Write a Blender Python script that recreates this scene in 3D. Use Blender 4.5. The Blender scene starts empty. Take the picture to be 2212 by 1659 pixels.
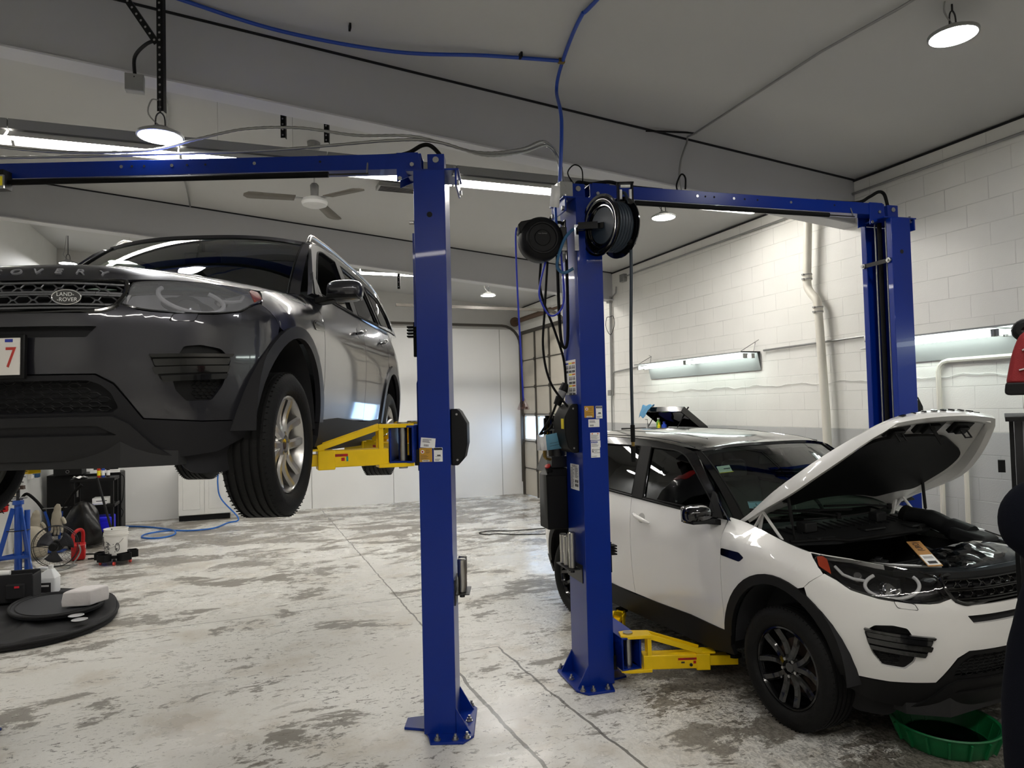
import bpy, bmesh, random
from math import *
from mathutils import Vector, Matrix
random.seed(7)
S=bpy.context.scene; COL=S.collection
# ---------------- camera, world, exposure ----------------
CF,CP,CR,CH=1506.3,.0329,.0246,2.033
cam=bpy.data.cameras.new('camera'); co=bpy.data.objects.new('camera',cam); COL.objects.link(co)
cam.sensor_width=36; cam.lens=CF/2212*36; cam.clip_start=.05; cam.clip_end=200
co.matrix_world=Matrix.Translation((0,0,CH))@Matrix.Rotation(pi/2+CP,4,'X')@Matrix.Rotation(-CR,4,'Z')
S.camera=co
S.view_settings.view_transform='Standard'; S.view_settings.look='None'; S.view_settings.gamma=1
S.view_settings.exposure=2.3
S.view_settings.use_curve_mapping=False
wd=bpy.data.worlds.new('world'); S.world=wd; wd.use_nodes=True
bg=wd.node_tree.nodes['Background']; bg.inputs[0].default_value=(.62,.78,1,1); bg.inputs[1].default_value=1.4
# ---------------- room numbers (building frame turned by TB) ----------------
TB=.3653; CT,ST=cos(TB),sin(TB)
WR,WL,DB,DF=6.067,-3.31,15.3,-5.0
def BW(x,d,z=0): return (x*CT-d*ST, x*ST+d*CT, z)
def CZ(x): return 4.36+.0946*(WR-x)
# ---------------- mesh helpers ----------------
class MB:
    def __init__(s): s.v=[];s.f=[];s.mi=[]
    def add(s,vs,fs,m=0):
        o=len(s.v); s.v+=[tuple(v) for v in vs]; s.f+=[tuple(i+o for i in f) for f in fs]; s.mi+=[m]*len(fs); return s
    def box(s,c,d,rz=0,M=None,m=0):
        x,y,z=[q/2 for q in d]; vs=[(i*x,j*y,k*z) for i in(-1,1) for j in(-1,1) for k in(-1,1)]
        if rz: cc,ss=cos(rz),sin(rz); vs=[(a*cc-b*ss,a*ss+b*cc,e) for a,b,e in vs]
        if M is not None: vs=[tuple(M@Vector(v)) for v in vs]
        vs=[(a+c[0],b+c[1],e+c[2]) for a,b,e in vs]
        return s.add(vs,[(0,1,3,2),(4,6,7,5),(0,4,5,1),(2,3,7,6),(0,2,6,4),(1,5,7,3)],m)
    def bar(s,a,b,w,h,up=(0,0,1),m=0):
        a=Vector(a);b=Vector(b);d=(b-a);L=d.length;d.normalize();u=Vector(up)
        if abs(d.dot(u))>.98: u=Vector((0,1,0))
        sd=d.cross(u).normalized();u=sd.cross(d)
        vs=[]
        for p in(a,b):
            for i,j in((-1,-1),(1,-1),(1,1),(-1,1)): vs.append(p+sd*(i*w/2)+u*(j*h/2))
        return s.add(vs,[(3,2,1,0),(4,5,6,7),(0,1,5,4),(1,2,6,5),(2,3,7,6),(3,0,4,7)],m)
    def tube(s,pts,r,n=10,closed=False,m=0,cap=True):
        pts=[Vector(p) for p in pts];N=len(pts);rs=r if isinstance(r,(list,tuple)) else [r]*N
        vs=[];u=None
        for i,p in enumerate(pts):
            if closed: t=(pts[(i+1)%N]-pts[i-1])
            else: t=(pts[min(i+1,N-1)]-pts[max(i-1,0)])
            t.normalize()
            if u is None:
                u=Vector((0,0,1)) if abs(t.z)<.9 else Vector((1,0,0))
            u=(u-t*u.dot(t)); u.normalize(); w=t.cross(u)
            for k in range(n):
                a=2*pi*k/n; vs.append(p+(u*cos(a)+w*sin(a))*rs[i])
        fs=[]
        for i in range(N if closed else N-1):
            j=(i+1)%N
            for k in range(n):
                l=(k+1)%n; fs.append((i*n+k,i*n+l,j*n+l,j*n+k))
        if cap and not closed: fs.append(tuple(range(n))[::-1]); fs.append(tuple((N-1)*n+k for k in range(n)))
        return s.add(vs,fs,m)
    def cyl(s,a,b,r,n=16,r2=None,m=0):
        return s.tube([a,b],[r,r if r2 is None else r2],n,m=m)
    def lathe(s,prof,n=32,M=None,m=0,closed=False,arc=2*pi):
        # prof: (radius, height) around z
        full=abs(arc-2*pi)<1e-6; K=n if full else n+1
        vs=[];P=len(prof)
        for k in range(K):
            a=arc*k/n
            for r,z in prof: vs.append(Vector((r*cos(a),r*sin(a),z)))
        if M is not None: vs=[M@v for v in vs]
        fs=[]
        for k in range(n):
            l=(k+1)%K if full else k+1
            for i in range(P if closed else P-1):
                j=(i+1)%P
                fs.append((k*P+i,l*P+i,l*P+j,k*P+j))
        return s.add(vs,fs,m)
    def prism(s,poly,a,b,M=None,m=0):
        # 2D polygon in xy extruded z from a to b, M places it
        n=len(poly);vs=[Vector((x,y,a)) for x,y in poly]+[Vector((x,y,b)) for x,y in poly]
        if M is not None: vs=[M@v for v in vs]
        return s.add(vs,[tuple(range(n))[::-1],tuple(range(n,2*n))]+[(i,(i+1)%n,n+(i+1)%n,n+i) for i in range(n)],m)
    def build(s,name,mat,parent=None,loc=None,rz=0,bev=0,sub=0,flat=False,ang=35,**kw):
        me=bpy.data.meshes.new(name)
        V=s.v
        if parent is None and loc is None:
            n=max(1,len(V)); cx=sum(v[0] for v in V)/n;cy=sum(v[1] for v in V)/n;cz=min(v[2] for v in V)
            loc=(cx,cy,cz);V=[(v[0]-cx,v[1]-cy,v[2]-cz) for v in V]
        me.from_pydata(V,[],s.f)
        bm=bmesh.new();bm.from_mesh(me)
        for i,f in enumerate(bm.faces): f.material_index=s.mi[i] if i<len(s.mi) else 0
        bmesh.ops.remove_doubles(bm,verts=bm.verts,dist=1e-6)
        bmesh.ops.recalc_face_normals(bm,faces=bm.faces)
        if not flat:
            for f in bm.faces: f.smooth=True
            for e in bm.edges:
                if len(e.link_faces)==2 and e.calc_face_angle(0)>radians(ang): e.smooth=False
        bm.to_mesh(me);bm.free()
        for mm in (mat if isinstance(mat,(list,tuple)) else [mat]): me.materials.append(mm)
        o=bpy.data.objects.new(name,me);COL.objects.link(o)
        if parent: o.parent=parent
        if loc: o.location=loc
        if rz: o.rotation_euler.z=rz
        if bev:
            b=o.modifiers.new('bevel','BEVEL');b.width=bev;b.segments=2;b.limit_method='ANGLE';b.angle_limit=radians(40);b.harden_normals=False
        if sub:
            b=o.modifiers.new('sub','SUBSURF');b.levels=sub;b.render_levels=sub
        tag(o,**kw); return o
def tag(o,label=None,cat=None,group=None,kind=None):
    if label: o['label']=label
    if cat: o['category']=cat
    if group: o['group']=group
    if kind: o['kind']=kind
def thing(name,label,cat,loc=(0,0,0),rz=0,group=None):
    o=bpy.data.objects.new(name,None);COL.objects.link(o);o.empty_display_size=.1
    o.location=loc;o.rotation_euler=(0,0,rz);tag(o,label,cat,group);return o
def copy_tree(o,parent=None):
    c=o.copy();COL.objects.link(c)
    if parent: c.parent=parent
    for ch in list(o.children): copy_tree(ch,c)
    return c
def cr(pts,n=6,closed=False):
    P=[Vector(p) for p in pts];N=len(P);out=[]
    for i in range(N if closed else N-1):
        g=lambda k:P[k%N] if closed else P[min(max(k,0),N-1)]
        a,b,c,d=g(i-1),g(i),g(i+1),g(i+2)
        for k in range(n):
            t=k/n; out.append(.5*((2*b)+(c-a)*t+(2*a-5*b+4*c-d)*t*t+(3*b-a-3*c+d)*t**3))
    if not closed: out.append(P[-1])
    return out
# ---------------- materials ----------------
def hx(h,k=1):
    c=[int(h[i:i+2],16)/255 for i in(0,2,4)]
    return tuple((q/12.92 if q<=.04045 else ((q+.055)/1.055)**2.4)*k for q in c)+(1,)
def N(nt,t,**kw):
    n=nt.nodes.new(t)
    for k,v in kw.items():
        if k.startswith('_'): n.inputs[int(k[1:])].default_value=v
        else: setattr(n,k,v)
    return n
def mat(name,col='888888',rough=.5,metal=0,coat=0,em=None,es=0,spec=.5,var=0,vs=6,bump=0,bs=40,alpha=1,trans=0,cr_=.03):
    m=bpy.data.materials.new(name);m.use_nodes=True;nt=m.node_tree;b=nt.nodes['Principled BSDF'];I=b.inputs
    c=hx(col) if isinstance(col,str) else col
    I['Base Color'].default_value=c;I['Roughness'].default_value=rough;I['Metallic'].default_value=metal
    I['Coat Weight'].default_value=coat;I['Coat Roughness'].default_value=cr_;I['Specular IOR Level'].default_value=spec
    I['Transmission Weight'].default_value=trans;I['Alpha'].default_value=alpha
    if em: I['Emission Color'].default_value=hx(em);I['Emission Strength'].default_value=es
    tc=None
    if var or bump:
        tc=N(nt,'ShaderNodeTexCoord')
    if var:
        n=N(nt,'ShaderNodeTexNoise');n.inputs['Scale'].default_value=vs;n.inputs['Detail'].default_value=6;nt.links.new(tc.outputs['Object'],n.inputs['Vector'])
        mx=N(nt,'ShaderNodeMix',data_type='RGBA');mx.inputs[6].default_value=tuple(q*(1-var) for q in c[:3])+(1,);mx.inputs[7].default_value=tuple(min(1,q*(1+var*.6)) for q in c[:3])+(1,)
        nt.links.new(n.outputs[0],mx.inputs[0]);nt.links.new(mx.outputs[2],I['Base Color'])
    if bump:
        n=N(nt,'ShaderNodeTexNoise');n.inputs['Scale'].default_value=bs;n.inputs['Detail'].default_value=4;nt.links.new(tc.outputs['Object'],n.inputs['Vector'])
        bp=N(nt,'ShaderNodeBump');bp.inputs['Strength'].default_value=bump;bp.inputs['Distance'].default_value=.01;nt.links.new(n.outputs[0],bp.inputs['Height']);nt.links.new(bp.outputs[0],I['Normal'])
    return m
def glassmat(name,tint,rough=.0,ior=1.45,refl=1.0):
    m=bpy.data.materials.new(name);m.use_nodes=True;nt=m.node_tree;nt.nodes.remove(nt.nodes['Principled BSDF'])
    t=N(nt,'ShaderNodeBsdfTransparent');t.inputs[0].default_value=hx(tint) if isinstance(tint,str) else tint
    g=N(nt,'ShaderNodeBsdfGlossy');g.inputs['Roughness'].default_value=rough;g.inputs[0].default_value=(refl,refl,refl,1)
    f=N(nt,'ShaderNodeFresnel');f.inputs[0].default_value=ior
    ge=N(nt,'ShaderNodeNewGeometry');fm=N(nt,'ShaderNodeMath',operation='SUBTRACT',use_clamp=True);nt.links.new(f.outputs[0],fm.inputs[0]);nt.links.new(ge.outputs['Backfacing'],fm.inputs[1])
    mx=N(nt,'ShaderNodeMixShader');nt.links.new(fm.outputs[0],mx.inputs[0]);nt.links.new(t.outputs[0],mx.inputs[1]);nt.links.new(g.outputs[0],mx.inputs[2])
    nt.links.new(mx.outputs[0],nt.nodes['Material Output'].inputs[0]);return m
def glareglass(name,tint,glare,k):  # glass with pale diffuse mixed in to imitate glare
    m=glassmat(name,tint,.06,1.5);nt=m.node_tree;out=nt.nodes['Material Output'];src=out.inputs[0].links[0].from_socket
    d=N(nt,'ShaderNodeBsdfDiffuse');d.inputs[0].default_value=hx(glare);mx=N(nt,'ShaderNodeMixShader');mx.inputs[0].default_value=k
    nt.links.new(src,mx.inputs[1]);nt.links.new(d.outputs[0],mx.inputs[2]);nt.links.new(mx.outputs[0],out.inputs[0]);return m
def carpaint(name,col,flake=.0,metal=0,coat=1,rough=.35):
    m=mat(name,col,rough,metal,coat);return m
m_blue=mat('blue_lift_paint','02267f',.3,0,.15,spec=.25,var=.12,vs=2)
m_yel=mat('yellow_arm_paint','ecc406',.35,0,.15,spec=.3,var=.18,vs=9)
m_blk=mat('black_plastic','0b0b0c',.5,spec=.22,bump=.1,bs=300)
m_blkg=mat('black_gloss','060607',.12,0,.6)
m_rub=mat('black_rubber','090909',.75,spec=.2,bump=.15,bs=120)
m_steel=mat('steel_zinc','a8a8a6',.3,1,var=.2,vs=30)
m_chrome=mat('chrome','d8d8da',.1,1)
m_dsteel=mat('dark_steel','3a3a3c',.4,.9)
m_wht=mat('white_paint','dededa',.5,var=.06,vs=5)
m_grey=mat('grey_paint','8e8e8c',.5)
m_galv=mat('galvanised','9a9a98',.45,.7,var=.15,vs=20)
m_lab=mat('label_white','e6e6e4',.4)
m_labt=mat('label_print','2a2a2c',.5)
m_gold=mat('label_gold','b98a22',.4)
m_laby=mat('label_yellow','f0dc1a',.4)
m_labo=mat('label_orange','d06a18',.4)
m_labb=mat('label_blue','1c2c90',.4)
m_red=mat('red_plastic','b01c1c',.4,spec=.3,var=.1)
def emis(name,col,st):
    m=bpy.data.materials.new(name);m.use_nodes=True;nt=m.node_tree;nt.nodes.remove(nt.nodes['Principled BSDF'])
    e=N(nt,'ShaderNodeEmission');e.inputs[0].default_value=hx(col);e.inputs[1].default_value=st
    nt.links.new(e.outputs[0],nt.nodes['Material Output'].inputs[0]);return m
TUBE_S,HB_S,WT_S=9.0,24.0,2.6
m_tube=emis('tube_glow','fffaf2',TUBE_S)
m_hb=emis('high_bay_glow','ffffff',HB_S)
m_wtube=emis('wall_tube_glow','f2fff8',WT_S)
# ---------------- room ----------------
def segfac(nt,P,segs,wob):
    """1 near any of the listed 2D segments (building frame), thin and slightly wobbly"""
    out=None
    for (ax,ay,bx,by,w) in segs:
        L=hypot(bx-ax,by-ay);ux,uy=(bx-ax)/L,(by-ay)/L
        sp=N(nt,'ShaderNodeVectorMath',operation='SUBTRACT');nt.links.new(P,sp.inputs[0]);sp.inputs[1].default_value=(ax,ay,0)
        al=N(nt,'ShaderNodeVectorMath',operation='DOT_PRODUCT');nt.links.new(sp.outputs[0],al.inputs[0]);al.inputs[1].default_value=(ux,uy,0)
        ac=N(nt,'ShaderNodeVectorMath',operation='DOT_PRODUCT');nt.links.new(sp.outputs[0],ac.inputs[0]);ac.inputs[1].default_value=(-uy,ux,0)
        ab=N(nt,'ShaderNodeMath',operation='ABSOLUTE');nt.links.new(ac.outputs['Value'],ab.inputs[0])
        lt=N(nt,'ShaderNodeMath',operation='LESS_THAN');nt.links.new(ab.outputs[0],lt.inputs[0]);lt.inputs[1].default_value=w
        g1=N(nt,'ShaderNodeMath',operation='GREATER_THAN');nt.links.new(al.outputs['Value'],g1.inputs[0]);g1.inputs[1].default_value=0
        g2=N(nt,'ShaderNodeMath',operation='LESS_THAN');nt.links.new(al.outputs['Value'],g2.inputs[0]);g2.inputs[1].default_value=L
        m1=N(nt,'ShaderNodeMath',operation='MULTIPLY');nt.links.new(lt.outputs[0],m1.inputs[0]);nt.links.new(g1.outputs[0],m1.inputs[1])
        m2=N(nt,'ShaderNodeMath',operation='MULTIPLY');nt.links.new(m1.outputs[0],m2.inputs[0]);nt.links.new(g2.outputs[0],m2.inputs[1])
        if out is None: out=m2.outputs[0]
        else:
            mm=N(nt,'ShaderNodeMath',operation='MAXIMUM');nt.links.new(out,mm.inputs[0]);nt.links.new(m2.outputs[0],mm.inputs[1]);out=mm.outputs[0]
    return out
def ramp(nt,src,a,b,inv=False):
    r=N(nt,'ShaderNodeMapRange');r.inputs[1].default_value=a;r.inputs[2].default_value=b
    r.inputs[3].default_value=1 if inv else 0;r.inputs[4].default_value=0 if inv else 1;nt.links.new(src,r.inputs[0]);return r.outputs[0]
def noise(nt,vec,scale,det=6,rough=.6,scl=None,dist=0):
    if scl:
        mp=N(nt,'ShaderNodeMapping');mp.inputs[3].default_value=scl;nt.links.new(vec,mp.inputs[0]);vec=mp.outputs[0]
    n=N(nt,'ShaderNodeTexNoise');n.inputs['Scale'].default_value=scale;n.inputs['Detail'].default_value=det;n.inputs['Roughness'].default_value=rough;n.inputs['Distortion'].default_value=dist
    nt.links.new(vec,n.inputs['Vector']);return n.outputs[0]
def mixc(nt,f,a,b):
    mx=N(nt,'ShaderNodeMix',data_type='RGBA')
    nt.links.new(f,mx.inputs[0])
    for i,c in((6,a),(7,b)):
        if isinstance(c,tuple): mx.inputs[i].default_value=c
        else: nt.links.new(c,mx.inputs[i])
    return mx.outputs[2]
def mul(nt,a,b,op='MULTIPLY'):
    m=N(nt,'ShaderNodeMath',operation=op,use_clamp=True)
    for i,c in((0,a),(1,b)):
        if isinstance(c,(int,float)): m.inputs[i].default_value=c
        else: nt.links.new(c,m.inputs[i])
    return m.outputs[0]
def floor_mat():
    m=bpy.data.materials.new('worn_painted_concrete');m.use_nodes=True;nt=m.node_tree;b=nt.nodes['Principled BSDF']
    tc=N(nt,'ShaderNodeTexCoord');P=tc.outputs['Object']
    big=noise(nt,P,.55,3); mid=noise(nt,P,1.7,8,.7,(.6,1,1),.5); fine=noise(nt,P,12,10,.78,(.5,1,1),.6); spk=noise(nt,P,38,6,.8)
    base=mixc(nt,ramp(nt,big,.3,.7),hx('d3d1ca'),hx('e4e3de'))
    base=mixc(nt,mul(nt,ramp(nt,noise(nt,P,1.3,7,.65),.52,.66),.55),base,hx('b6ab98'))
    base=mixc(nt,mul(nt,ramp(nt,noise(nt,P,60,3),.4,.7),.15),base,hx('a8a296'))
    # worn patches where paint is gone, larger toward the back and under the right-hand car
    sx=N(nt,'ShaderNodeSeparateXYZ');nt.links.new(P,sx.inputs[0])
    far=ramp(nt,sx.outputs[1],6.5,12); rt=mul(nt,ramp(nt,sx.outputs[0],1.9,3.8),ramp(nt,sx.outputs[1],8.5,5.0))
    lowx=N(nt,'ShaderNodeMath',operation='ADD');nt.links.new(mul(nt,far,.10),lowx.inputs[0]);nt.links.new(mul(nt,rt,.16),lowx.inputs[1])
    tot=N(nt,'ShaderNodeMath',operation='ADD');nt.links.new(mid,tot.inputs[0]);nt.links.new(lowx.outputs[0],tot.inputs[1])
    t2=N(nt,'ShaderNodeMath',operation='MULTIPLY_ADD');nt.links.new(fine,t2.inputs[0]);t2.inputs[1].default_value=.42;nt.links.new(tot.outputs[0],t2.inputs[2])
    worn=ramp(nt,t2.outputs[0],.785,.815)
    base=mixc(nt,mul(nt,worn,.9),base,hx('7b756b'))
    # small dark chips
    chip=mul(nt,ramp(nt,noise(nt,P,24,5,.75,(.55,1,1),1.0),.58,.605),ramp(nt,noise(nt,P,1.1,4),.36,.56))
    base=mixc(nt,mul(nt,chip,.8),base,hx('4a453d'))
    chip2=mul(nt,ramp(nt,noise(nt,P,30,6,.8,(1,.6,1),1.5),.48,.53),rt)
    base=mixc(nt,mul(nt,chip2,.85),base,hx('2c2924'))
    wob=noise(nt,P,3,4);wv=N(nt,'ShaderNodeVectorMath',operation='MULTIPLY_ADD')
    wn=N(nt,'ShaderNodeTexNoise');wn.inputs['Scale'].default_value=5;wn.inputs['Detail'].default_value=5;nt.links.new(P,wn.inputs['Vector'])
    nt.links.new(wn.outputs[1],wv.inputs[0]);wv.inputs[1].default_value=(.05,.05,0);nt.links.new(P,wv.inputs[2])
    off=N(nt,'ShaderNodeVectorMath',operation='SUBTRACT');nt.links.new(wv.outputs[0],off.inputs[0]);off.inputs[1].default_value=(.025,.025,0)
    j=segfac(nt,off.outputs[0],[(1.44,15.3,1.53,6,.008),(1.53,6,1.5,4.9,.012),(1.5,4.9,1.53,4.3,.014),(1.53,4.3,1.57,3.3,.013),(1.57,5.64,2.0,5.68,.006),(1.98,5.66,2.0,4.6,.009),(2.0,4.6,2.08,3.3,.01),(-3.3,7.45,6,7.64,.007)],.01)
    base=mixc(nt,mul(nt,j,.8),base,hx('3c372f'))
    nt.links.new(base,b.inputs['Base Color'])
    r=N(nt,'ShaderNodeMapRange');nt.links.new(mid,r.inputs[0]);r.inputs[1].default_value=.35;r.inputs[2].default_value=.65;r.inputs[3].default_value=.22;r.inputs[4].default_value=.48
    wet=mul(nt,far,ramp(nt,noise(nt,P,.6,3),.42,.6));rr=N(nt,'ShaderNodeMath',operation='MULTIPLY_ADD',use_clamp=True);nt.links.new(wet,rr.inputs[0]);rr.inputs[1].default_value=-.2;nt.links.new(r.outputs[0],rr.inputs[2])
    nt.links.new(rr.outputs[0],b.inputs['Roughness'])
    bp=N(nt,'ShaderNodeBump');bp.inputs['Strength'].default_value=.25;bp.inputs['Distance'].default_value=.004
    hh=N(nt,'ShaderNodeMath',operation='SUBTRACT');nt.links.new(mul(nt,fine,.5),hh.inputs[0]);nt.links.new(mul(nt,worn,.5),hh.inputs[1])
    nt.links.new(hh.outputs[0],bp.inputs['Height']);nt.links.new(bp.outputs[0],b.inputs['Normal'])
    return m
def block_mat():
    m=bpy.data.materials.new('painted_block');m.use_nodes=True;nt=m.node_tree;b=nt.nodes['Principled BSDF']
    tc=N(nt,'ShaderNodeTexCoord');sx=N(nt,'ShaderNodeSeparateXYZ');nt.links.new(tc.outputs['Object'],sx.inputs[0])
    cx=N(nt,'ShaderNodeCombineXYZ');nt.links.new(sx.outputs[1],cx.inputs[0]);nt.links.new(sx.outputs[2],cx.inputs[1])
    mp=N(nt,'ShaderNodeMapping');mp.inputs[1].default_value=(.14,-.0851,0);nt.links.new(cx.outputs[0],mp.inputs[0])
    br=N(nt,'ShaderNodeTexBrick');nt.links.new(mp.outputs[0],br.inputs['Vector']);br.offset=.5;br.squash=1
    I=br.inputs;I['Scale'].default_value=1;I['Brick Width'].default_value=.4064;I['Row Height'].default_value=.2032;I['Mortar Size'].default_value=.0045;I['Mortar Smooth'].default_value=.35
    I['Color1'].default_value=(1,1,1,1);I['Color2'].default_value=(1,1,1,1);I['Mortar'].default_value=(0,0,0,1)
    n=noise(nt,tc.outputs['Object'],1.1,5);c=mixc(nt,n,hx('d6d5cf'),hx('eae9e4'))
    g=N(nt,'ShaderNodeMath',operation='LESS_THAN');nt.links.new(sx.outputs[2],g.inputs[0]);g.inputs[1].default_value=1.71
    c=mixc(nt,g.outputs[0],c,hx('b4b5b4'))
    wear=ramp(nt,noise(nt,tc.outputs['Object'],2.5,5),.35,.6)
    mo=N(nt,'ShaderNodeSeparateColor');nt.links.new(br.outputs[0],mo.inputs[0])
    inv=N(nt,'ShaderNodeMath',operation='SUBTRACT');inv.inputs[0].default_value=1;nt.links.new(mo.outputs[0],inv.inputs[1])
    c=mixc(nt,mul(nt,mul(nt,inv.outputs[0],wear),.32),c,hx('8a8983'))
    nt.links.new(c,b.inputs['Base Color']);b.inputs['Roughness'].default_value=.45
    bp=N(nt,'ShaderNodeBump');bp.inputs['Strength'].default_value=.6;bp.inputs['Distance'].default_value=.006
    ad=N(nt,'ShaderNodeMath',operation='MULTIPLY_ADD');nt.links.new(noise(nt,tc.outputs['Object'],90,4),ad.inputs[0]);ad.inputs[1].default_value=.35;nt.links.new(mo.outputs[0],ad.inputs[2])
    nt.links.new(ad.outputs[0],bp.inputs['Height']);nt.links.new(bp.outputs[0],b.inputs['Normal']);return m
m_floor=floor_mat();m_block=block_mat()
m_ceil=mat('ceiling_board','bdbdbb',.75,var=.07,vs=.7)
m_beam=mat('beam_paint','b0b0b2',.6,var=.06,vs=1.2)
m_flange=mat('flange_paint','c6c6c7',.55,var=.05,vs=2)
m_gap=mat('dark_gap','17171a',.9)
m_panel=mat('white_wall_panel','e6e6e4',.35,var=.04,vs=1.5,bump=.5,bs=2.2)
m_upper=mat('upper_wall_paint','b9b8b4',.7,var=.05)
m_door=mat('door_panel','b9b3a6',.55,var=.14,vs=3)
m_rail=mat('door_rail','4a4640',.6,.4)
def bstruct(name,mb,mt,**k): return mb.build(name,mt,None,loc=(0,0,0),rz=TB,kind='structure',**k)
mb=MB();mb.box(((WR+WL)/2,(DB+DF)/2,-.05),(WR-WL+.6,DB-DF+.6,.1));bstruct('floor',mb,m_floor)
# sloped ceiling
mb=MB();x0,x1=WL-.1,WR+.1
mb.add([(x0,DF-.1,CZ(x0)),(x1,DF-.1,CZ(x1)),(x1,DB+.1,CZ(x1)),(x0,DB+.1,CZ(x0)),(x0,DF-.1,CZ(x0)+.1),(x1,DF-.1,CZ(x1)+.1),(x1,DB+.1,CZ(x1)+.1),(x0,DB+.1,CZ(x0)+.1)],[(0,1,2,3),(7,6,5,4),(0,4,5,1),(1,5,6,2),(2,6,7,3),(3,7,4,0)])
bstruct('ceiling',mb,m_ceil)
# right wall with the overhead door opening
DO0,DO1,DOH=12.62,15.12,3.72
mb=MB();mb.box((WR+.03,(DF+DO0)/2,2.25),(.06,DO0-DF,4.7));mb.box((WR+.03,(DO0+DO1)/2,(DOH+4.6)/2),(.06,DO1-DO0,4.6-DOH));mb.box((WR+.03,(DO1+DB)/2+.0,2.25),(.06,DB-DO1,4.7))
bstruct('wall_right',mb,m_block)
mb=MB();mb.box((WR-.008,5.1,CZ(WR)-.018),(.016,20,.02));bstruct('trim_1',mb,m_gap)
mb=MB();mb.box(((WR+WL)/2-.07,DB+.1,2.75),(WR-WL+.26,.2,5.7));bstruct('wall_back',mb,m_upper)
mb=MB();mb.box((WL-.1,(DF+DB)/2,2.75),(.2,DB-DF+.4,5.7));bstruct('wall_left',mb,m_wht)
mb=MB();mb.box(((WR+WL)/2,DF-.1,2.75),(WR-WL+.4,.2,5.7));bstruct('wall_front',mb,m_wht)
# white sheet panels on the back wall, with thin joints
mb=MB();xs=[WL+.02,-2.62,-1.16,.06,1.28,3.01,5.55]
for a,b in zip(xs[:-1],xs[1:]): mb.box(((a+b)/2,DB-.012,1.93),(b-a-.012,.024,3.86))
mb.box(((5.56+WR)/2,DB-.006,1.93),(WR-5.56-.01,.012,3.86))
bstruct('wall_back_panel',mb,m_panel)
mb=MB();mb.box((1.4,DB-.02,3.9),(WR-WL-.1,.04,.1));bstruct('trim_2',mb,m_upper)
# tapered steel roof beams
def roof_beam(name,d):
    web=MB();b0=lambda x:CZ(x)-.5-.005*(WR-x)
    X0,X1=WL,WR
    def slab(mb,ya,yb,za,zb):
        mb.add([(X0,ya,za(X0)),(X1,ya,za(X1)),(X1,yb,za(X1)),(X0,yb,za(X0)),(X0,ya,zb(X0)),(X1,ya,zb(X1)),(X1,yb,zb(X1)),(X0,yb,zb(X0))],[(3,2,1,0),(4,5,6,7),(0,1,5,4),(1,2,6,5),(2,3,7,6),(3,0,4,7)])
    slab(web,d+.04,d+.16,lambda x:b0(x)+.01,lambda x:CZ(x)-.018)
    o=bstruct(name,web,m_beam)
    fl=MB();slab(fl,d,d+.2,b0,lambda x:b0(x)+.014);p=fl.build('beam_flange',m_flange,o)
    gp=MB();slab(gp,d+.03,d+.17,lambda x:CZ(x)-.018,lambda x:CZ(x)+.005);gp.build('beam_gap',m_gap,o)
roof_beam('trim_3',5.5);roof_beam('trim_4',10.75);roof_beam('trim_5',.2)
# overhead door in the right wall
dr=thing('door_1','','')
for k in('label','category'):
    if k in dr: del dr[k]
dr['kind']='structure';dr.location=BW(WR,0,0);dr.rotation_euler.z=TB
hs=DOH/6
for i in range(6):
    if i==2: continue
    mb=MB();mb.box((.02,(DO0+DO1)/2,hs*(i+.5)),(.04,DO1-DO0,hs-.012));mb.build('door_section',m_door,dr,bev=.004)
mb=MB()
z0,z1=hs*2,hs*3
for y in(DO0+.03,DO0+.93,DO1-.80,DO1-.03): mb.box((.02,y,(z0+z1)/2),(.04,.07,hs-.01))
for z in(z0+.03,z1-.03): mb.box((.02,(DO0+DO1)/2,z),(.04,DO1-DO0,.05))
wf=mb.build('window_frame',m_wht,dr)
mb=MB();mb.box((.022,(DO0+DO1)/2,(z0+z1)/2),(.006,DO1-DO0-.05,hs-.05));mb.build('window_pane',glassmat('window_glass','e8f4ff'),dr)
mb=MB()
for y in(DO0+.95,DO1-.76): mb.box((-.012,y,DOH/2),(.022,.06,DOH))
for i in range(1,6):
    mb.box((-.008,(DO0+DO1)/2,hs*i),(.014,DO1-DO0,.02))
    for y in(DO0+.95,DO1-.76,DO1-.02): mb.box((-.028,y,hs*i),(.03,.05,.07))
mb.build('door_hinge',m_rail,dr)
mb=MB();mb.box((-.02,DO1+.03,DOH/2+.02),(.06,.05,DOH+.04));mb.box((-.02,DO0-.03,DOH/2+.02),(.06,.05,DOH+.04));mb.box((-.02,(DO0+DO1)/2,DOH+.03),(.06,DO1-DO0+.1,.07));mb.build('door_frame',m_rail,dr)
mb=MB();mb.cyl((-.16,DO0-.1,DOH+.3),(-.16,DO1+.1,DOH+.3),.03);
mb.cyl((-.16,DO0+.5,DOH+.3),(-.16,DO1-.3,DOH+.3),.055,14);mb.cyl((-.16,DO1+.02,DOH+.3),(-.16,DO1+.07,DOH+.3),.11,20);mb.build('torsion_spring',mat('spring_brown','5b4636',.6,.5),dr)
for dd in(DO1,DO0-.1):
    mb=MB();pts=[(-.06,dd,.3),(-.06,dd,DOH-.25)]+[(-.06-.45*(1-cos(a)),dd,DOH-.25+.45*sin(a)) for a in[pi/12*k for k in range(1,7)]]+[(-3.5,dd,DOH+.22)]
    for p,q in zip(pts[:-1],pts[1:]): mb.bar(p,q,.055,.03,up=(0,1,0))
    mb.build('door_track',m_rail,dr)
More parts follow.
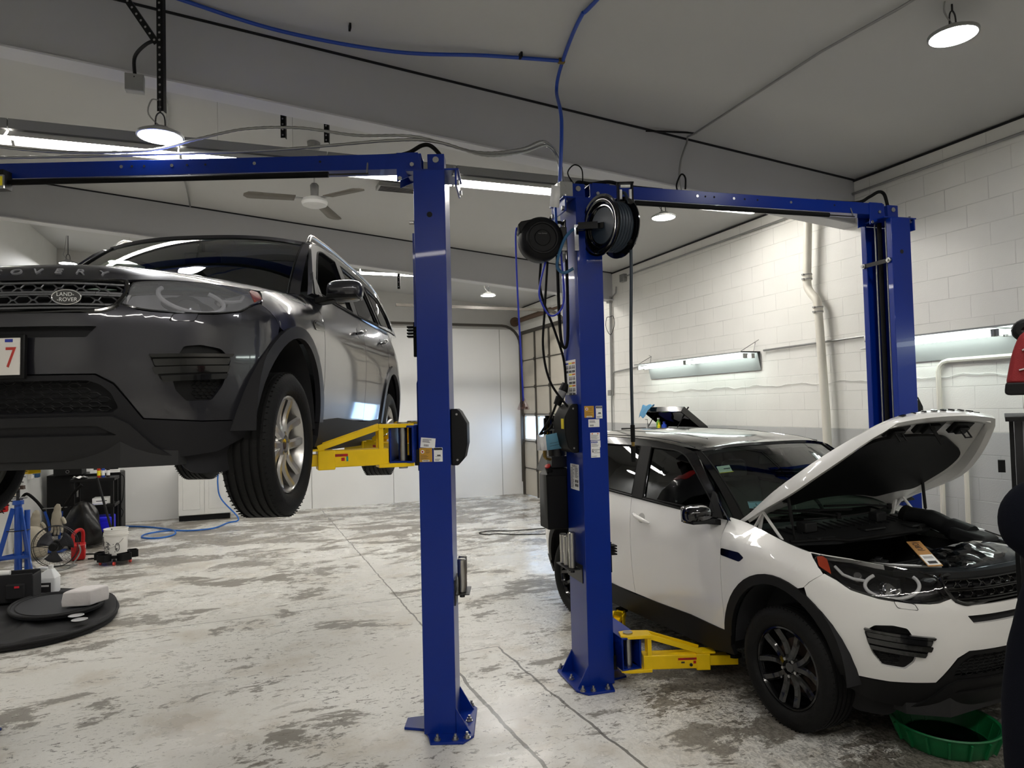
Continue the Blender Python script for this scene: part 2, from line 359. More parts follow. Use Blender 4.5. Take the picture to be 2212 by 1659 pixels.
# lit building across the street, seen through the door window
mb=MB();mb.box((14,14,2.2),(.3,9,4.4));o=mb.build('neighbour_building',mat('pale_siding','b9c2cc',.8),None,loc=(0,0,0),rz=TB,label='pale grey neighbouring building seen through the overhead door window',cat='building')
mb=MB();mb.box((10.2,10,-.06),(8,16,.05));mb.build('ground',mat('asphalt','8a8c90',.8),None,loc=(0,0,0),rz=TB,kind='structure')
# ---------------- lamps ----------------
def fluor_row(x0,x1,d,z,name,label,group,n,tube=m_tube,seg=1.22):
    L=(x1-x0)/n
    for i in range(n):
        a=x0+i*L;c=a+L/2
        t=thing(name,label[i] if isinstance(label,list) else label,'light fixture',BW(c,d,z),TB,group)
        MB().box((0,0,.12),(L-.01,.1,.08)).build('housing',m_grey,t)
        mb=MB();w=.11
        mb.add([(-L/2+.01,-w,0),(L/2-.01,-w,0),(L/2-.01,-.03,.07),(-L/2+.01,-.03,.07),(-L/2+.01,w,0),(L/2-.01,w,0),(L/2-.01,.03,.07),(-L/2+.01,.03,.07)],[(0,1,2,3),(4,7,6,5),(3,2,6,7)]);mb.build('reflector',m_wht,t)
        for y in(-.05,.05):
            MB().cyl((-L/2+.03,y,.015),(L/2-.03,y,.015),.026,10).build('lamp_tube',tube,t)
        for xx in((-L/2+.3,L/2-.3) if d<0 or d>8 or i in(2,5) else ()): MB().tube([(xx,0,.15),(xx,0,max(.16,CZ(c+xx)-z))],.0014,5).build('hanging_chain',m_galv,t)
P6=['far left','left','middle','right','far right']
fluor_row(-2.95,5.62,6.5,4.24,'fluorescent_fixture',['twin tube fluorescent light at the left end of the row behind the near beam','twin tube fluorescent light second from the left in the row behind the near beam','twin tube fluorescent light just left of the ceiling fan, in the near row','twin tube fluorescent light above and right of the ceiling fan, in the near row','twin tube fluorescent light above the cord reel, between the two nearest lift posts','twin tube fluorescent light seen right of the hose reel under the blue overhead beam','twin tube fluorescent light at the right wall end of the near row'],'fluorescent lights of the near row',7)
fluor_row(-1.9,5.5,11.7,4.33,'fluorescent_fixture',['fluorescent light at the hidden left end of the far row','fluorescent light second from left in the far row behind the dark car roof','fluorescent light of the far row just right of the dark car mirror','fluorescent light of the far row right of the near lift post','fluorescent light of the far row beside the small hanging high bay lamp','fluorescent light at the right end of the far row behind the second lift post'],'fluorescent lights of the far row',6)
fluor_row(-2.5,5.5,-.6,4.24,'fluorescent_fixture','twin tube fluorescent light over the camera side of the shop','fluorescent lights of the front row',5)
def high_bay(x,d,z,label,r=.135,rod=.2):
    t=thing('high_bay_lamp',label,'high bay light',BW(x,d,z),TB,'round high bay lamps')
    MB().lathe([(.0,.06),(.05,.06),(.06,.045),(r*.85,.028),(r+.010,.012),(r+.010,-.006),(r,-.008)],36).build('housing',m_galv,t)
    MB().lathe([(0,-.002),(r*.98,-.002)],36).build('lens',m_hb,t)
    mb=MB();mb.tube(cr([(-.03,0,.05),(-.025,0,.13),(0,0,.16),(.025,0,.13),(.03,0,.05)],4),.005,6);mb.tube([(0,0,.16),(0,0,.2+rod)],.006,6);mb.build('hook',m_dsteel,t)
    mb=MB();mb.tube(cr([(.02,.0,.05),(-.07,0,.14),(-.05,0,.24),(0,.01,.2+rod)],5),.005,6);mb.build('cord',m_grey,t)
    return t
high_bay(-.51,5.1,3.89,'bright round high bay lamp hanging from the black slotted bracket',rod=.04)
high_bay(4.24,3.06,4.33,'large bright round high bay lamp at the upper right near the ceiling',rod=.1)
high_bay(4.62,6.95,4.22,'round high bay lamp just below the right overhead lift beam',rod=.3)
high_bay(4.2,12.1,4.1,'small round high bay lamp hanging by the far row between the posts',rod=.3)
high_bay(-2.86,14,4.72,'small round high bay lamp in the back left corner above the dark car roof',rod=.5)
high_bay(1.2,1.2,4.2,'round high bay lamp above the camera',rod=.3)
m_wref=mat('wall_light_reflector','8f9190',.5)
def wall_fixture(d0,d1,z,labels):
    L=(d1-d0)/len(labels)
    for i,lb in enumerate(labels):
        c=d0+L*(i+.5);t=thing('wall_fluorescent',lb,'light fixture',BW(WR-.02,c,z),TB,'fluorescent lights on the block wall')
        mb=MB();mb.add([(0,-L/2,-.16),(0,L/2,-.16),(-.05,L/2,.06),(-.05,-L/2,.06),(-.30,-L/2,.06),(-.30,L/2,.06),(-.30,L/2,.075),(-.30,-L/2,.075),(0,L/2,.075),(0,-L/2,.075)],[(0,1,2,3),(3,2,5,4),(4,5,6,7),(7,6,8,9),(0,9,8,1)]);mb.build('reflector',m_wref,t)
        for x in(-.11,-.22): MB().cyl((x,-L/2+.04,.02),(x,L/2-.04,.02),.019,10).build('lamp_tube',m_wtube,t)
        mb=MB()
        for y in(-L/2+.02,L/2-.02):
            mb.box((-.11,y,.02),(.05,.03,.06));mb.box((-.22,y,.02),(.05,.03,.06))
        mb.build('socket',m_galv,t)
        mb=MB()
        if i==0 or i==len(labels)-1:
            e=-L/2 if i==0 else L/2
            mb.tube([(-.25,e*.9,.08),(-.02,e*.9,.2),(-.02,e,.22)],.005,6);mb.tube([(-.05,e*.9,.08),(-.02,e*.9,.2)],.005,6);mb.build('hanger_wire',m_galv,t)
wall_fixture(7.05,9.6,2.58,['wall fluorescent light, near half of the pair above the black toolbox','wall fluorescent light, far half of the pair above the black toolbox'])
wall_fixture(2.7,5.2,2.53,['wall fluorescent light at the right edge of the photo partly behind the red bag','wall fluorescent light just right of the far blue lift post'])
# ---------------- lifts ----------------
def txt(s,size,mt,parent,M,ext=.001,name='lettering',sx=1,align='CENTER',shear=0):
    cu=bpy.data.curves.new(name,'FONT');cu.body=s;cu.size=size;cu.extrude=ext;cu.align_x=align;cu.align_y='CENTER';cu.shear=shear
    o=bpy.data.objects.new('t',cu);COL.objects.link(o)
    bpy.context.view_layer.update()
    me=bpy.data.meshes.new_from_object(o.evaluated_get(bpy.context.evaluated_depsgraph_get()))
    bpy.data.objects.remove(o);me.name=name
    me.materials.clear();me.materials.append(mt)
    ob=bpy.data.objects.new(name,me);COL.objects.link(ob)
    if parent: ob.parent=parent
    ob.matrix_local=M@Matrix.Diagonal((sx,1,1,1)); return ob
# frames for faces: X right along face, Y up, Z out of face
def FR(o,right,up=(0,0,1)):
    r=Vector(right).normalized();u=Vector(up).normalized();n=r.cross(u)
    M=Matrix((r,u,n)).transposed().to_4x4();M.translation=Vector(o);return M
def MBM(M,mb): mb.v=[tuple(M@Vector(v)) for v in mb.v];return mb
def sticker(parent,M,w,h,base,rows=(),name='label'):
    """a thin sticker; rows: (x,y,w,h,material) bits of print on it"""
    o=MBM(M,MB().box((0,0,.001),(w,h,.002))).build(name,base,parent)
    mats=[];mb=MB()
    for (x,y,a,b,mt) in rows:
        if mt not in mats: mats.append(mt)
        mb.box((x,y,.0024),(a,b,.0008),m=mats.index(mt))
    if mats: MBM(M,mb).build('label_print',mats,o,flat=True)
    return o
def lines(x0,x1,y0,y1,n,mt,t=.4):
    out=[];hh=(y1-y0)/n
    for i in range(n):
        w=(x1-x0)*random.uniform(.6,1);out.append((x0+w/2,y0+hh*(i+.5),w,hh*t,mt))
    return out
COLW,COLD,COLH=.20,.34,3.56
def lift_column(lift,cx,sgn,label):
    """sgn: direction (+1/-1) from the column toward the car"""
    P=lambda x,y,z:(cx+sgn*x,y,z)
    w,d,t=COLW/2,COLD/2,.014
    c=[(-w,-d),(w,-d),(w,-d+.055),(w-t,-d+.055),(w-t,-d+t),(-w+t,-d+t),(-w+t,d-t),(w-t,d-t),(w-t,d-.055),(w,d-.055),(w,d),(-w,d)]
    mb=MB();mb.prism([(cx+sgn*x,y) for x,y in c],.012,COLH)
    col=mb.build('column',m_blue,lift,bev=.004,label=label)
    # base plate with cut corners
    bp=[(.24,-.07),(.11,-.1),(.07,-.2),(.05,-.285),(-.15,-.285),(-.21,-.2),(-.21,.2),(-.15,.285),(.05,.285),(.11,.1),(.24,.07)]
    mb=MB();mb.prism([(cx+sgn*x,y) for x,y in bp],0,.016);pl=mb.build('base_plate',m_blue,lift,bev=.003)
    for y in(-.17,.17):
        mb=MB();a=Vector(P(-w,y,.016));mb.add([P(-w,y-.006,.016),P(-.19,y-.006,.016),P(-w,y-.006,.17),P(-w,y+.006,.016),P(-.19,y+.006,.016),P(-w,y+.006,.17)],[(0,1,2),(5,4,3),(0,3,4,1),(1,4,5,2),(2,5,3,0)]);mb.build('gusset',m_blue,pl)
    for x,y in((-.17,-.23),(-.17,0),(-.17,.23),(.01,-.25),(.01,.25),(-.1,-.25)):
        mb=MB();mb.cyl(P(x,y,.016),P(x,y,.02),.022,16);mb.cyl(P(x,y,.02),P(x,y,.036),.015,6);mb.cyl(P(x,y,.036),P(x,y,.052),.008,8);mb.build('anchor_bolt',m_steel,pl)
    # top plate and stub above
    mb=MB();mb.box(P(-.02,0,COLH+.006),(.34,.30,.012));mb.box(P(-.17,0,COLH-.045),(.012,.30,.10));tp=mb.build('top_plate',m_blue,lift,bev=.002)
    MB().box(P(-.035,0,COLH+.075),(.11,.12,.13)).build('top_stub',m_blue,tp,bev=.003)
    for y in(-.11,.11):
        mb=MB();mb.cyl(P(-.16,y,COLH-.02),P(-.16,y,COLH+.035),.009,8);mb.cyl(P(-.16,y,COLH-.025),P(-.16,y,COLH-.012),.018,6);mb.cyl(P(-.16,y,COLH+.012),P(-.16,y,COLH+.02),.018,6);mb.build('bolt',m_steel,tp)
        mb=MB();mb.cyl(P(-.175,y,COLH-.07),P(-.19,y,COLH-.07),.018,6);mb.build('bolt',m_steel,tp)
    for sy in(-1,1):
        mb=MB();mb.cyl(P(-.035,sy*.061,COLH+.10),P(-.035,sy*.068,COLH+.10),.02,16);mb.build('stub_pin',m_steel,tp)
        # dark round hole in the flange, high up
        mb=MB();mb.cyl(P(.0,sy*(d-.001),COLH-.29),P(.0,sy*(d+.0015),COLH-.29),.018,18);mb.build('column_hole',m_gap,col)
    return col
def arm(lift,px,py,z,tipx,tipy,ext=.35,caution=True):
    """yellow swing arm from its pivot to its tip"""
    dx,dy=tipx-px,tipy-py;L=hypot(dx,dy);a=atan2(dy,dx)
    M=Matrix.Translation((px,py,z))@Matrix.Rotation(a,4,'Z')
    T=lambda mb:MBM(M,mb)
    r=bpy.data.objects.new('swing_arm',None)
    mb=MB();b0,b1=.10,L-ext
    mb.box(((b0+b1)/2,0,.05),(b1-b0,.11,.10));o=T(mb).build('swing_arm',m_yel,lift,bev=.006)
    # yoke plates above and below, and the sloping brace
    for zz in(-.005,.235):
        mb=MB();mb.prism([(-.06,-.05),(0,-.07),(.16,-.06),(.16,.06),(0,.07),(-.06,.05)],zz-.012,zz+.012);T(mb).build('yoke_plate',m_yel,o,bev=.003)
    mb=MB()
    for yy in(-.045,.045):
        mb.bar((.14,yy,.235),(b0+.42,yy,.115),.014,.035,up=(0,0,1));
        mb.bar((.145,yy,.0),(.145,yy,.235),.016,.03,up=(1,0,0))
    mb.box((b0+.45,0,.106),(.14,.10,.014));T(mb).build('brace',m_yel,o,bev=.002)
    mb=MB();mb.box(((b1+L)/2-.06,0,.045),(L-b1+.04,.075,.07));T(mb).build('arm_extension',m_yel,o,bev=.005)
    mb=MB();mb.box((b1-.03,0,.045),(.1,.125,.115));T(mb).build('arm_collar',m_yel,o,bev=.006)
    mb=MB();mb.lathe([(0,.0),(.055,.0),(.055,.02),(.02,.022),(.02,.07),(.06,.075),(.06,.10),(0,.10)],20,M=M@Matrix.Translation((L-.06,0,.06)));mb.build('lift_pad',m_rub,o)
    mb=MB();mb.cyl((0,0,-.03),(0,0,.25),.028,16);mb.cyl((0,0,.247),(0,0,.256),.035,16);T(mb).build('pivot_pin',m_steel,o)
    mb=MB();mb.cyl((b1-.12,-.056,.03),(b1-.12,-.066,.03),.012,6);T(mb).build('bolt',m_dsteel,o)
    if caution:
        for sy in(1,-1):
            if sy==1: F=M@FR((.42,.0561,.055),(-1,0,0))
            else: F=M@FR((.42,-.0561,.055),(1,0,0))
            st=sticker(o,F,.15,.05,m_yel,[(0,.016,.148,.016,m_red),(-.04,-.008,.025,.012,m_labt),(.045,-.008,.02,.02,m_red),(.07,-.006,.012,.03,mat('label_teal','1b8a7a'))])
            txt('CAUTION',.017,m_labt,o,F@Matrix.Translation((0.005,.016,.0035)),.0004,'caution_lettering')
    return o
def carriage(lift,cx,sgn,z):
    P=lambda x,y,zz:(cx+sgn*x,y,z+zz)
    mb=MB();mb.box(P(.0,0,.35),(.15,.26,.9));
    mb.add([P(.085,-.10,-.06),P(.115,-.10,-.06),P(.115,-.10,.5),P(.085,-.10,.6),P(.085,.10,-.06),P(.115,.10,-.06),P(.115,.10,.5),P(.085,.10,.6)],[(0,1,2,3),(7,6,5,4),(0,4,5,1),(1,5,6,2),(2,6,7,3),(3,7,4,0)])
    c=mb.build('carriage',m_blue,lift,bev=.004)
    # hollow tube that carries both arm pivots
    t=.012;w,hh=.075,.115;cxx=.19
    mb=MB()
    for (dx,dz,sx,sz) in((0,hh-t/2,2*w,t),(0,-hh+t/2,2*w,t),(-w+t/2,0,t,2*hh-2*t),(w-t/2,0,t,2*hh-2*t)):
        mb.box(P(cxx+dx,0,.12+dz),(sx,.56,sz))
    mb.build('arm_tube',m_blue,c,bev=.003)
    mb=MB();mb.box(P(.11,0,.03),(.03,.34,.10));mb.build('arm_restraint',m_blk,c)
    # rubber door guard above
    mb=MB();mb.box(P(.115,-.10,.78),(.02,.05,.22))
    for k in range(4): mb.box(P(.135,-.10,.80+k*.02),(.06,.07,.009))
    mb.build('door_guard',m_rub,c)
    return c
def back_cover(col,cx,sgn,z,y):
    x0=cx-sgn*COLW/2
    pr=[(0,-.185),(.045,-.185),(.085,-.14),(.105,-.05),(.105,.08),(.06,.16),(.04,.175),(0,.175)]
    mb=MB();mb.prism(pr,-.125,.125,M=Matrix.Translation((x0,y,z))@Matrix(((-sgn,0,0,0),(0,0,1,0),(0,1,0,0),(0,0,0,1))))
    c=mb.build('cable_cover',m_blk,col,bev=.008)
    for zz in(-.15,.14):
        for yy in(-.115,.115):
            mb=MB();mb.cyl((x0-sgn*.04,y+yy-.012*(1 if yy<0 else -1)*0,z+zz),(x0-sgn*.04,y+yy*1.11,z+zz),.007,8);mb.build('screw',m_steel,c)
def overhead(lift,sp):
    x0=-sp/2+.06;x1=sp/2-.06
    mb=MB()
    for y in(-.06,.06): mb.box((0,y,COLH+.095),(x1-x0,.008,.10))
    mb.box((0,0,COLH+.141),(x1-x0,.12,.008));mb.box((0,0,COLH+.049),(x1-x0,.12,.008))
    o=mb.build('overhead_beam',m_blue,lift,bev=.002)
    for s in(-1,1):
        xx=s*(sp/2-.10)
        for y in(-.068,.068):
            mb=MB();mb.add([(xx-s*.12,y,COLH+.15),(xx+s*.02,y,COLH+.15),(xx+s*.05,y,COLH+.0),(xx-s*.02,y,COLH-.0),(xx-s*.12,y,COLH-.04)]+[(xx-s*.12,y+.006,COLH+.15),(xx+s*.02,y+.006,COLH+.15),(xx+s*.05,y+.006,COLH+.0),(xx-s*.02,y+.006,COLH-.0),(xx-s*.12,y+.006,COLH-.04)],[(0,1,2,3,4),(9,8,7,6,5),(0,5,6,1),(1,6,7,2),(2,7,8,3),(3,8,9,4),(4,9,5,0)])
            mb.build('end_bracket',m_blue,o)
        for (x,z) in((-.1,-.02),(-.02,.07)):
            mb=MB();mb.cyl((xx+s*x,-.078,COLH+z),(xx+s*x,-.066,COLH+z),.014,6);mb.build('bolt',m_steel,o)
    for k,x in enumerate((-.45,-.38,-.3,-.12,-.02,.1,.42,.85)):
        mb=MB();mb.cyl((x,-.0655,COLH+.105),(x,-.0635,COLH+.105),.008 if k%3 else .011,10);mb.build('beam_hole',m_steel if k%3==0 else m_gap,o)
    # padded shut-off bar hanging beneath
    mb=MB();mb.cyl((-sp/2+.32,-.09,COLH+.01),(sp/2-.40,-.09,COLH+.01),.006,8);b=mb.build('shutoff_bar',m_dsteel,o)
    mb=MB();mb.cyl((-sp/2+.42,-.09,COLH+.01),(sp/2-.66,-.09,COLH+.01),.019,16);mb.build('foam_sleeve',m_rub,b)
    mb=MB();mb.cyl((sp/2-.41,-.09,COLH+.01),(sp/2-.41,-.06,COLH+.09),.006,8);mb.build('bar_hanger',m_steel,b)
    return o
def arc_hose(o,cx,sgn,top,bits,name='hydraulic_hose'):
    mb=MB();mb.tube(cr([(cx+sgn*a,y,top+z) for a,y,z in bits],6),.014,10);return mb.build(name,m_rub,o)
# ---- lift carrying the raised dark car ----
SP1,SP2=3.14,2.85
L1=thing('vehicle_lift','blue two-post lift on the left holding the dark grey car high in the air','car lift',(-2.068,4.57,0),0)
CX1=SP1/2
col1=lift_column(L1,CX1,-1,'near blue column with three stickers beside the raised car')
colB=lift_column(L1,-CX1,1,'left column outside the photo')
ov=overhead(L1,SP1)
for cx,s in((CX1,-1),(-CX1,1)): carriage(L1,cx,s,1.70)
def L1l(x,y): return (x+2.068,y-4.57)
for (tx,ty) in((-1.32,4.10),(-1.35,5.65)):
    x,y=L1l(tx,ty);arm(L1,CX1-.19,-.22 if ty<4.57 else .22,1.70,x,y,ext=.18 if ty<4.57 else .35)
for (tx,ty) in((-2.78,4.10),(-2.78,5.65)):
    x,y=L1l(tx,ty);arm(L1,-CX1+.19,-.22 if ty<4.57 else .22,1.70,x,y,ext=.25,caution=False)
back_cover(col1,CX1,-1,1.855,0)
arc_hose(col1,CX1,-1,COLH,[(.75,.0,.155),(.3,.0,.155),(.16,.0,.17),(.06,0,.22),(-.0,0,.215),(-.06,0,.15),(-.07,0,.1)])
FS=FR((CX1,-.1701,0),(1,0,0))
sticker(col1,FS@Matrix.Translation((-.04,1.82,0))@Matrix.Rotation(-.1,4,'Z'),.092,.062,m_lab,lines(-.035,.03,-.0,.024,3,m_labt)+[(-.022+.006*k,-.017,.003,.014,m_labt) for k in range(5)])
o=sticker(col1,FS@Matrix.Translation((-.055,1.745,0)),.080,.088,m_gold,[(0,-.037,.045,.010,m_lab),(0,-.037,.036,.004,m_labt)]+lines(.0,.034,.008,.034,4,m_labt,.25)+lines(-.034,.03,-.03,.0,4,m_labt,.25))
MBM(FS@Matrix.Translation((-.075,1.765,.003)),MB().cyl((0,0,0),(0,0,.001),.011,18)).build('seal',m_lab,o);MBM(FS@Matrix.Translation((-.075,1.765,.004)),MB().cyl((0,0,0),(0,0,.001),.006,12)).build('seal_centre',m_red,o)
sticker(col1,FS@Matrix.Translation((.023,1.745,0)),.055,.088,m_lab,[(0,.035,.052,.014,m_labt),(0,.037,.042,.004,m_lab)]+lines(-.022,.022,-.04,-.025,2,m_labt)+[(0,-.012,.036,.002,m_labt),(0.004,-.005,.022,.008,m_labt)])
mb=MB();mb.box((CX1-.108,-.12,2.86),(.016,.04,.6));mb.build('cable_guard',m_blue,col1)
MB().cyl((CX1-.1,-.17,3.22),(CX1-.13,-.17,3.22),.012,6).build('bolt',m_steel,col1)
mb=MB();mb.box((-1.215,-.1,COLH+.02),(.10,.08,.12));sb=mb.build('shutoff_switch',m_blk,ov)
mb=MB();mb.box((-1.18,-.155,COLH-.005),(.06,.012,.085));mb.build('switch_plate',m_steel,sb);mb=MB();mb.box((-1.18,-.162,COLH-.003),(.045,.003,.06));mb.build('warning_label',m_laby,sb)
# ---- lift under the white car ----
R2=.279
L2=thing('vehicle_lift','blue two-post lift with a power unit standing over the white car','car lift',(1.919,5.653,0),R2)
CX2=SP2/2
col2=lift_column(L2,-CX2,1,'blue column covered in stickers carrying both reels')
col3=lift_column(L2,CX2,-1,'far blue column open toward the camera with cables inside')
ov2=overhead(L2,SP2)
for cx,s in((-CX2,1),(CX2,-1)): carriage(L2,cx,s,.13)
def L2l(x,y):
    dx,dy=x-1.919,y-5.653;return (dx*cos(R2)+dy*sin(R2),-dx*sin(R2)+dy*cos(R2))
for i,(tx,ty) in enumerate(((1.62,5.12),(.95,6.35))):
    x,y=L2l(tx,ty);arm(L2,-CX2+.19,-.22 if i==0 else .22,.13,x,y,ext=.27)
for i,(tx,ty) in enumerate(((2.95,5.6),(2.3,6.9))):
    x,y=L2l(tx,ty);arm(L2,CX2-.19,-.22 if i==0 else .22,.13,x,y,ext=.3,caution=False)
back_cover(col2,-CX2,1,1.87,0.02)
back_cover(col3,CX2,-1,1.87,0)
arc_hose(col2,-CX2,1,COLH,[(-.03,0,.12),(-.01,0,.17),(.1,0,.165),(.25,0,.19),(.4,0,.165),(.7,0,.155)])
arc_hose(col3,CX2,-1,COLH,[(.7,0,.155),(.3,0,.16),(.15,0,.22),(.05,0,.27),(-.01,0,.25),(-.04,0,.15)])
mb=MB();mb.tube(cr([(-CX2+.02,-.02,COLH+.14),(-CX2+.0,-.06,COLH+.25),(-CX2-.06,-.06,COLH+.28),(-CX2-.11,-.05,COLH+.22),(-CX2-.06,-.03,COLH+.15)],6),.005,8);mb.build('control_cable',m_rub,col2)
# cables and cross strap inside the far column
for y,r in((-.05,.007),(.07,.007),(.02,.02)):
    mb=MB();mb.cyl((CX2-.04,y,.3),(CX2-.04,y,COLH),r,10);mb.build('lift_cable',m_galv if r<.01 else m_rub,col3)
mb=MB();mb.box((CX2-.108,0,COLH-.36),(.008,.30,.035));st=mb.build('cross_strap',m_blk,col3)
for y in(-.14,.14):
    mb=MB();mb.cyl((CX2-.104,y,COLH-.36),(CX2-.118,y,COLH-.36),.022,16);mb.cyl((CX2-.118,y,COLH-.36),(CX2-.132,y,COLH-.36),.012,6);mb.build('bolt',m_steel,st)
FS=FR((-CX2-.1,-.1701,0),(1,0,0))
def stk(x,z,w,h,base,rows): return sticker(col2,FS@Matrix.Translation((x,z,0)),w,h,base,rows)
o=stk(.059,1.984,.074,.084,m_gold,[(0,-.036,.042,.009,m_lab),(0,-.036,.034,.004,m_labt)]+lines(.0,.032,.008,.034,4,m_labt,.25)+lines(-.032,.03,-.028,.0,4,m_labt,.25))
MBM(FS@Matrix.Translation((.04,2.004,.003)),MB().cyl((0,0,0),(0,0,.001),.010,18)).build('seal',m_lab,o);MBM(FS@Matrix.Translation((.04,2.004,.004)),MB().cyl((0,0,0),(0,0,.001),.0055,12)).build('seal_centre',m_red,o)
stk(.137,1.979,.05,.092,m_lab,[(0,.036,.046,.014,m_labt),(0,.037,.036,.004,m_lab)]+lines(-.02,.02,-.042,-.028,2,m_labt)+[(0,-.012,.034,.002,m_labt),(.003,-.006,.02,.008,m_labt)])
stk(.094,1.9,.086,.056,m_lab,lines(-.035,.03,.002,.022,3,m_labt)+[(-.03+.006*k,-.016,.003,.012,m_labt) for k in range(5)])
stk(.1,1.804,.075,.054,m_lab,lines(-.033,.033,-.022,.012,5,m_labt,.3)+[(-.022,.019,.01,.008,m_labo),(.022,.019,.01,.008,m_labo)])
o=stk(.103,1.748,.075,.05,m_lab,[(-.01,.014,.05,.013,m_labb)]+lines(-.033,.033,-.02,.003,3,m_labt,.3))
txt('NOTICE',.012,m_lab,col2,FS@Matrix.Translation((.093,1.762,.0032)),.0003)
o=stk(.1,1.688,.07,.076,m_lab,lines(-.03,.03,-.034,-.024,2,m_labt,.3)+[(-.02,.012,.012,.022,m_labt),(-.019,.013,.008,.016,m_lab)])
txt('DIAMOND',.010,m_labt,col2,FS@Matrix.Translation((.112,1.706,.0026)),.0003);txt('LIFT',.010,m_labt,col2,FS@Matrix.Translation((.105,1.695,.0026)),.0003);txt('SOLUTIONS',.009,m_labt,col2,FS@Matrix.Translation((.112,1.684,.0026)),.0003)
# left face of that column
FL=FR((-CX2-.1001,0.17,0),(0,-1,0))
def stl(y,z,w,h,base,rows): return sticker(col2,FL@Matrix.Translation((.17-y,z,0)),w,h,base,rows)
rows=[]
for r in range(3):
    zt=.105-.085*r
    for c,(cx_,mt) in enumerate(((-.068,m_labb if r==0 else m_laby),(0,m_laby),(.068,m_labo))):
        if c==0 and r>0: continue
        rows.append((cx_,zt,.062,.012,mt))
        for q in(-.015,.015):
            rows.append((cx_+q,zt-.030,.012,.030,m_labt)); rows.append((cx_+q,zt-.034,.022,.006,m_labt))
            rows.append((cx_+q,zt-.062,.026,.018,m_labt))
stl(.03,2.245,.22,.26,m_lab,rows+lines(-.03,.1,-.128,-.108,2,m_labt,.2))
stl(0.0,1.5,.17,.19,m_lab,lines(-.078,-.005,-.085,.07,14,m_labt,.35)+lines(.005,.078,-.005,.07,8,m_labt,.35)+lines(-.05,.05,.072,.09,2,m_labt,.4)+[(.025,-.03,.028,.02,m_labt),(.06,-.03,.02,.02,m_labt),(.025,-.06,.028,.02,m_labt),(.06,-.06,.02,.02,m_labt)])
MBM(FR((-CX2-.2055,.02,1.90),(0,-1,0)),MB().box((.07,0,.001),(.05,.075,.003))).build('warning_label',m_laby,col2)
# power unit
px,py=-CX2-.175,.26
mb=MB();mb.prism([(px-.09,py-.1),(px+.07,py-.1),(px+.09,py-.08),(px+.09,py+.1),(px-.09,py+.1)],1.09,1.50)
mb.add([(px-.09,py-.1,1.50),(px+.09,py-.1,1.50),(px+.09,py+.1,1.50),(px-.09,py+.1,1.50),(px-.05,py-.07,1.55),(px+.09,py-.07,1.55),(px+.09,py+.08,1.55),(px-.05,py+.08,1.55)],[(0,1,5,4),(1,2,6,5),(2,3,7,6),(3,0,4,7),(4,5,6,7)])
pu=mb.build('power_unit',m_blk,L2,bev=.008,label='black hydraulic power unit tank with a red cap')
mb=MB();mb.cyl((px-.05,py-.06,1.52),(px-.075,py-.08,1.57),.026,18);mb.build('filler_neck',m_blk,pu);mb=MB();mb.cyl((px-.075,py-.08,1.57),(px-.079,py-.083,1.578),.023,18);mb.build('filler_cap',m_red,pu)
mb=MB();mb.box((px+.03,py,1.60),(.13,.12,.09));mb.cyl((px+.03,py,1.64),(px+.03,py,1.72),.07,20);mb.build('pump_block',m_dsteel,pu,bev=.004)
mb=MB();mb.cyl((px+.02,py,1.72),(px+.02,py,1.96),.08,24)
for k in range(12): mb.box((px+.02+.085*cos(k*pi/6),py+.085*sin(k*pi/6),1.84),(.012,.012,.2),rz=k*pi/6)
mb.build('motor',m_blkg,pu)
mb=MB();mb.tube(cr([(px-.04,py-.05,1.62),(px-.09,py-.06,1.64),(px-.09,py-.06,1.72),(px-.07,py-.05,1.74)],5),.010,8);mb.cyl((px-.09,py-.06,1.64),(px-.09,py-.06,1.69),.015,6);mb.build('brass_fitting',mat('brass','8a7440',.35,.9),pu)
mb=MB();mb.cyl((px-.06,py-.06,1.85),(px+.1,py-.16,1.86),.008,8);mb.build('release_lever',m_steel,pu)
mb=MB();mb.tube(cr([(px+.0,py-.04,1.93),(px-.06,py-.1,1.86),(px-.14,py-.12,1.82),(px-.13,py-.12,1.84),(px-.06,py-.14,1.95),(px+.0,py-.14,2.08)],6),.009,8);mb.build('power_cable',m_rub,pu)
# plug connector
a=Vector((px-.01,py-.14,2.04));b=Vector((px+.065,py-.15,2.2));u=(b-a)
mb=MB();mb.cyl(a,a+u*.35,.028,18,r2=.034);mb.cyl(a+u*.65,b,.036,18,r2=.03);pc=mb.build('plug_connector',m_blk,pu);MB().cyl(a+u*.35,a+u*.65,.032,18).build('plug_band',m_grey,pc)
mb=MB();mb.tube(cr([b,(px+.06,py-.12,2.4),(px-.0,py-.1,2.62),(px-.10,py-.1,2.9),(px-.10,py-.1,3.1),(px-.06,py-.1,3.35),(px+.0,py-.1,3.5)],6),.010,8);mb.build('supply_cable',m_rub,pu)
# grey electrical box at the top
mb=MB();mb.box((-CX2-.14,-.06,COLH+.075),(.10,.07,.125));eb=mb.build('junction_box',m_galv,col2,bev=.003)
mb=MB();mb.box((-CX2-.20,-.06,COLH+.075),(.02,.06,.10));mb.cyl((-CX2-.21,-.06,COLH+.09),(-CX2-.222,-.06,COLH+.09),.018,16);mb.build('outlet_face',m_lab,eb)
for k in range(3): MB().cyl((-CX2-.14,-.0955,COLH+.035+.04*k),(-CX2-.14,-.098,COLH+.035+.04*k),.015,16).build('knockout',m_galv,eb)
mb=MB();mb.add([(-CX2-.26,-.1,COLH+.10),(-CX2-.20,-.12,COLH+.09),(-CX2-.21,-.12,COLH-.07),(-CX2-.28,-.1,COLH-.06)],[(0,1,2,3)]);o=mb.build('tag',m_lab,eb);so=o.modifiers.new('s','SOLIDIFY');so.thickness=.002
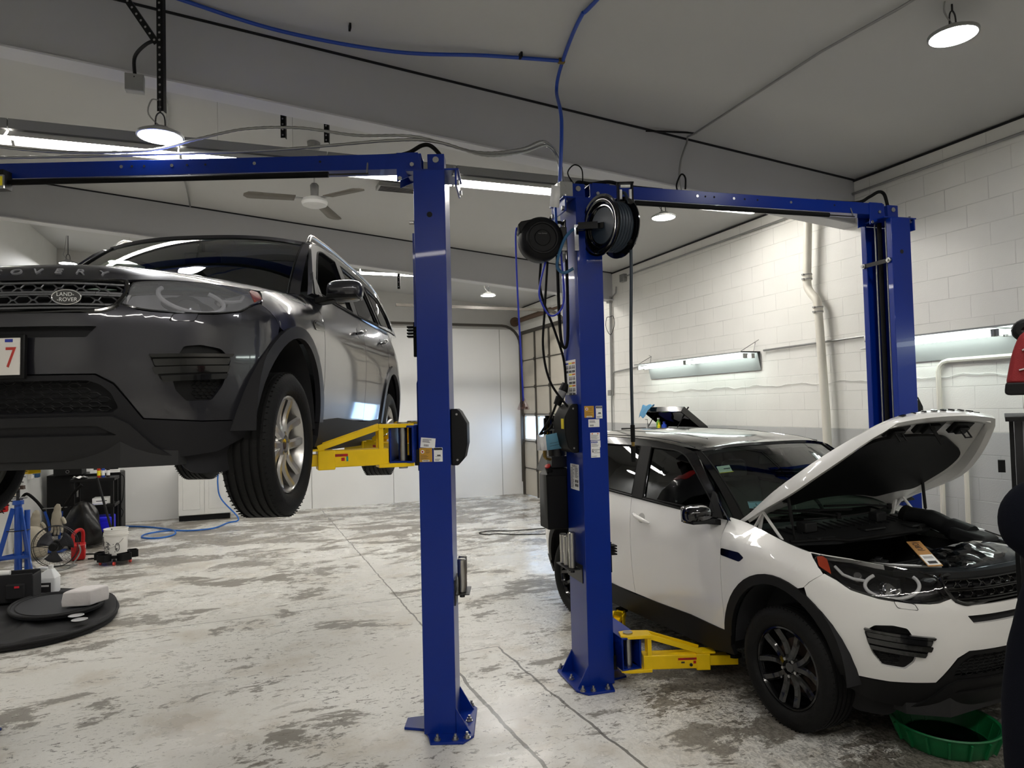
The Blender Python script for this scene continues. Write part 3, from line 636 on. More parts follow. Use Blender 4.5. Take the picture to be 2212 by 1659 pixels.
# ---- height adapters stored on the columns ----
m_cylm=mat('machined_steel','b4b2ac',.28,.95,var=.15,vs=25)
def adapter(loc,rz,label,r=.028,hh=.21):
    t=thing('height_adapter',label,'lift adapter',loc,rz,'steel height adapters')
    MB().lathe([(0,hh),(r*.75,hh),(r,hh-.006),(r,hh*.45),(r*.93,hh*.45-.003),(r*.93,0),(0,0)],24).build('tube',m_cylm,t)
    MB().lathe([(0,.0),(r*.6,0),(r*.6,-.035),(0,-.035)],16).build('stub',m_dsteel,t)
x1=-2.068+CX1+.1
for i,(x,y) in enumerate(((x1+.045,4.53),(x1+.045,4.62))):
    adapter((x,y,.855),0,['steel height adapter in the holder on the near blue column, front one','steel height adapter behind the front one on the near blue column'][i])
mb=MB();mb.box((CX1+.103,.0,.86),(.006,.2,.16));h_=mb.build('adapter_holder',m_dsteel,col1)
mb=MB();mb.box((CX1+.15,.0,.848),(.09,.2,.006));mb.build('shelf',m_dsteel,h_)
def W2(x,y,z): return (1.919+x*cos(R2)-y*sin(R2),5.653+x*sin(R2)+y*cos(R2),z)
for i,(y,z,hh) in enumerate(((-.04,.80,.26),(.06,.80,.22),(.14,.80,.22))):
    adapter(W2(-CX2-.155,y,z+.04),R2,['tall steel height adapter nearest the camera on the stickered column','middle steel height adapter on the stickered column','rearmost steel height adapter on the stickered column'][i],hh=hh)
mb=MB();mb.box((-CX2-.103,.04,.80),(.006,.3,.13));h_=mb.build('adapter_holder',m_dsteel,col2)
mb=MB();mb.box((-CX2-.155,.05,.833),(.09,.28,.006));mb.build('shelf',m_dsteel,h_)
# ---- manual hanging from the power unit ----
t=thing('instruction_manual','blue booklet with curled white pages hanging by the power unit','booklet',W2(px-.02,py-.18,1.70),R2)
mb=MB();mb.add([(-.09,0,0),(.07,0,.015),(.05,0,.14),(-.10,0,.115)],[(0,1,2,3)]);o=mb.build('cover',mat('manual_blue','5a8fa6',.6),t);so=o.modifiers.new('s','SOLIDIFY');so.thickness=.003
mb=MB();
for y in(.03,.05): mb.bar((-.07,-.003,y+.0),(.02,-.003,y+.015),.001,.002)
mb.build('cover_print',m_labt,o)
mb=MB();cs=cr([(-.09,.004,.06),(-.115,.0,.06),(-.14,.01,.055),(-.155,.03,.05)],6)
for a,b in zip(cs[:-1],cs[1:]): mb.add([(a.x,a.y,0.0),(b.x,b.y,.0),(b.x,b.y,.10),(a.x,a.y,.12)],[(0,1,2,3)])
o=mb.build('pages',m_lab,t);so=o.modifiers.new('s','SOLIDIFY');so.thickness=.004
# ---- cord reel and hanging work cord ----
t=thing('cord_reel','black round extension cord reel on the left of the stickered column','cord reel',(.235,5.10,3.255),R2-.12)
Mx=Matrix.Rotation(pi/2,4,'X')
mb=MB();mb.lathe([(0,.085),(.055,.085),(.06,.08),(.10,.08),(.105,.088),(.115,.088),(.12,.08),(.145,.07),(.16,.05),(.162,0),(.16,-.06),(.14,-.08),(0,-.08)],48,M=Mx);hs_=mb.build('reel_case',m_blk,t)
mb=MB();mb.prism([(-.165,.04),(-.175,.10),(-.15,.125),(.02,.162),(.0,.0)],-.06,.055,M=Mx);mb.build('outlet_nose',m_blk,hs_,bev=.008)
mb=MB();mb.box((.165,0,0),(.05,.10,.18));mb.box((.185,0.02,0),(.012,.1,.3));mb.build('wall_bracket',m_blkg,t,bev=.004)
txt('Auto Rewind',.012,m_grey,hs_,Matrix.Translation((.0,-.086,.03))@Matrix.Rotation(pi/2,4,'X'),.0004)
mb=MB();mb.tube(cr([(-.175,-.0,.09),(-.185,0,.0),(-.18,0,-.4),(-.165,0,-.9),(-.158,0,-1.18)],8),.007,8);mb.build('blue_cord',mat('cord_blue','1a2fae',.5),t,label='blue cord hanging down')
o=mb=MB();mb.lathe([(.012,.055),(.02,.04),(.045,-.02),(.042,-.03),(.0,-.03)],16,M=Matrix.Translation((-.158,0,-1.215)));tp=mb.build('clear_outlet_head',glassmat('clear_plastic','f0e8ea',.05),t,label='clear triple outlet')
mb=MB();mb.cyl((-.158,0,-1.235),(-.158,0,-1.20),.01,8)
for a in range(3): mb.box((-.158+.022*cos(a*2.1),.022*sin(a*2.1),-1.232),(.016,.016,.016))
mb.build('outlet_core',mat('brown_core','5d4638',.5),tp)
mb=MB();mb.tube(cr([(.04,.03,-.155),(.0,.03,-.3),(-.01,.03,-.42),(.06,.03,-.55),(.14,.03,-.52),(.175,.03,-.4),(.16,.03,-.1),(.15,.03,.03)],8),.007,8);mb.build('cord_loop',bpy.data.materials['cord_blue'],t)
mb=MB();mb.tube(cr([(.06,.05,-.15),(.03,.05,-.5),(.01,.05,-.8),(.06,.05,-1.05),(.2,.05,-1.25)],8),.009,8);mb.tube(cr([(.135,.05,-.1),(.14,.05,-.6),(.16,.05,-.78),(.20,.05,-.7),(.205,.05,-.1),(.19,.05,.12),(.14,.05,.15)],8),.012,8);mb.build('black_cable',m_rub,t)
# ---- air hose reel ----
t=thing('hose_reel','black steel air hose reel mounted high on the stickered column','hose reel',(.735,4.99,3.315),0)
ax=Vector((.86,.5,0));Mr=ax.to_track_quat('Z','Y').to_matrix().to_4x4()
mb=MB()
for s in(0,):
    mb.lathe([(.215,-.085),(.222,-.09),(.22,-.098),(.205,-.094),(.19,-.10),(.17,-.096),(.15,-.085),(.135,-.05),(.12,-.04),(.0,-.04),(0,-.034),(.118,-.034),(.14,-.078),(.215,-.08)],48,M=Mr,closed=False)
fl=mb.build('reel_flange',m_blkg,t)
mb=MB();mb.lathe([(0,.085),(.15,.085),(.19,.09),(.205,.086),(.222,.09),(.222,.082),(.15,.078),(0,.078)],48,M=Mr);mb.build('reel_flange',m_blkg,t)
mb=MB()
for k in range(6):
    for lay,rr in((0,.17),(1,.150)):
        mb.tube([Mr@Vector((rr*cos(a*pi/16),rr*sin(a*pi/16),-.068+.026*k+(.012 if lay else 0))) for a in range(32)],.0125,8,closed=True)
mb.cyl(Mr@Vector((0,0,-.07)),Mr@Vector((0,0,.07)),.13,24)
mb.build('coiled_hose',mat('hose_slate','1d2a36',.5),t)
mb=MB();mb.tube(cr([Mr@Vector((.02,.05,-.06)),Mr@Vector((.06,.1,-.06)),Mr@Vector((.1,.08,-.055)),Mr@Vector((.12,-.02,-.06))],6),.009,8);mb.cyl(Mr@Vector((0,0,-.05)),Mr@Vector((.02,.06,-.06)),.010,8);mb.build('swivel_fitting',bpy.data.materials['brass'],fl)
txt('BluBird',.045,mat('reel_logo_blue','2a66c8',.4),fl,Mr@Matrix.Translation((0,-.06,-.043))@Matrix.Rotation(pi,4,'X')@Matrix.Rotation(2.3,4,'Z'),.001)
mb=MB();mb.bar(Mr@Vector((-.0,0,-.11)),Mr@Vector((-.0,0,-.11))+Vector((-.14,.02,0)),.02,.05);mb.bar(Vector((-.24,.05,.03)),Vector((-.24,.05,-.16)),.03,.03);mb.bar(Vector((-.24,.05,-.0)),Vector((-.05,-.05,0)),.02,.04);mb.bar(Vector((.12,.06,.2)),Vector((-.02,.2,0)),.03,.05);mb.bar(Vector((-.2,.25,-.1)),Vector((.05,.13,-.0)),.05,.06);mb.build('mounting_arm',m_blkg,t)
gx,gz_=.115,.24
mb=MB()
for s in(-1,1):
    mb.box((gx+s*.05,0,gz_),(.012,.06,.15));mb.box((gx,0,gz_+s*.07),(.12,.06,.012))
g=mb.build('hose_guide',m_blk,t)
for s in(-1,1):
    MB().cyl((gx+s*.035,-.02,gz_-.05),(gx+s*.035,-.02,gz_+.02),.011,12).build('guide_roller',m_lab,g)
MB().cyl((gx-.035,-.02,gz_+.045),(gx+.035,-.02,gz_+.045),.011,12).build('guide_roller',m_lab,g)
mb=MB();mb.tube(cr([(gx-.06,.02,.16),(gx-.02,0,gz_-.0),(gx+.005,-.03,gz_-.03),(gx+.02,-.05,.1),(gx+.02,-.05,-.3),(gx+.0,-.05,-.9),(gx-.005,-.05,-1.48)],8),.0115,10);mb.build('hanging_hose',bpy.data.materials['hose_slate'],t)
MB().lathe([(0,.02),(.02,.022),(.035,.012),(.035,-.012),(.02,-.022),(0,-.02)],16,M=Matrix.Translation((gx+.022,-.05,-.13))).build('hose_stop',m_rub,t)
mb=MB();mb.cyl((gx-.005,-.05,-1.43),(gx-.005,-.05,-1.55),.016,12);mb.cyl((gx-.005,-.05,-1.58),(gx-.005,-.05,-1.69),.019,12,r2=.015);mb.build('hose_end',m_rub,t)
MB().cyl((gx-.005,-.05,-1.55),(gx-.005,-.05,-1.58),.012,12).build('brass_coupler',bpy.data.materials['brass'],t)
mb=MB();mb.tube(cr([(-.26,.03,.0),(-.32,.05,-.06),(-.37,.08,-.18),(-.38,.12,-.26),(-.33,.14,-.30),(-.26,.13,-.27)],8),.0115,10);mb.build('feed_hose',mat('feed_hose_blue','2d5f86',.45),t)
# ---------------- car surfaces ----------------
def spl(pts):
    xs=[p[0] for p in pts];ys=[p[1] for p in pts];n=len(xs)
    d=[(ys[i+1]-ys[i])/(xs[i+1]-xs[i]) for i in range(n-1)]
    m=[d[0]]+[(0 if d[i-1]*d[i]<=0 else 2*d[i-1]*d[i]/(d[i-1]+d[i])) for i in range(1,n-1)]+[d[-1]]
    def g(x):
        if x<=xs[0]: return ys[0]+m[0]*(x-xs[0])*0
        if x>=xs[-1]: return ys[-1]
        i=0
        while x>xs[i+1]: i+=1
        hh=xs[i+1]-xs[i];t=(x-xs[i])/hh
        return (2*t**3-3*t*t+1)*ys[i]+(t**3-2*t*t+t)*hh*m[i]+(-2*t**3+3*t*t)*ys[i+1]+(t**3-t*t)*hh*m[i+1]
    return g
def sstep(a,b,x):
    t=min(1,max(0,(x-a)/(b-a)));return t*t*(3-2*t)
XF,XR,NP,NR=-.30,-2.85,2.8,3.2
_w0=spl([(.15,.84),(.3,.885),(.45,.915),(.6,.932),(.75,.942),(.9,.945),(1.0,.938),(1.1,.918),(1.2,.885),(1.32,.845)])
_ft=spl([(-3.8,1.3),(-.6,1.215),(-.5,1.20),(0,1.145),(.2,1.11),(.4,1.075),(.7,1.03)])
_xf=spl([(.15,.60),(.25,.70),(.35,.775),(.45,.82),(.55,.85),(.7,.87),(.85,.868),(.95,.85),(1.02,.82),(1.08,.76),(1.14,.66),(1.3,.5)])
_xr=spl([(.15,-3.45),(.3,-3.6),(.5,-3.68),(.75,-3.70),(1.0,-3.66),(1.3,-3.58)])
def wide(x,z):
    g=sstep(-.9,-.35,x);f=_ft(x)
    return _w0(z)-g*.13*min(1.2,max(0,(z-(f-.16))/.16))**2
# normalised front/rear plan curves by arclength: param th 0..pi/2
def _tab(a,w,n):
    T=[];L=0;px,py=0,w
    N=400
    for i in range(N+1):
        th=pi/2*i/N
        x=a*abs(sin(th))**(2/n);y=w*abs(cos(th))**(2/n)
        L+=hypot(x-px,y-py);px,py=x,y
        T.append((L,x/a,y/w))
    return T
TF=_tab(1.16,.94,NP);TR=_tab(.85,.94,NR);LF=TF[-1][0];LR=TR[-1][0]
def _lk(T,s):
    lo,hi=0,len(T)-1
    if s>=T[-1][0]: return T[-1][1],T[-1][2]
    while hi-lo>1:
        m=(lo+hi)//2
        if T[m][0]<=s: lo=m
        else: hi=m
    t=(s-T[lo][0])/max(1e-9,T[hi][0]-T[lo][0])
    return T[lo][1]+t*(T[hi][1]-T[lo][1]),T[lo][2]+t*(T[hi][2]-T[lo][2])
# s coordinate: 0 at x=XF on the side (left, +y), grows to LF at the nose centre, then to the other side; negative towards the rear
def belt(s,z):
    sg=1
    if s>LF: s=2*LF-s;sg=-1
    if s>=0:
        a,b=_lk(TF,s);x=XF+(_xf(z)-XF)*a;return (x,sg*wide(x,z)*b,z)
    x=XF+s
    if x>=XR: return (x,sg*wide(x,z),z)
    a,b=_lk(TR,XR-x);x2=XR+(_xr(z)-XR)*a;return (x2,sg*wide(x2,z)*b,z)
def s_y(y,z=.8):   # s on the front where |y| lies; y>=0 left
    w=wide(.6,z);t=min(1,abs(y)/w)
    lo,hi=0,len(TF)-1
    while hi-lo>1:
        m=(lo+hi)//2
        if TF[m][2]>=t: lo=m
        else: hi=m
    s=TF[lo][0];return s if y>=0 else 2*LF-s
def s_x(x,z=.8):
    if x<=XF: return x-XF
    t=min(1,(x-XF)/(_xf(z)-XF))
    lo,hi=0,len(TF)-1
    while hi-lo>1:
        m=(lo+hi)//2
        if TF[m][1]<=t: lo=m
        else: hi=m
    return TF[lo][0]
def NRM(fn,a,b,e=.004):
    p=Vector(fn(a,b));u=Vector(fn(a+e,b))-Vector(fn(a-e,b));v=Vector(fn(a,b+e))-Vector(fn(a,b-e))
    n=u.cross(v)
    if n.length<1e-12: n=Vector((1,0,0))
    n.normalize();c=Vector((-1.4+(p.x+1.4)*.55,p.y*.0,.75))
    if n.dot(p-c)<0: n=-n
    return p,n
def rc(pts,r=.02,n=4):
    out=[];N_=len(pts)
    for i in range(N_):
        a,b,c=Vector(pts[i-1][:2]),Vector(pts[i][:2]),Vector(pts[(i+1)%N_][:2])
        ri=pts[i][2] if len(pts[i])>2 else r
        u=(a-b);v=(c-b);k=min(ri,u.length*.45,v.length*.45)
        if k<1e-4: out.append((b.x,b.y));continue
        p=b+u.normalized()*k;q=b+v.normalized()*k
        for j in range(n+1):
            t=j/n;z=p*(1-t)**2+b*2*t*(1-t)+q*t*t;out.append((z.x,z.y))
    return out
def panel(name,parent,mt,fn,poly,holes=(),off=0,th=.012,step=.05,ang=32,offf=None,label=None):
    bm=bmesh.new()
    for P in [poly]+list(holes):
        vs=[bm.verts.new((p[0],p[1],0)) for p in P]
        for i in range(len(vs)): bm.edges.new((vs[i-1],vs[i]))
    bmesh.ops.triangle_fill(bm,edges=bm.edges[:],use_beauty=True,use_dissolve=False)
    xs=[v.co.x for v in bm.verts];ys=[v.co.y for v in bm.verts]
    st=step if isinstance(step,tuple) else (step,step)
    for ax,(lo,hi) in enumerate(((min(xs),max(xs)),(min(ys),max(ys)))):
        n=int((hi-lo)/st[ax]);
        for k in range(1,n+1):
            c=lo+(hi-lo)*k/(n+1);co_=(c,0,0) if ax==0 else (0,c,0);no=(1,0,0) if ax==0 else (0,1,0)
            bmesh.ops.bisect_plane(bm,geom=bm.verts[:]+bm.edges[:]+bm.faces[:],dist=1e-5,plane_co=co_,plane_no=no)
    bm.verts.index_update()
    V=[];I=[]
    for v in bm.verts:
        p,n=NRM(fn,v.co.x,v.co.y);o=off+(offf(v.co.x,v.co.y) if offf else 0);V.append(p+n*o);I.append(p+n*(o-th))
    K=len(V);F=[tuple(v.index for v in f.verts) for f in bm.faces]
    R=[tuple(v.index for v in e.verts) for e in bm.edges if len(e.link_faces)==1]
    mb=MB();mb.add(V+I,F+[tuple(i+K for i in f[::-1]) for f in F]+[(a,b,b+K,a+K) for a,b in R])
    bm.free()
    return mb.build(name,mt,parent,ang=ang,label=label)
BL_=lambda s,z:belt(s,z)
BRr=lambda s,z:belt(2*LF-s,z)
def mirp(P): return [(2*LF-p[0],)+tuple(p[1:]) for p in reversed(P)]
def arcp(cs,cz,a,b,zb,n=22,rev=False):
    out=[];t0=asin((zb-cz)/b)
    for k in range(n+1):
        t=t0+(pi-2*t0)*k/n;out.append((cs+a*cos(t),cz+b*sin(t)))
    return out[::-1] if rev else out
ZB=spl([(-3.6,1.335),(-2.9,1.29),(-2.1,1.26),(-1.6,1.24),(-1.2,1.225),(-.5,1.205)])
ZT=spl([(-3.75,1.60),(-3.5,1.655),(-3.0,1.705),(-2.4,1.73),(-1.8,1.725),(-1.3,1.695),(-1.05,1.65)])
def GH(x,z):
    zb=ZB(x);y=.872-.335*(z-zb)-.02*max(0,(z-zb)/.45)**2
    y*=1-.06*sstep(-2.9,-3.7,x)
    return (x,y,z)
GHR=lambda x,z:(lambda p:(p[0],-p[1],p[2]))(GH(x,z))
def ROOF(x,y):
    z=ZT(x);yE=GH(x,z)[1];t=min(1.15,abs(y)/yE)
    return (x,y,z+.05*(1-t**3.2)-.0)
def yroof(x): return GH(x,ZT(x))[1]
def WS(u,v): # u -1..1 across, v 0 base..1 top
    b=Vector((-.28-.24*abs(u)**2.2,u*.745,1.20-.0*abs(u)));xt=-.97-.10*abs(u)**2.2
    t=Vector((xt,u*.665,ROOF(min(-1.0,xt),u*.665)[2]-.012))
    p=b.lerp(t,v);bul=4*v*(1-v)*.03;return (p.x+bul*.7,p.y,p.z+bul*.7)
_hs=lambda v:1.18-1.43*v**.9
_hz=spl([(-.3,1.218),(-.05,1.18),(.2,1.145),(.5,1.098),(.77,1.085),(1.04,1.062),(1.18,1.045)])
_cx=spl([(0,.745),(.03,.725),(.08,.68),(.2,.53),(.5,.20),(1,-.36)])
_cz=spl([(0,1.045),(.03,1.083),(.08,1.12),(.2,1.158),(.5,1.215),(1,1.262)])
def HOOD(u,v):
    v=max(0,min(1.02,v));s=_hs(v);B=belt(s,_hz(s));a=abs(u);p=3.2-.9*min(1,v*3)
    return (_cx(v)+(B[0]-_cx(v))*a**2.3, u*abs(B[1]), _cz(v)-(_cz(v)-B[2])*a**p)
def wheel(parent,x,y,z,side,mt_rim,rr=.243,steer=0,label=None):
    """side +1: outer face toward +y"""
    M=Matrix.Translation((x,y,z))@Matrix.Rotation(steer,4,'Z')@Matrix.Rotation(-pi/2*side,4,'X')  # local z -> outward
    T=[];w=.118;R=.37
    prof=[(rr+.004,w*.62),(rr+.012,w*.84),(rr+.03,w*.98),(R-.055,w*1.04),(R-.03,w*.98),(R-.012,w*.86)]
    for k,yy in enumerate((.62,.30,-.02,-.34,-.66)):
        prof+=[(R-.001,w*yy+.022 if k else w*.78),(R,w*(yy+.06)),(R-.009,w*(yy+.055)),(R-.009,w*(yy-.055)),(R,w*(yy-.06))]
    prof+=[(R-.012,-w*.86),(R-.03,-w*.98),(R-.055,-w*1.04),(rr+.03,-w*.98),(rr+.004,-w*.7)]
    mb=MB();mb.lathe(prof,72,M=M)
    # shallow sipe blocks on the shoulders
    for k in range(72):
        a=2*pi*k/72
        for zz in(.80,-.80):
            c=M@Vector(((R-.004)*cos(a),(R-.004)*sin(a),w*zz));mb.box((0,0,0),(.006,.0022,.022),M=(M.to_3x3()@Matrix.Rotation(a,3,'Z')).to_4x4());n=8
            for q in range(len(mb.v)-8,len(mb.v)): mb.v[q]=tuple(Vector(mb.v[q])+c)
    t=mb.build('wheel',m_tire,parent,label=label)
    mb=MB();mb.lathe([(rr+.006,w*.66),(rr+.006,w*.80),(rr-.004,w*.82),(rr-.012,w*.70),(rr-.022,w*.4),(rr-.03,-w*.7),(rr-.02,-w*.75),(rr+.004,-w*.7)],56,M=M);
    r=mb.build('rim',mt_rim,t)
    mb=MB()
    for k in range(5):
        a0=2*pi*k/5+.3
        for s2 in(-1,1):
            pts=[]
            for j in range(9):
                q=j/8;rad=.045+(rr-.012-.045)*q;ang=a0+s2*(.16+.22*q**.8);zz=w*(.55-.16*sin(pi*min(1,q*1.05))+.12*q)
                wd=.016+.010*q+.008*(1-q)
                pts.append((rad,ang,zz,wd))
            vs=[]
            for rad,ang,zz,wd in pts:
                c=Vector((rad*cos(ang),rad*sin(ang),zz));tt=Vector((-sin(ang),cos(ang),0))
                vs+=[M@(c-tt*wd),M@(c-tt*wd*.55+Vector((0,0,.012))),M@(c+tt*wd*.55+Vector((0,0,.012))),M@(c+tt*wd),M@(c+Vector((0,0,-.04)))]
            fs=[]
            for j in range(8):
                for e in range(5): fs.append((j*5+e,j*5+(e+1)%5,j*5+5+(e+1)%5,j*5+5+e))
            fs+=[(4,3,2,1,0),tuple(range(40,45))]
            mb.add(vs,fs)
    mb.lathe([(0,w*.5),(.07,w*.5),(.078,w*.42),(.075,w*.1),(0,w*.1)],30,M=M)
    mb.build('spokes',mt_rim,t)
    MB().lathe([(0,w*.60),(.028,w*.60),(.033,w*.57),(.034,w*.45),(0,w*.45)],28,M=M).build('centre_cap',m_blkg if mt_rim is m_rimb else m_chrome,t)
    for k in range(5):
        a=2*pi*k/5-.33;c=Vector((.054*cos(a),.054*sin(a),w*.5));MB().cyl(M@c,M@(c+Vector((0,0,.018))),.0105,6).build('lug_nut',m_steel,t)
    MB().lathe([(.06,-.02),(.165,-.02),(.165,-.035),(.06,-.035)],40,M=M,closed=True).build('brake_disc',m_brk,t)
    MB().lathe([(0,-w*.55),(rr-.03,-w*.55),(rr-.03,-w*.6),(0,-w*.6)],32,M=M).build('brake_shield',m_gap,t)
    return t
m_tire=mat('tire_rubber','0a0a0a',.68,spec=.25,bump=.2,bs=90)
m_rims=mat('rim_silver','b9b7b3',.3,.85,.3);m_rimb=mat('rim_black','0a0a0b',.15,.2,.6)
m_brk=mat('brake_rust','5e5047',.5,.8)
m_inner=mat('interior_dark','2b2c2e',.8);m_seat=mat('seat_grey','5a5b5e',.7)
m_under=mat('underbody','1a1a1b',.8,var=.3,vs=6)
m_gws=glassmat('windscreen_glass','d5e0da',.0,1.75)
m_gfr=glassmat('front_side_glass','6a726e',.0,1.6);m_grr=glassmat('privacy_glass','0d0f0f',.0,1.6)
m_lens=glassmat('lens_plastic','e8e8e8',.0,1.45);m_amber=mat('amber_lens','8a2c10',.2,coat=.6);m_refl=mat('lamp_reflector','9a9a9c',.15,1)
m_lampin=mat('lamp_inner','1a1a1c',.25,.5)
m_lensD=glareglass('glare_lens','e4e4e6','d4d6da',.12)  # glare painted into the dark car's headlamp lens
m_drl=mat('light_guide','f0f0f0',.25,coat=.5)
m_plate=mat('plate_white','d6d2cc',.4);m_plred=mat('plate_red','b03028',.4)
def car(name,label,pos,t,pit,paint,roofm,aframe,cladding,rimm,style,hubz):
    """builds the compact SUV; style 'D' closed and raised, 'W' with its bonnet open"""
    root=thing(name,label,'car',pos,t-pi/2)
    root.rotation_euler=(0,-pit,t-pi/2)
    D=style=='D'
    bp=paint;gl=m_blkg
    fA_o=arcp(.255,.36,.485,.575,.44);fA_i=arcp(.255,.36,.415,.515,.44)
    rA_o=arcp(-2.44,.36,.50,.585,.44);rA_i=arcp(-2.44,.36,.43,.52,.44)
    g=.003
    for sd,fn in((1,BL_),(-1,BRr)):
        sfx=''
        # fender
        arc=[p for p in fA_o if p[0]<.47]   # from left end up to the seam, ordered right->left
        arc=sorted(arc,key=lambda p:-p[0])
        poly=[(-.232,.45),(-.222,.55),(-.222,1.0),(-.245,1.12),(-.275,1.214)]
        poly+=[(-.05,_hz(-.05)-.004),(.2,_hz(.2)-.004),(.49,_hz(.49)-.004),(.515,1.07),(.60,1.0),(.52,.945),(.478,.905)]
        arc=[p for p in fA_o if p[0]<.47 and not(p[0]<-.2 and p[1]<.46)]
        poly+=[(p[0],p[1]) for p in arc]
        fen=panel('fender',root,bp,fn,poly,step=.045)
        # side vent
        vp=rc([(-.222,1.022),(-.05,1.022),(.0,.995),(-.04,.962),(-.222,.975)],.012)
        panel('side_vent',fen,gl,fn,vp,off=.004,th=.008,step=.05)
        if D: panel('side_vent_blade',fen,bp,fn,rc([(-.20,1.012),(-.06,1.012),(-.03,.998),(-.20,1.0)],.003),off=.007,th=.006)
        # doors
        zb=lambda s:ZB(s+XF)-.004
        fd=[(-.232,.455),(-.228,.55),(-.228,1.0),(-.251,1.12),(-.283,1.195)]+[(s,zb(s)) for s in(-.5,-.8,-1.1,-1.405)]+[(-1.35,1.05),(-1.335,.95),(-1.325,.455)]
        d1=panel('front_door',root,bp,fn,fd,step=.05)
        rd=[(-1.331,.455),(-1.341,.95),(-1.356,1.05),(-1.411,zb(-1.41))]+[(s,zb(s)) for s in(-1.7,-2.0,-2.3)]+[(-2.34,1.1),(-2.27,.97)]
        rd+=[p for p in arcp(-2.44,.36,.506,.591,.44,40) if p[0]>-2.28 and p[0]<5][::-1]+[(-1.90,.455)]
        d2=panel('rear_door',root,bp,fn,rd,step=.05)
        for dd,hx0,hz0 in((d1,-1.30,1.115),(d2,-2.22,1.15)):
            pts=[]
            for q in range(9):
                s=hx0+.235*q/8;p,n=NRM(fn,s,hz0-.045*q/8);pts.append(p+n*(.012+.032*sin(pi*q/8)**.4))
            mb=MB();mb.tube(pts,[.008,.014,.017,.017,.017,.017,.017,.014,.008],10);mb.build('door_handle',bp,dd)
            cp=[(hx0+.10+.045*cos(a*pi/10),hz0-.02+.04*sin(a*pi/10)) for a in range(20)]
            panel('handle_recess_shade',dd,m_handshade(paint),fn,cp,off=.0012,th=.003,step=.03)  # flat disc on the door, shade behind the handle painted in
        # quarter panel and tail
        q=[(-2.346,1.1),(-2.306,zb(-2.306))]+[(s,zb(s)) for s in(-2.6,-2.9,-3.2)]+[(-3.5,1.3),(-4.06,1.3),(-4.06,.47),(-2.95,.47)]
        q+=[p for p in arcp(-2.44,.36,.506,.591,.44,40) if p[0]<-2.276][::-1]+[(-2.276,.97)]
        panel('quarter_panel',root,bp,fn,q,step=.06)
        # tail lamp
        panel('tail_lamp',root,m_red,fn,rc([(-3.02,1.22),(-3.02,.98),(-3.2,.95),(-3.45,.98),(-3.45,1.2)],.03),off=.006,th=.01)
        # cladding: arches and sill
        for ao,ai in((fA_o,fA_i),(rA_o,rA_i)):
            panel('wheel_arch_trim',root,m_arD if D else cladding,fn,ao+ai[::-1],off=.014,th=.03,step=.05)
        sp=[(-.165,.45),(-.19,.36),(-.17,.30),(-.4,.27),(-1.75,.27),(-1.96,.30),(-1.93,.36),(-1.95,.47),(-1.33,.445),(-.6,.468)]
        panel('sill_trim',root,cladding,fn,sp,off=.008,th=.03,step=.06)
        panel('rear_bumper',root,cladding,fn,[(-2.93,.46),(-2.90,.33),(-3.1,.28),(-4.06,.28),(-4.06,.46)],off=.006,th=.02,step=.06)
        # wheel wells: dark liners
        for cs in(0,-2.741):
            mb=MB();vs=[];A=18
            for k in range(A+1):
                a=pi*k/A
                for yy in(.90,.55): vs.append((cs+.45*cos(a)*(1.03 if cs<-1 else 1.0),sd*yy,.40+.50*sin(a)))
            mb.add(vs,[(2*k,2*k+1,2*k+3,2*k+2) for k in range(A)]);
            vs=[(cs+.45*cos(pi*k/A),sd*.55,.40+.50*sin(pi*k/A)) for k in range(A+1)];mb.add(vs+[(cs,sd*.55,.25)],[(k,k+1,A+1) for k in range(A)])
            mb.build('wheel_well',m_gap,root)
        # greenhouse
        gf=GH if sd>0 else GHR
        ztf=lambda x:ZT(x)-.002
        front=[(-.515,1.207),(-.62,1.29),(-.80,1.445),(-.98,1.60),(-1.06,ztf(-1.06))]
        out=front+[(x,ztf(x)) for x in(-1.2,-1.4,-1.8,-2.2,-2.6,-3.0,-3.3,-3.5)]+[(-3.62,1.5),(-3.66,1.335)]+[(x,ZB(x)) for x in(-3.3,-2.9,-2.5,-2.1,-1.7,-1.3,-.9)]
        w1=rc([(-.66,1.24,.01),(-.72,1.31,.03),(-.97,1.50,.06),(-1.14,1.615,.05),(-1.27,1.648,.05),(-1.62,1.662,.015),(-1.545,1.255,.01)],.02)
        w2=rc([(-1.71,1.262,.01),(-1.775,1.664,.015),(-2.42,1.664,.02),(-2.52,1.30,.02)],.02)
        w3=rc([(-2.62,1.315),(-2.56,1.655),(-3.05,1.635,.05),(-3.38,1.50,.05),(-3.42,1.37)],.02)
        fr=panel('window_frame',root,aframe,gf,out,holes=[w1,w2,w3],th=.03,step=.09)
        # b pillar in matt black, slightly proud
        panel('pillar_trim',fr,m_blk,gf,[(-1.55,1.235),(-1.625,1.668),(-1.77,1.668),(-1.705,1.245)],off=.003,th=.006,step=.1)
        if not D: panel('side_window',root,m_gfr,gf,[(p[0],p[1]) for p in w1],off=-.012,th=.004,step=.12)
        panel('side_window',root,m_grr,gf,w2,off=-.012,th=.004,step=.12);panel('side_window',root,m_grr,gf,w3,off=-.012,th=.004,step=.12)
        tri=rc([(-.56,1.21),(-.66,1.215),(-.73,1.215),(-.73,1.385),(-.70,1.37)],.008)
        panel('mirror_base',fr,m_blk,gf,tri,off=.006,th=.02,step=.1)
        # rubber line round the glass
        for w in(w1,w2,w3):
            mb=MB();mb.tube([Vector(gf(*p)) +Vector((0,sd*.001,0)) for p in w],.006,6,closed=True);mb.build('window_seal',m_rub,fr)
        mb=MB();mb.tube([Vector(gf(x,ZB(x)))+Vector((0,sd*.006,.004)) for x in[-.62-.2*k for k in range(15)]],.007,6);mb.build('belt_seal',m_rub,fr)
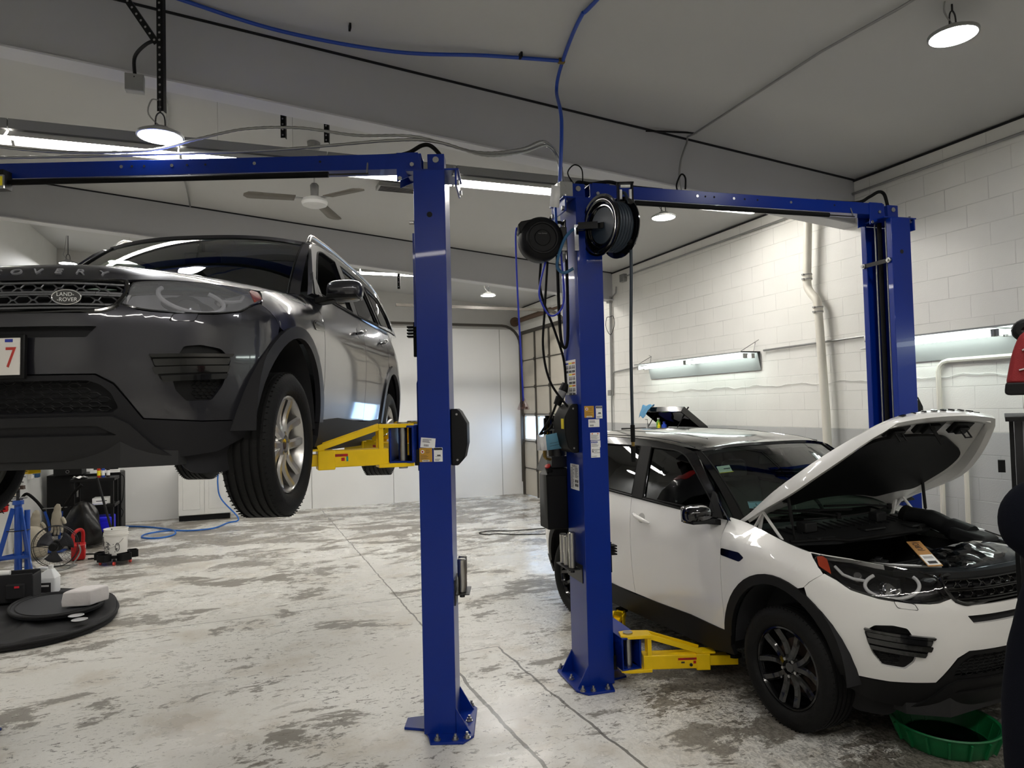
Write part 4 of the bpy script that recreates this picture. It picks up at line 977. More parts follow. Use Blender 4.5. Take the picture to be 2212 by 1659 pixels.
        # roof rail
        if D:
            xs=[-1.22-.2*k for k in range(12)]
            pts=[Vector((-1.12,sd*(yroof(-1.12)-.035),ZT(-1.12)+.012))]+[Vector((x,sd*(yroof(x)-.04),ZT(x)+.062)) for x in xs]+[Vector((-3.55,sd*(yroof(-3.5)-.03),ZT(-3.5)+.01))]
            mb=MB();mb.tube(cr(pts,3),.013,10);mb.tube([pts[0]+Vector((-.03,0,-.0)),pts[0]+Vector((-.2,0,.015))],.02,8);mb.build('roof_rail',m_rims,root)
        else:
            mb=MB();mb.tube([(x,sd*(yroof(x)-.05),ZT(x)+.012) for x in[-1.12-.2*k for k in range(13)]],.007,6);mb.build('roof_trim',m_rub,root)
        # mirror
        mc=Vector((-.665,sd*1.035,1.245));vs=[];NU,NV=20,12
        for i in range(NV+1):
            ph=-pi/2+pi*i/NV
            for j in range(NU):
                th_=2*pi*j/NU;e=lambda v,p:copysign(abs(v)**p,v)
                x=e(cos(ph),.6)*e(cos(th_),.75);y=e(cos(ph),.6)*e(sin(th_),.6);z=e(sin(ph),.7)
                if x<0: x*=.35
                vs.append(mc+Vector((x*.10,y*.112,z*(.068-.012*x)+.01*y*0)))
        mb=MB();mb.add(vs,[(i*NU+j,i*NU+(j+1)%NU,(i+1)*NU+(j+1)%NU,(i+1)*NU+j) for i in range(NV) for j in range(NU)])
        mi=mb.build('door_mirror',bp if D else m_blkg,root,ang=60)
        mb=MB();mb.box((mc.x-.036,mc.y,mc.z),(.006,.19,.105));mb.build('mirror_glass',m_chrome,mi,bev=.002)
        mb=MB();mb.add([(-.60,sd*.86,1.16),(-.70,sd*.86,1.16),(-.70,sd*.98,1.178),(-.60,sd*.98,1.178),(-.60,sd*.86,1.20),(-.70,sd*.86,1.20),(-.70,sd*.98,1.205),(-.60,sd*.98,1.205)],[(0,1,2,3),(7,6,5,4),(0,4,5,1),(1,5,6,2),(2,6,7,3),(3,7,4,0)])
        mb.add([(-.56,sd*.94,1.185),(-.70,sd*.94,1.185),(-.69,sd*1.13,1.190),(-.57,sd*1.13,1.190),(-.57,sd*.94,1.215),(-.70,sd*.94,1.215),(-.69,sd*1.12,1.21),(-.58,sd*1.12,1.21)],[(0,1,2,3),(7,6,5,4),(0,4,5,1),(1,5,6,2),(2,6,7,3),(3,7,4,0)])
        mb.build('mirror_arm',m_blk,mi,bev=.005)
        # headlamp
        hl=[(1.265,.928),(1.232,.975),(1.17,1.032),(1.07,1.052),(.98,1.064),(.77,1.082),(.56,1.094),(.525,1.072),(.565,1.03),(.68,.985),(.76,.945),(.90,.917),(1.02,.906),(1.15,.905),(1.20,.910)]
        hp=rc(hl,.012)
        lens=panel('headlight',root,m_lensD if D else m_lens,fn,hp,off=.001,th=.004,step=.03)
        def dep(s,z): return -.055*sstep(.50,.72,s)
        panel('lamp_housing',lens,m_lampin if not D else m_lamph,fn,hp,off=-.012,th=.006,step=.04,offf=dep)
        panel('lamp_bowl',lens,m_lampin,fn,[(.96+.118*cos(a*pi/14),.985+.060*sin(a*pi/14)) for a in range(28)],off=-.062,th=.01,step=.05)
        mb=MB();rim=[NRM(fn,*p) for p in hp];mb.tube([p+n*-.004 for p,n in rim],.006,6,closed=True);mb.build('lamp_gasket',m_blkg,lens)
        cs_,cz_=.96,.985;rx,rz_=.135,.068
        mb=MB();pts=[]
        for k in range(25):
            a=radians(140)+radians(265)*k/24
            p,n=NRM(fn,cs_+rx*cos(a),cz_+rz_*sin(a));pts.append(p-n*.016)
        mb.tube(pts,.010,8);mb.tube([NRM(fn,s,z)[0]-NRM(fn,s,z)[1]*.022 for s,z in((.83,1.0),(.76,1.005),(.70,1.02),(.645,1.055))],.009,8);mb.build('light_ring',m_drl,lens)
        p,n=NRM(fn,cs_,cz_);Mn=n.to_track_quat('Z','Y').to_matrix().to_4x4();Mn.translation=p-n*.06
        MB().lathe([(0,.025),(.03,.02),(.048,.005),(.05,-.01),(.062,-.012),(.066,.008),(.07,-.012),(.07,-.03),(0,-.03)],28,M=Mn).build('projector',m_refl if D else m_chrome,lens)
        p,n=NRM(fn,.77,1.035);Mn=n.to_track_quat('Z','Y').to_matrix().to_4x4();Mn.translation=p-n*.045
        MB().lathe([(0,.004),(.02,.008),(.028,.0),(.032,-.02),(0,-.02)],20,M=Mn).build('high_beam',m_chrome,lens)
        panel('indicator',lens,m_amber,fn,rc([(.535,1.078),(.565,1.035),(.645,1.005),(.63,1.03),(.60,1.07),(.57,1.083)],.006),off=.0035,th=.006,step=.03)
        # washer cover outline
        wp=rc([(.975,.905),(1.075,.895),(1.09,.865),(.99,.872)],.008)
        panel('washer_cover',root,bp,fn,wp,off=.0025,th=.004,step=.05)
        mb=MB();mb.tube([NRM(fn,*p)[0]+NRM(fn,*p)[1]*.001 for p in wp],.0022,5,closed=True);mb.build('cover_seam',m_gap,root)
        # fog lamp opening
        fo=rc([(.815,.72),(.87,.762),(.96,.772),(1.03,.762),(1.065,.70),(1.075,.635),(1.06,.575),(1.015,.53),(.905,.537),(.855,.60),(.83,.66)],.012)
        fg=panel('fog_recess',root,m_blk,fn,fo,off=-.02,th=.02,step=.05)
        mb=MB()
        for i in range(4):
            for j in range(7):
                s=.875+.028*i+(.014 if j%2 else 0);z=.55+.014*j
                hexp=[NRM(fn,s+.016*cos(k*pi/3),z+.008*sin(k*pi/3)) for k in range(6)];mb.tube([p-n*.016 for p,n in hexp],.0018,4,closed=True)
        mb.build('honeycomb',m_blk,fg)
        for z0_,z1_,ofs in((.728,.742,.022),(.695,.722,.012),(.662,.690,.012),(.632,.655,.018)):
            a,b=(.815,1.165) if z0_>.7 else ((.825,1.15) if z0_>.65 else (.838,1.12))
            panel('fog_blade',fg,gl,fn,rc([(a,z1_),(b,z1_-.02),(b-.01,z0_-.02),(a+.01,z0_)],.006),off=ofs,th=.035,step=.06)
        panel('fog_blade',fg,m_blk,fn,rc([(.822,.735),(1.158,.715),(1.118,.618),(.845,.636)],.01),off=.004,th=.02,step=.06)
    # front bumper (both sides at once)
    L_=[(LF,.885),(1.385,.885),(1.335,.895),(1.275,.922),(1.262,.924),(1.20,.902),(1.15,.897),(1.02,.898),(.90,.909),(.76,.938),(.68,.978),(.606,1.003),(.525,.945),(.484,.908)]
    Larc=[p for p in fA_o if p[0]>.49][::-1]
    L_+=Larc+[(.735,.452),(.95,.448),(1.185,.462),(1.235,.535),(1.285,.605),(1.35,.642),(LF,.645)]
    half=L_[1:-1]
    poly=half+[(2*LF-a,b) for a,b in reversed(half)]
    foL=rc([(.815,.72),(.87,.762),(.96,.772),(1.03,.762),(1.065,.70),(1.075,.635),(1.06,.575),(1.015,.53),(.905,.537),(.855,.60),(.83,.66)],.012)
    slot=rc([(1.35,.832),(1.388,.787),(2*LF-1.388,.787),(2*LF-1.35,.832)],.006)
    bum=panel('front_bumper',root,bp,BL_,poly,holes=[foL,mirp(foL),slot],step=.035,th=.02)
    panel('bumper_slot',bum,m_gap,BL_,rc([(1.34,.838),(1.38,.78),(2*LF-1.38,.78),(2*LF-1.34,.838)],.004),off=-.03,th=.01,step=.06)
    low=[(.735,.446),(.95,.442),(1.19,.456),(1.24,.53),(1.29,.598),(1.355,.636),(2*LF-1.355,.636),(2*LF-1.29,.598),(2*LF-1.24,.53),(2*LF-1.19,.456),(2*LF-.95,.442),(2*LF-.735,.446)]
    low+=[(2*LF-.66,.44),(2*LF-.72,.37),(2*LF-.88,.31),(2*LF-1.14,.285),(1.14,.285),(.88,.31),(.72,.37),(.66,.44)]
    lgL=[(1.275,.505),(1.30,.565),(1.335,.598),(1.38,.615)]
    lgp=lgL+[(2*LF-a,b) for a,b in reversed(lgL)]+[(2*LF-1.30,.485),(1.30,.485)]
    lb=panel('lower_bumper',root,cladding,BL_,low,holes=[rc(lgp,.01)],step=.045,th=.02)
    panel('grille_backing',lb,m_gap,BL_,[(1.26,.63),(2*LF-1.26,.63),(2*LF-1.24,.47),(1.24,.47)],off=-.05,th=.01,step=.08)
    mb=MB()
    for j in range(7):
        for i in range(13):
            s=1.33+.072*i+(.036 if j%2 else 0);z=.497+.019*j
            if s>2*LF-1.30 or (z>.57 and (s<1.37 or s>2*LF-1.37)): continue
            mb.tube([NRM(BL_,s+a,z+b)[0]-NRM(BL_,s+a,z+b)[1]*.018 for a,b in((-.024,0),(-.012,.0095),(.012,.0095),(.024,0),(.012,-.0095),(-.012,-.0095))],.0028,5,closed=True)
    mb.build('lower_mesh',m_blk,lb)
    sk=[(1.19,.452),(1.30,.452),(1.36,.462),(2*LF-1.36,.462),(2*LF-1.30,.452),(2*LF-1.19,.452),(2*LF-1.14,.40),(2*LF-1.08,.32),(1.08,.32),(1.14,.40)]
    skh=rc([(1.36,.438),(2*LF-1.36,.438),(2*LF-1.29,.398),(1.29,.398)],.01)
    sp=panel('skid_plate',lb,m_skid if D else cladding,BL_,[(1.30,.474),(2*LF-1.30,.474),(2*LF-1.24,.44),(2*LF-1.16,.35),(2*LF-1.08,.30),(1.08,.30),(1.16,.35),(1.24,.44)],holes=[skh],off=.012,th=.02,step=.05)
    # grille
    gp=[(1.195,1.034),(1.236,.968),(1.29,.912),(1.345,.894),(2*LF-1.345,.894),(2*LF-1.29,.912),(2*LF-1.236,.968),(2*LF-1.195,1.034)]
    gb=panel('grille',root,m_gap,BL_,gp,off=-.05,th=.01,step=.06)
    mb=MB();mb.tube([NRM(BL_,*p)[0]+NRM(BL_,*p)[1]*.000 for p in rc(gp,.02)],.011,8,closed=True);mb.build('grille_surround',m_blkg,gb)
    for z in(1.022,.978,.968,.925,.91):
        pts=[];sA=1.21+(1.03-z)*.62
        for k in range(21): 
            s=sA+(2*LF-2*sA)*k/20;p,n=NRM(BL_,s,z);pts.append(p-n*.012)
        vs=[]
        mb=MB()
        for a,b in zip(pts[:-1],pts[1:]): mb.bar(a,b,.03,.007)
        mb.build('grille_bar',m_gril if D else m_blkg,gb)
    mb=MB()
    for z in(1.0,.946):
        for i in range(12):
            s=1.27+.0885*i if z>.98 else 1.31+.0825*i
            if s>2*LF-1.25: continue
            mb.tube([NRM(BL_,s+a,z+b)[0]-NRM(BL_,s+a,z+b)[1]*.012 for a,b in((-.036,0),(-.02,.017),(.02,.017),(.036,0),(.02,-.017),(-.02,-.017))],.0042,5,closed=True)
            mb.tube([NRM(BL_,s+.036,z)[0]-NRM(BL_,s+.036,z)[1]*.012,NRM(BL_,s+.052,z)[0]-NRM(BL_,s+.052,z)[1]*.012],.0042,5)
    mb.build('grille_honeycomb',m_gril if D else m_blkg,gb)
    p,n=NRM(BL_,1.457,.948);Mb=FR(p+n*.008,Vector((0,0,1)).cross(n))
    el=MBM(Mb,MB().prism([(.056*cos(a*pi/16),.031*sin(a*pi/16)) for a in range(32)],-.02,.004)).build('badge',m_blkg,gb,bev=.002)
    MBM(Mb,MB().tube([(.054*cos(a*pi/16),.0295*sin(a*pi/16),.004) for a in range(32)],.0025,6,closed=True)).build('badge_rim',m_chrome,gb)
    txt('LAND-',.022,m_chrome,gb,Mb@Matrix.Translation((-.004,.010,.0045)),.0008,'badge_lettering');txt('-ROVER',.022,m_chrome,gb,Mb@Matrix.Translation((.003,-.011,.0045)),.0008,'badge_lettering')
    # number plate
    if D:
        p,n=NRM(BL_,LF,.71);Mb=FR(p+n*.02,Vector((0,0,1)).cross(n))
        o=MBM(Mb,MB().box((0,0,0),(.325,.175,.02))).build('number_plate',m_blk,bum,bev=.004)
        MBM(Mb,MB().box((0,0,.012),(.295,.145,.004))).build('plate_face',m_plate,bum)
        MBM(Mb,MB().box((.105,.062,.0145),(.03,.012,.002))).build('plate_sticker',m_labb,bum)
        txt('7',.115,m_plred,bum,Mb@Matrix.Translation((.112,-.008,.0145)),.001,'plate_lettering',sx=.8)
    # hood
    hinge=Vector((-.50,0,1.19));HM=(lambda f:(lambda u,v:tuple(Vector(f(u,v))-hinge)))(HOOD)
    he=thing('hood','','',tuple(hinge))
    for k in('label','category'):
        if k in he: del he[k]
    he.parent=root
    if not D: he.rotation_euler=(0,-radians(43),0)
    HN=lambda u,v:HOOD(u,v)
    def hpanel(nm,mt,poly,off,th,step=(.1,.04),holes=(),offf=None):
        o=panel(nm,he,mt,HN,poly,holes=holes,off=off,th=th,step=step,offf=offf);o.location=-hinge;return o
    full=[(-1,0),(-.5,0),(0,0),(.5,0),(1,0),(1,.3),(1,.6),(.99,.97),(.9,1),(0,1),(-.9,1),(-.99,.97),(-1,.6),(-1,.3)]
    hpanel('hood_skin',bp,full,0,.008 if D else .012)
    for i,ch in enumerate('DISCOVERY'):
        u=-(i-4)*.087/.60;v=.030
        a=Vector(HN(u*.6/.5*.62,v));pp,nn=NRM(HN,u*.6/.5*.62,v)
        yv=(i-4)*.087
        # place on the nose at the lateral position yv
        uu=yv/abs(belt(_hs(v),_hz(_hs(v)))[1]);pp,nn=NRM(HN,uu,v)
        r=Vector((0,-1,0)); 
        r=(Vector(HN(uu-.02,v))-Vector(HN(uu+.02,v))).normalized();r=-r if r.y<0 else r
        up=nn.cross(r)
        if up.z<0: up=-up
        rr_=up.cross(nn)
        Mx=Matrix((rr_,up,nn)).transposed().to_4x4();Mx.translation=pp+nn*.001-hinge
        txt(ch,.044,m_lett if D else m_blkg,he,Mx,.004,'hood_letter',sx=1.45)
    if not D:
        inner=[(-.96,.015),(.96,.015),(.97,.5),(.93,.97),(-.93,.97),(-.97,.5)]
        hpanel('hood_frame',paint,inner,-.014,.03,holes=[rc([(-.70,.30),(.70,.30),(.78,.5),(.70,.90),(-.70,.90),(-.78,.5)],.05)])
        def bul(u,v): return -.02*sstep(.16,.3,v)
        hpanel('hood_liner',m_blk,rc([(-.86,.34),(-.5,.26),(0,.26),(.5,.26),(.86,.34),(.86,.75),(.55,.94),(-.55,.94),(-.86,.75)],.06),-.045,.02)
        bd=[(-1,v/20) for v in range(19,-1,-1)]+[(u/8-1,0) for u in range(1,16)]+[(1,v/20) for v in range(0,20)]
        vs=[]
        for u,v in bd:
            q=Vector(HN(u,v))-hinge;dd=.025+.060*sstep(1,.45,v)*(1-.6*sstep(.3,0,v)) if v>0 else .030
            c=Vector(HN(u*.6,min(1,v+.25)))-hinge;w=(c-q);w.z=0;w.normalize()
            vs+=[q,q+Vector((0,0,-dd)),q+Vector((0,0,-dd+.01))+w*.05,q+Vector((0,0,-.016))+w*.07]
        mb=MB();n4=len(bd);mb.add(vs,[(4*i+a,4*i+(a+1),4*i+4+(a+1),4*i+4+a) for i in range(n4-1) for a in range(3)]);o=mb.build('hood_flange',paint,he,ang=40)
        so=o.modifiers.new('s','SOLIDIFY');so.thickness=.003
        for uu in(-.52,0.0,.52):
            pp,nn=NRM(HN,uu,.14);q=pp-nn*.065-hinge;k=(1.6 if uu==0 else 1.25)
            mb=MB();mb.box(tuple(q),(.075*k,.14*k,.03));mb.box(tuple(q+Vector((-.01,0,-.02))),(.045*k,.08*k,.03))
            lt=mb.build('hood_latch',m_blk,he,bev=.006)
            mb=MB()
            if uu: mb.tube([q+Vector((.0,-.03,-.02)),q+Vector((-.01,-.03,-.085)),q+Vector((-.01,.03,-.085)),q+Vector((.0,.03,-.02))],.006,6)
            else:
                mb.bar(q+Vector((0,0,-.02)),q+Vector((-.05,.05,-.12)),.02,.008);mb.bar(q+Vector((0,0,-.0)),q+Vector((.03,-.05,-.05)),.02,.03);mb.tube([q+Vector((.02,-.05,-.04)),q+Vector((.06,-.1,-.03))],.006,6)
            mb.build('striker_loop',m_blk,he)
    # windscreen, roof
    panel('windscreen',root,m_gws,WS,[(-.985,.0),(.985,.0),(.985,.985),(-.985,.985)],off=.0,th=.005,step=(.08,.08))
    for sg in(-1,1):
        panel('a_pillar',root,aframe,WS,[(sg*.985,0),(sg*1.055,0),(sg*1.05,1.0),(sg*.985,1.0)] if sg>0 else [(sg*1.055,0),(sg*.985,0),(sg*.985,1.0),(sg*1.05,1.0)],off=.006,th=.03,step=(.05,.08))
        mb=MB();mb.tube([Vector(WS(sg*.978,v/10)) +Vector((.004,0,.004)) for v in range(11)],.006,6);mb.build('screen_seal',m_rub,root)
    panel('screen_header',root,m_blk,WS,[(-.98,.93),(.98,.93),(.98,.995),(-.98,.995)],off=-.006,th=.004,step=(.1,.05))
    rp=[]
    for k in range(-10,11):
        u=k/10;rp.append((-.965-.10*abs(u)**2.2,u*.665))
    rp=[(x,y*1.0) for x,y in rp]
    xs=[-1.2,-1.6,-2.0,-2.4,-2.8,-3.2,-3.5]
    poly=rp+[(x,yroof(x)-.001) for x in xs]+[(-3.66,.55),(-3.70,0),(-3.66,-.55)]+[(x,-(yroof(x)-.001)) for x in reversed(xs)]
    rf=panel('roof',root,roofm,ROOF,poly,off=.004,th=.02,step=(.08,.06),offf=lambda x,y:.008*(1 if (abs(abs(y)-.3)<.02) else 0)*0)
    for yy in((-.42,.42) if not D else (-.3,.3)):
        mb=MB();mb.tube([Vector(ROOF(x,yy))+Vector((0,0,.003)) for x in[-1.25-.2*k for k in range(11)]],.004,5);mb.build('roof_bead',roofm,rf)
    # tail glass & tailgate top
    mb=MB();
    vs=[]
    for k in range(9):
        u=-1+2*k/8;vs+= [(-3.66+.04*abs(u)**2*3,u*.62,1.62),(-3.74+.10*abs(u)**2,u*.76,1.29)]
    mb.add(vs,[(2*k,2*k+1,2*k+3,2*k+2) for k in range(8)]);o=mb.build('rear_window',m_grr,root)
    so=o.modifiers.new('s','SOLIDIFY');so.thickness=.005
    # cowl between bonnet and screen
    def COWL(u,v):
        a=Vector(WS(u*.98,.0));b=Vector(HOOD(u*.97,1.0))+Vector((0,0,-.03));p=a.lerp(b,v);return (p.x,p.y,p.z-.02*sin(pi*v))
    panel('cowl',root,m_blk,COWL,[(-.99,0),(.99,0),(.99,1),(-.99,1)],th=.01,step=(.1,.3))
    for (y0,y1,ln) in((.55,-.15,.62),(-.12,-.66,.5)):
        a=Vector(WS(y0/.745,.0))+Vector((.04,0,.01));b=Vector(WS(y1/.72,.10))+Vector((.012,0,.014))
        mb=MB();mb.tube([a,a.lerp(b,.4)+Vector((.01,0,.012)),b],.008,6);mb.cyl(a+Vector((0,0,-.02)),a+Vector((0,0,.02)),.018,10)
        w0=Vector(WS((y1+ .22)/.73,.04))+Vector((.012,0,.012));w1_=Vector(WS((y1-.25)/.73,.075 if y1>-.5 else .12))+Vector((.012,0,.012)) if y1>-.5 else Vector(WS(-.92,.08))+Vector((.012,0,.012))
        mb.bar(w0,w1_,.012,.014);mb.build('wiper',m_blk,root)
    # underbody and cabin floor
    mb=MB();mb.prism([(.74,-.45),(.60,-.62),(-3.4,-.62),(-3.6,-.4),(-3.6,.4),(-3.4,.62),(.60,.62),(.74,.45)],.26,.42)
    mb.prism([(-.62,-.84),(-2.2,-.84),(-2.2,.84),(-.62,.84)],.27,.40)
    mb.build('underbody',m_under,root)
    mb=MB();mb.box((-.52,0,.75),(.04,1.5,.7));mb.box((-2.0,0,.42),(3.0,1.5,.04));mb.box((-3.2,0,.7),(.6,1.5,.6))
    mb.box((-.62,0,1.02),(.42,1.52,.16));mb.build('cabin_lining',m_inner,root,bev=.02)
    mb=MB();mb.add([(-1.05,-.62,ZT(-1.05)-.01),(-1.05,.62,ZT(-1.05)-.01),(-3.4,.6,ZT(-3.2)-.03),(-3.4,-.6,ZT(-3.2)-.03)],[(0,1,2,3)]);o=mb.build('headliner',mat('headliner','6d6c68',.9),root)
    def seat(x,y):
        mb=MB();mb.box((x,y,.72),(.5,.50,.16));st=mb.build('seat',m_seat,root,bev=.05)
        mb=MB();mb.box((x-.30,y,1.03),(.13,.48,.62),M=Matrix.Rotation(-.25,4,'Y'));mb.build('seat_back',m_seat,st,bev=.05)
        mb=MB();mb.box((x-.39,y,1.40),(.09,.26,.17),M=Matrix.Rotation(-.15,4,'Y'));mb.build('headrest',m_seat,st,bev=.04)
    seat(-1.45,.37);seat(-1.45,-.37);seat(-2.35,0.4);seat(-2.35,-.4)
    mb=MB();mb.tube([(-.98+.05*cos(a*pi/12)*0-.06*sin(a*pi/12),.37+.18*cos(a*pi/12),1.08+.17*sin(a*pi/12)) for a in range(24)],.014,8,closed=True);mb.box((-.96,.37,1.08),(.05,.14,.1));mb.build('steering_wheel',m_inner,root)
    mb=MB();mb.box((-1.0,0.0,1.56),(.02,.24,.07),M=Matrix.Rotation(.2,4,'Y'));mb.cyl((-1.0,0,1.6),(-1.0,0,1.66),.012,8);mb.build('rear_view_mirror',m_blk,root,bev=.01)
    # wheels
    zf,zr=hubz
    for sd in(1,-1):
        wheel(root,0,sd*.805,zf,sd,rimm,steer=0)
        wheel(root,-2.741,sd*.81,zr,sd,rimm)
    # deflectors ahead of the front wheels
    for sd,fn in((1,BL_),(-1,BRr)):
        panel('wheel_deflector',lb,cladding,lambda s,z,f=fn:(f(s,max(z,.30))[0]-.04,f(s,max(z,.3))[1]*.96,z),rc([(.72,.36),(1.06,.32),(1.04,.25),(.98,.215),(.80,.215),(.74,.26)],.03),th=.02,step=.06)
    return root,he
_hr={}
def m_handshade(p):
    if p.name not in _hr: _hr[p.name]=mat('recess_shade_'+p.name,tuple(q*.55 for q in p.node_tree.nodes['Principled BSDF'].inputs[0].default_value[:3])+(1,),.4)  # darkened copy of the door paint, standing in for shade
    return _hr[p.name]
m_arD=mat('satin_arch_grey','26262a',.4,.3)
m_pD=mat('grey_metallic_paint','2b2b31',.3,.6,1,cr_=.04);m_pW=mat('white_paint_car','e6e5e2',.3,0,1,var=.02,vs=2)
m_clD=mat('dark_cladding','17171a',.6,spec=.25,bump=.08,bs=400);m_clW=mat('black_cladding','0f0f10',.55,spec=.25,bump=.08,bs=400)
m_skid=mat('skid_silver','262628',.5,.4,spec=.3);m_gril=mat('grille_grey','5e5f62',.35,.6);m_lett=mat('letter_grey','a8a9ae',.35,.4)
m_lamph=mat('lamp_glare_grey','b8b8bb',.45,.1,var=.25,vs=9)  # pale grey puts reflections into the dark car's lamp housing colour
carD,_=car('suv_car','dark grey compact SUV with silver wheels raised high on the left lift',(-2.0529,3.5941,1.545),-.0088,.025,m_pD,m_pD,m_pD,m_clD,m_rims,'D',(.326,.34))
carW,hoodW=car('suv_car','white compact SUV with black roof and open hood standing on the right',(2.4867,4.7693,0),.4192,0,m_pW,m_blkg,m_blkg,m_clW,m_rimb,'W',(.365,.365))
# ---------------- engine bay of the white car ----------------
m_bay=mat('bay_plastic','1a1b1c',.55,spec=.3,var=.25,vs=20,bump=.1,bs=200)
m_bayd=mat('bay_dark','0c0c0d',.7)
mb=MB();mb.box((.10,0,.60),(1.1,1.26,.03));mb.box((-.42,0,.84),(.03,1.3,.5));mb.box((.62,0,.76),(.03,1.1,.34))
for s in(-1,1): mb.box((.05,s*.64,.80),(1.1,.03,.42))
mb.build('engine_bay_tub',m_bayd,carW)
for sd,fn in((1,BL_),(-1,BRr)):
    # inner wing between fender edge and the tub
    def AP(u,v,sd=sd,fn=fn):
        a=Vector(fn(u,_hz(u)-.006));b=Vector((a.x,sd*min(.64,abs(a.y)-.02),a.z-.07));return tuple(a.lerp(b,v))
    panel('inner_wing',carW,m_pW,AP,[(-.27,0),(.9,0),(.9,.45),(-.27,.45)],th=.006,step=(.06,.3))
    panel('wing_cover',carW,m_bay,AP,[(-.10,.40),(1.0,.40),(1.0,1.0),(-.10,1.0)],off=.004,th=.006,step=(.06,.3))
    mb=MB();mb.bar((-.47,sd*.70,1.12),(-.36,sd*.70,1.27),.02,.012);mb.bar((-.36,sd*.70,1.27),(-.20,sd*.69,1.10),.02,.012);mb.bar((-.44,sd*.67,1.10),(-.40,sd*.67,1.25),.02,.02);mb.build('hood_hinge',m_pW,carW,bev=.002)
    a=Vector((-.13,sd*.645,1.06));b=Vector((-.17,sd*.665,1.42))
    mb=MB();mb.cyl(a,a.lerp(b,.5),.006,8);mb.cyl(a.lerp(b,.42),b,.011,10);mb.build('gas_strut',m_blk,carW)
# plastic scuttle tray
def TRAY(u,v):
    x=-.42+.42*v+.05*(1-u*u)*v;return (x,u*.70,1.155-.055*v+.02*sin(pi*v)*0-.02*u*u)
tr_=panel('scuttle_tray',carW,m_bay,TRAY,[(-1,0),(1,0),(1,.75),(.6,.95),(0,1),(-.6,.95),(-1,.75)],th=.012,step=(.1,.15))
mb=MB();mb.tube([Vector(TRAY(u/10,.98 if abs(u)<6 else .9-.04*(abs(u)-5)))+Vector((0,0,.008)) for u in range(-10,11)],.014,8);mb.build('tray_seal',m_rub,tr_)
mb=MB()
for u in range(-8,9,1):
    a=Vector(TRAY(u/10,.12));b=Vector(TRAY(u/10,.45));mb.bar(a+Vector((0,0,.006)),b+Vector((0,0,.006)),.008,.008)
mb.build('tray_ribs',m_bay,tr_)
for (x,y,sx,sy,sz) in((-.25,-.42,.09,.11,.07),(-.27,.30,.08,.10,.07),(-.10,-.45,.10,.16,.02),(-.12,.05,.08,.2,.018),(-.1,.45,.1,.14,.02)):
    mb=MB();mb.box((x,y,TRAY(y/.7,(x+.42)/.42)[2]+sz/2),(sx,sy,sz));mb.build('tray_box',m_bay,tr_,bev=.01)
# engine and clutter
mb=MB();mb.box((.22,.0,.86),(.34,.62,.14));ec=mb.build('engine_cover',m_bay,carW,bev=.03)
for k in range(5): MB().box((.12+.05*k,0,.935),(.012,.5,.012)).build('cover_rib',m_bay,ec,bev=.003)
mb=MB();mb.box((.14,-.44,.86),(.28,.20,.22));bt=mb.build('battery_box',m_bay,carW,bev=.02)
mb=MB();mb.box((.40,.42,.88),(.26,.24,.22));ab=mb.build('air_box',m_bay,carW,bev=.03)
mb=MB();mb.tube(cr([(-.22,.56,1.17),(-.05,.57,1.16),(.10,.57,1.11),(.25,.56,1.08)],6),[.055]*6+[.062]*6+[.075]*6+[.07],14);du=mb.build('intake_duct',m_bay,carW)
mb=MB();mb.box((.26,.55,1.07),(.26,.17,.10),M=Matrix.Rotation(.15,4,'Y'));mb.build('duct_box',m_bay,du,bev=.03)
for x,y,z,r in((-.25,.56,1.17,.066),(.44,.52,1.03,.05)):
    MB().cyl((x,y,z),(x+.04,y,z-.01),r,20).build('duct_collar',m_rub,du)
random.seed(3)
for k in range(16):
    x=.15+random.random()*.38;y=-.55+random.random()*.95;z=.93+random.random()*.05
    mb=MB();p=[(x,y,z)]
    for j in range(4): p.append((p[-1][0]+random.uniform(-.06,.06),p[-1][1]+random.uniform(-.12,.12),z+random.uniform(-.03,.04)))
    mb.tube(cr(p,4),random.choice([.006,.009,.014,.018]),8);mb.build('engine_hose',random.choice([m_rub,m_bay,m_bay,m_galv]),carW)
for k in range(12):
    x=.08+random.random()*.4;y=-.58+random.random()*.9;mb=MB();mb.box((x,y,.95+random.random()*.03),(random.uniform(.03,.09),random.uniform(.03,.09),.05),rz=random.random());mb.build('engine_bracket',random.choice([m_bay,m_bay,m_galv,m_dsteel]),carW,bev=.004)
# slam panel behind grille and lamps
def SL(s,v):
    a=Vector(belt(s,1.045));n=Vector((-a.x*.55-.1,-a.y,0)).normalized();return (a.x+n.x*v*.16,a.y+n.y*v*.16,1.048-.012*v)
panel('slam_panel',carW,m_bay,SL,[(.95,.02),(2*LF-.95,.02),(2*LF-.95,1),(.95,1)],th=.03,step=(.08,.4))
for s0,s1,zz,mt in((.60,1.25,.62,m_galv),(.62,1.1,.82,m_galv)):
    for f in(BL_,BRr):
        mb=MB();mb.tube([(lambda a:(a.x-.04-.02*zz,a.y*(1-.10*zz),1.055+.01))(Vector(f(s0+(s1-s0)*k/10,1.05))) for k in range(11)],.008,6);mb.build('lamp_bracket',mt,carW)
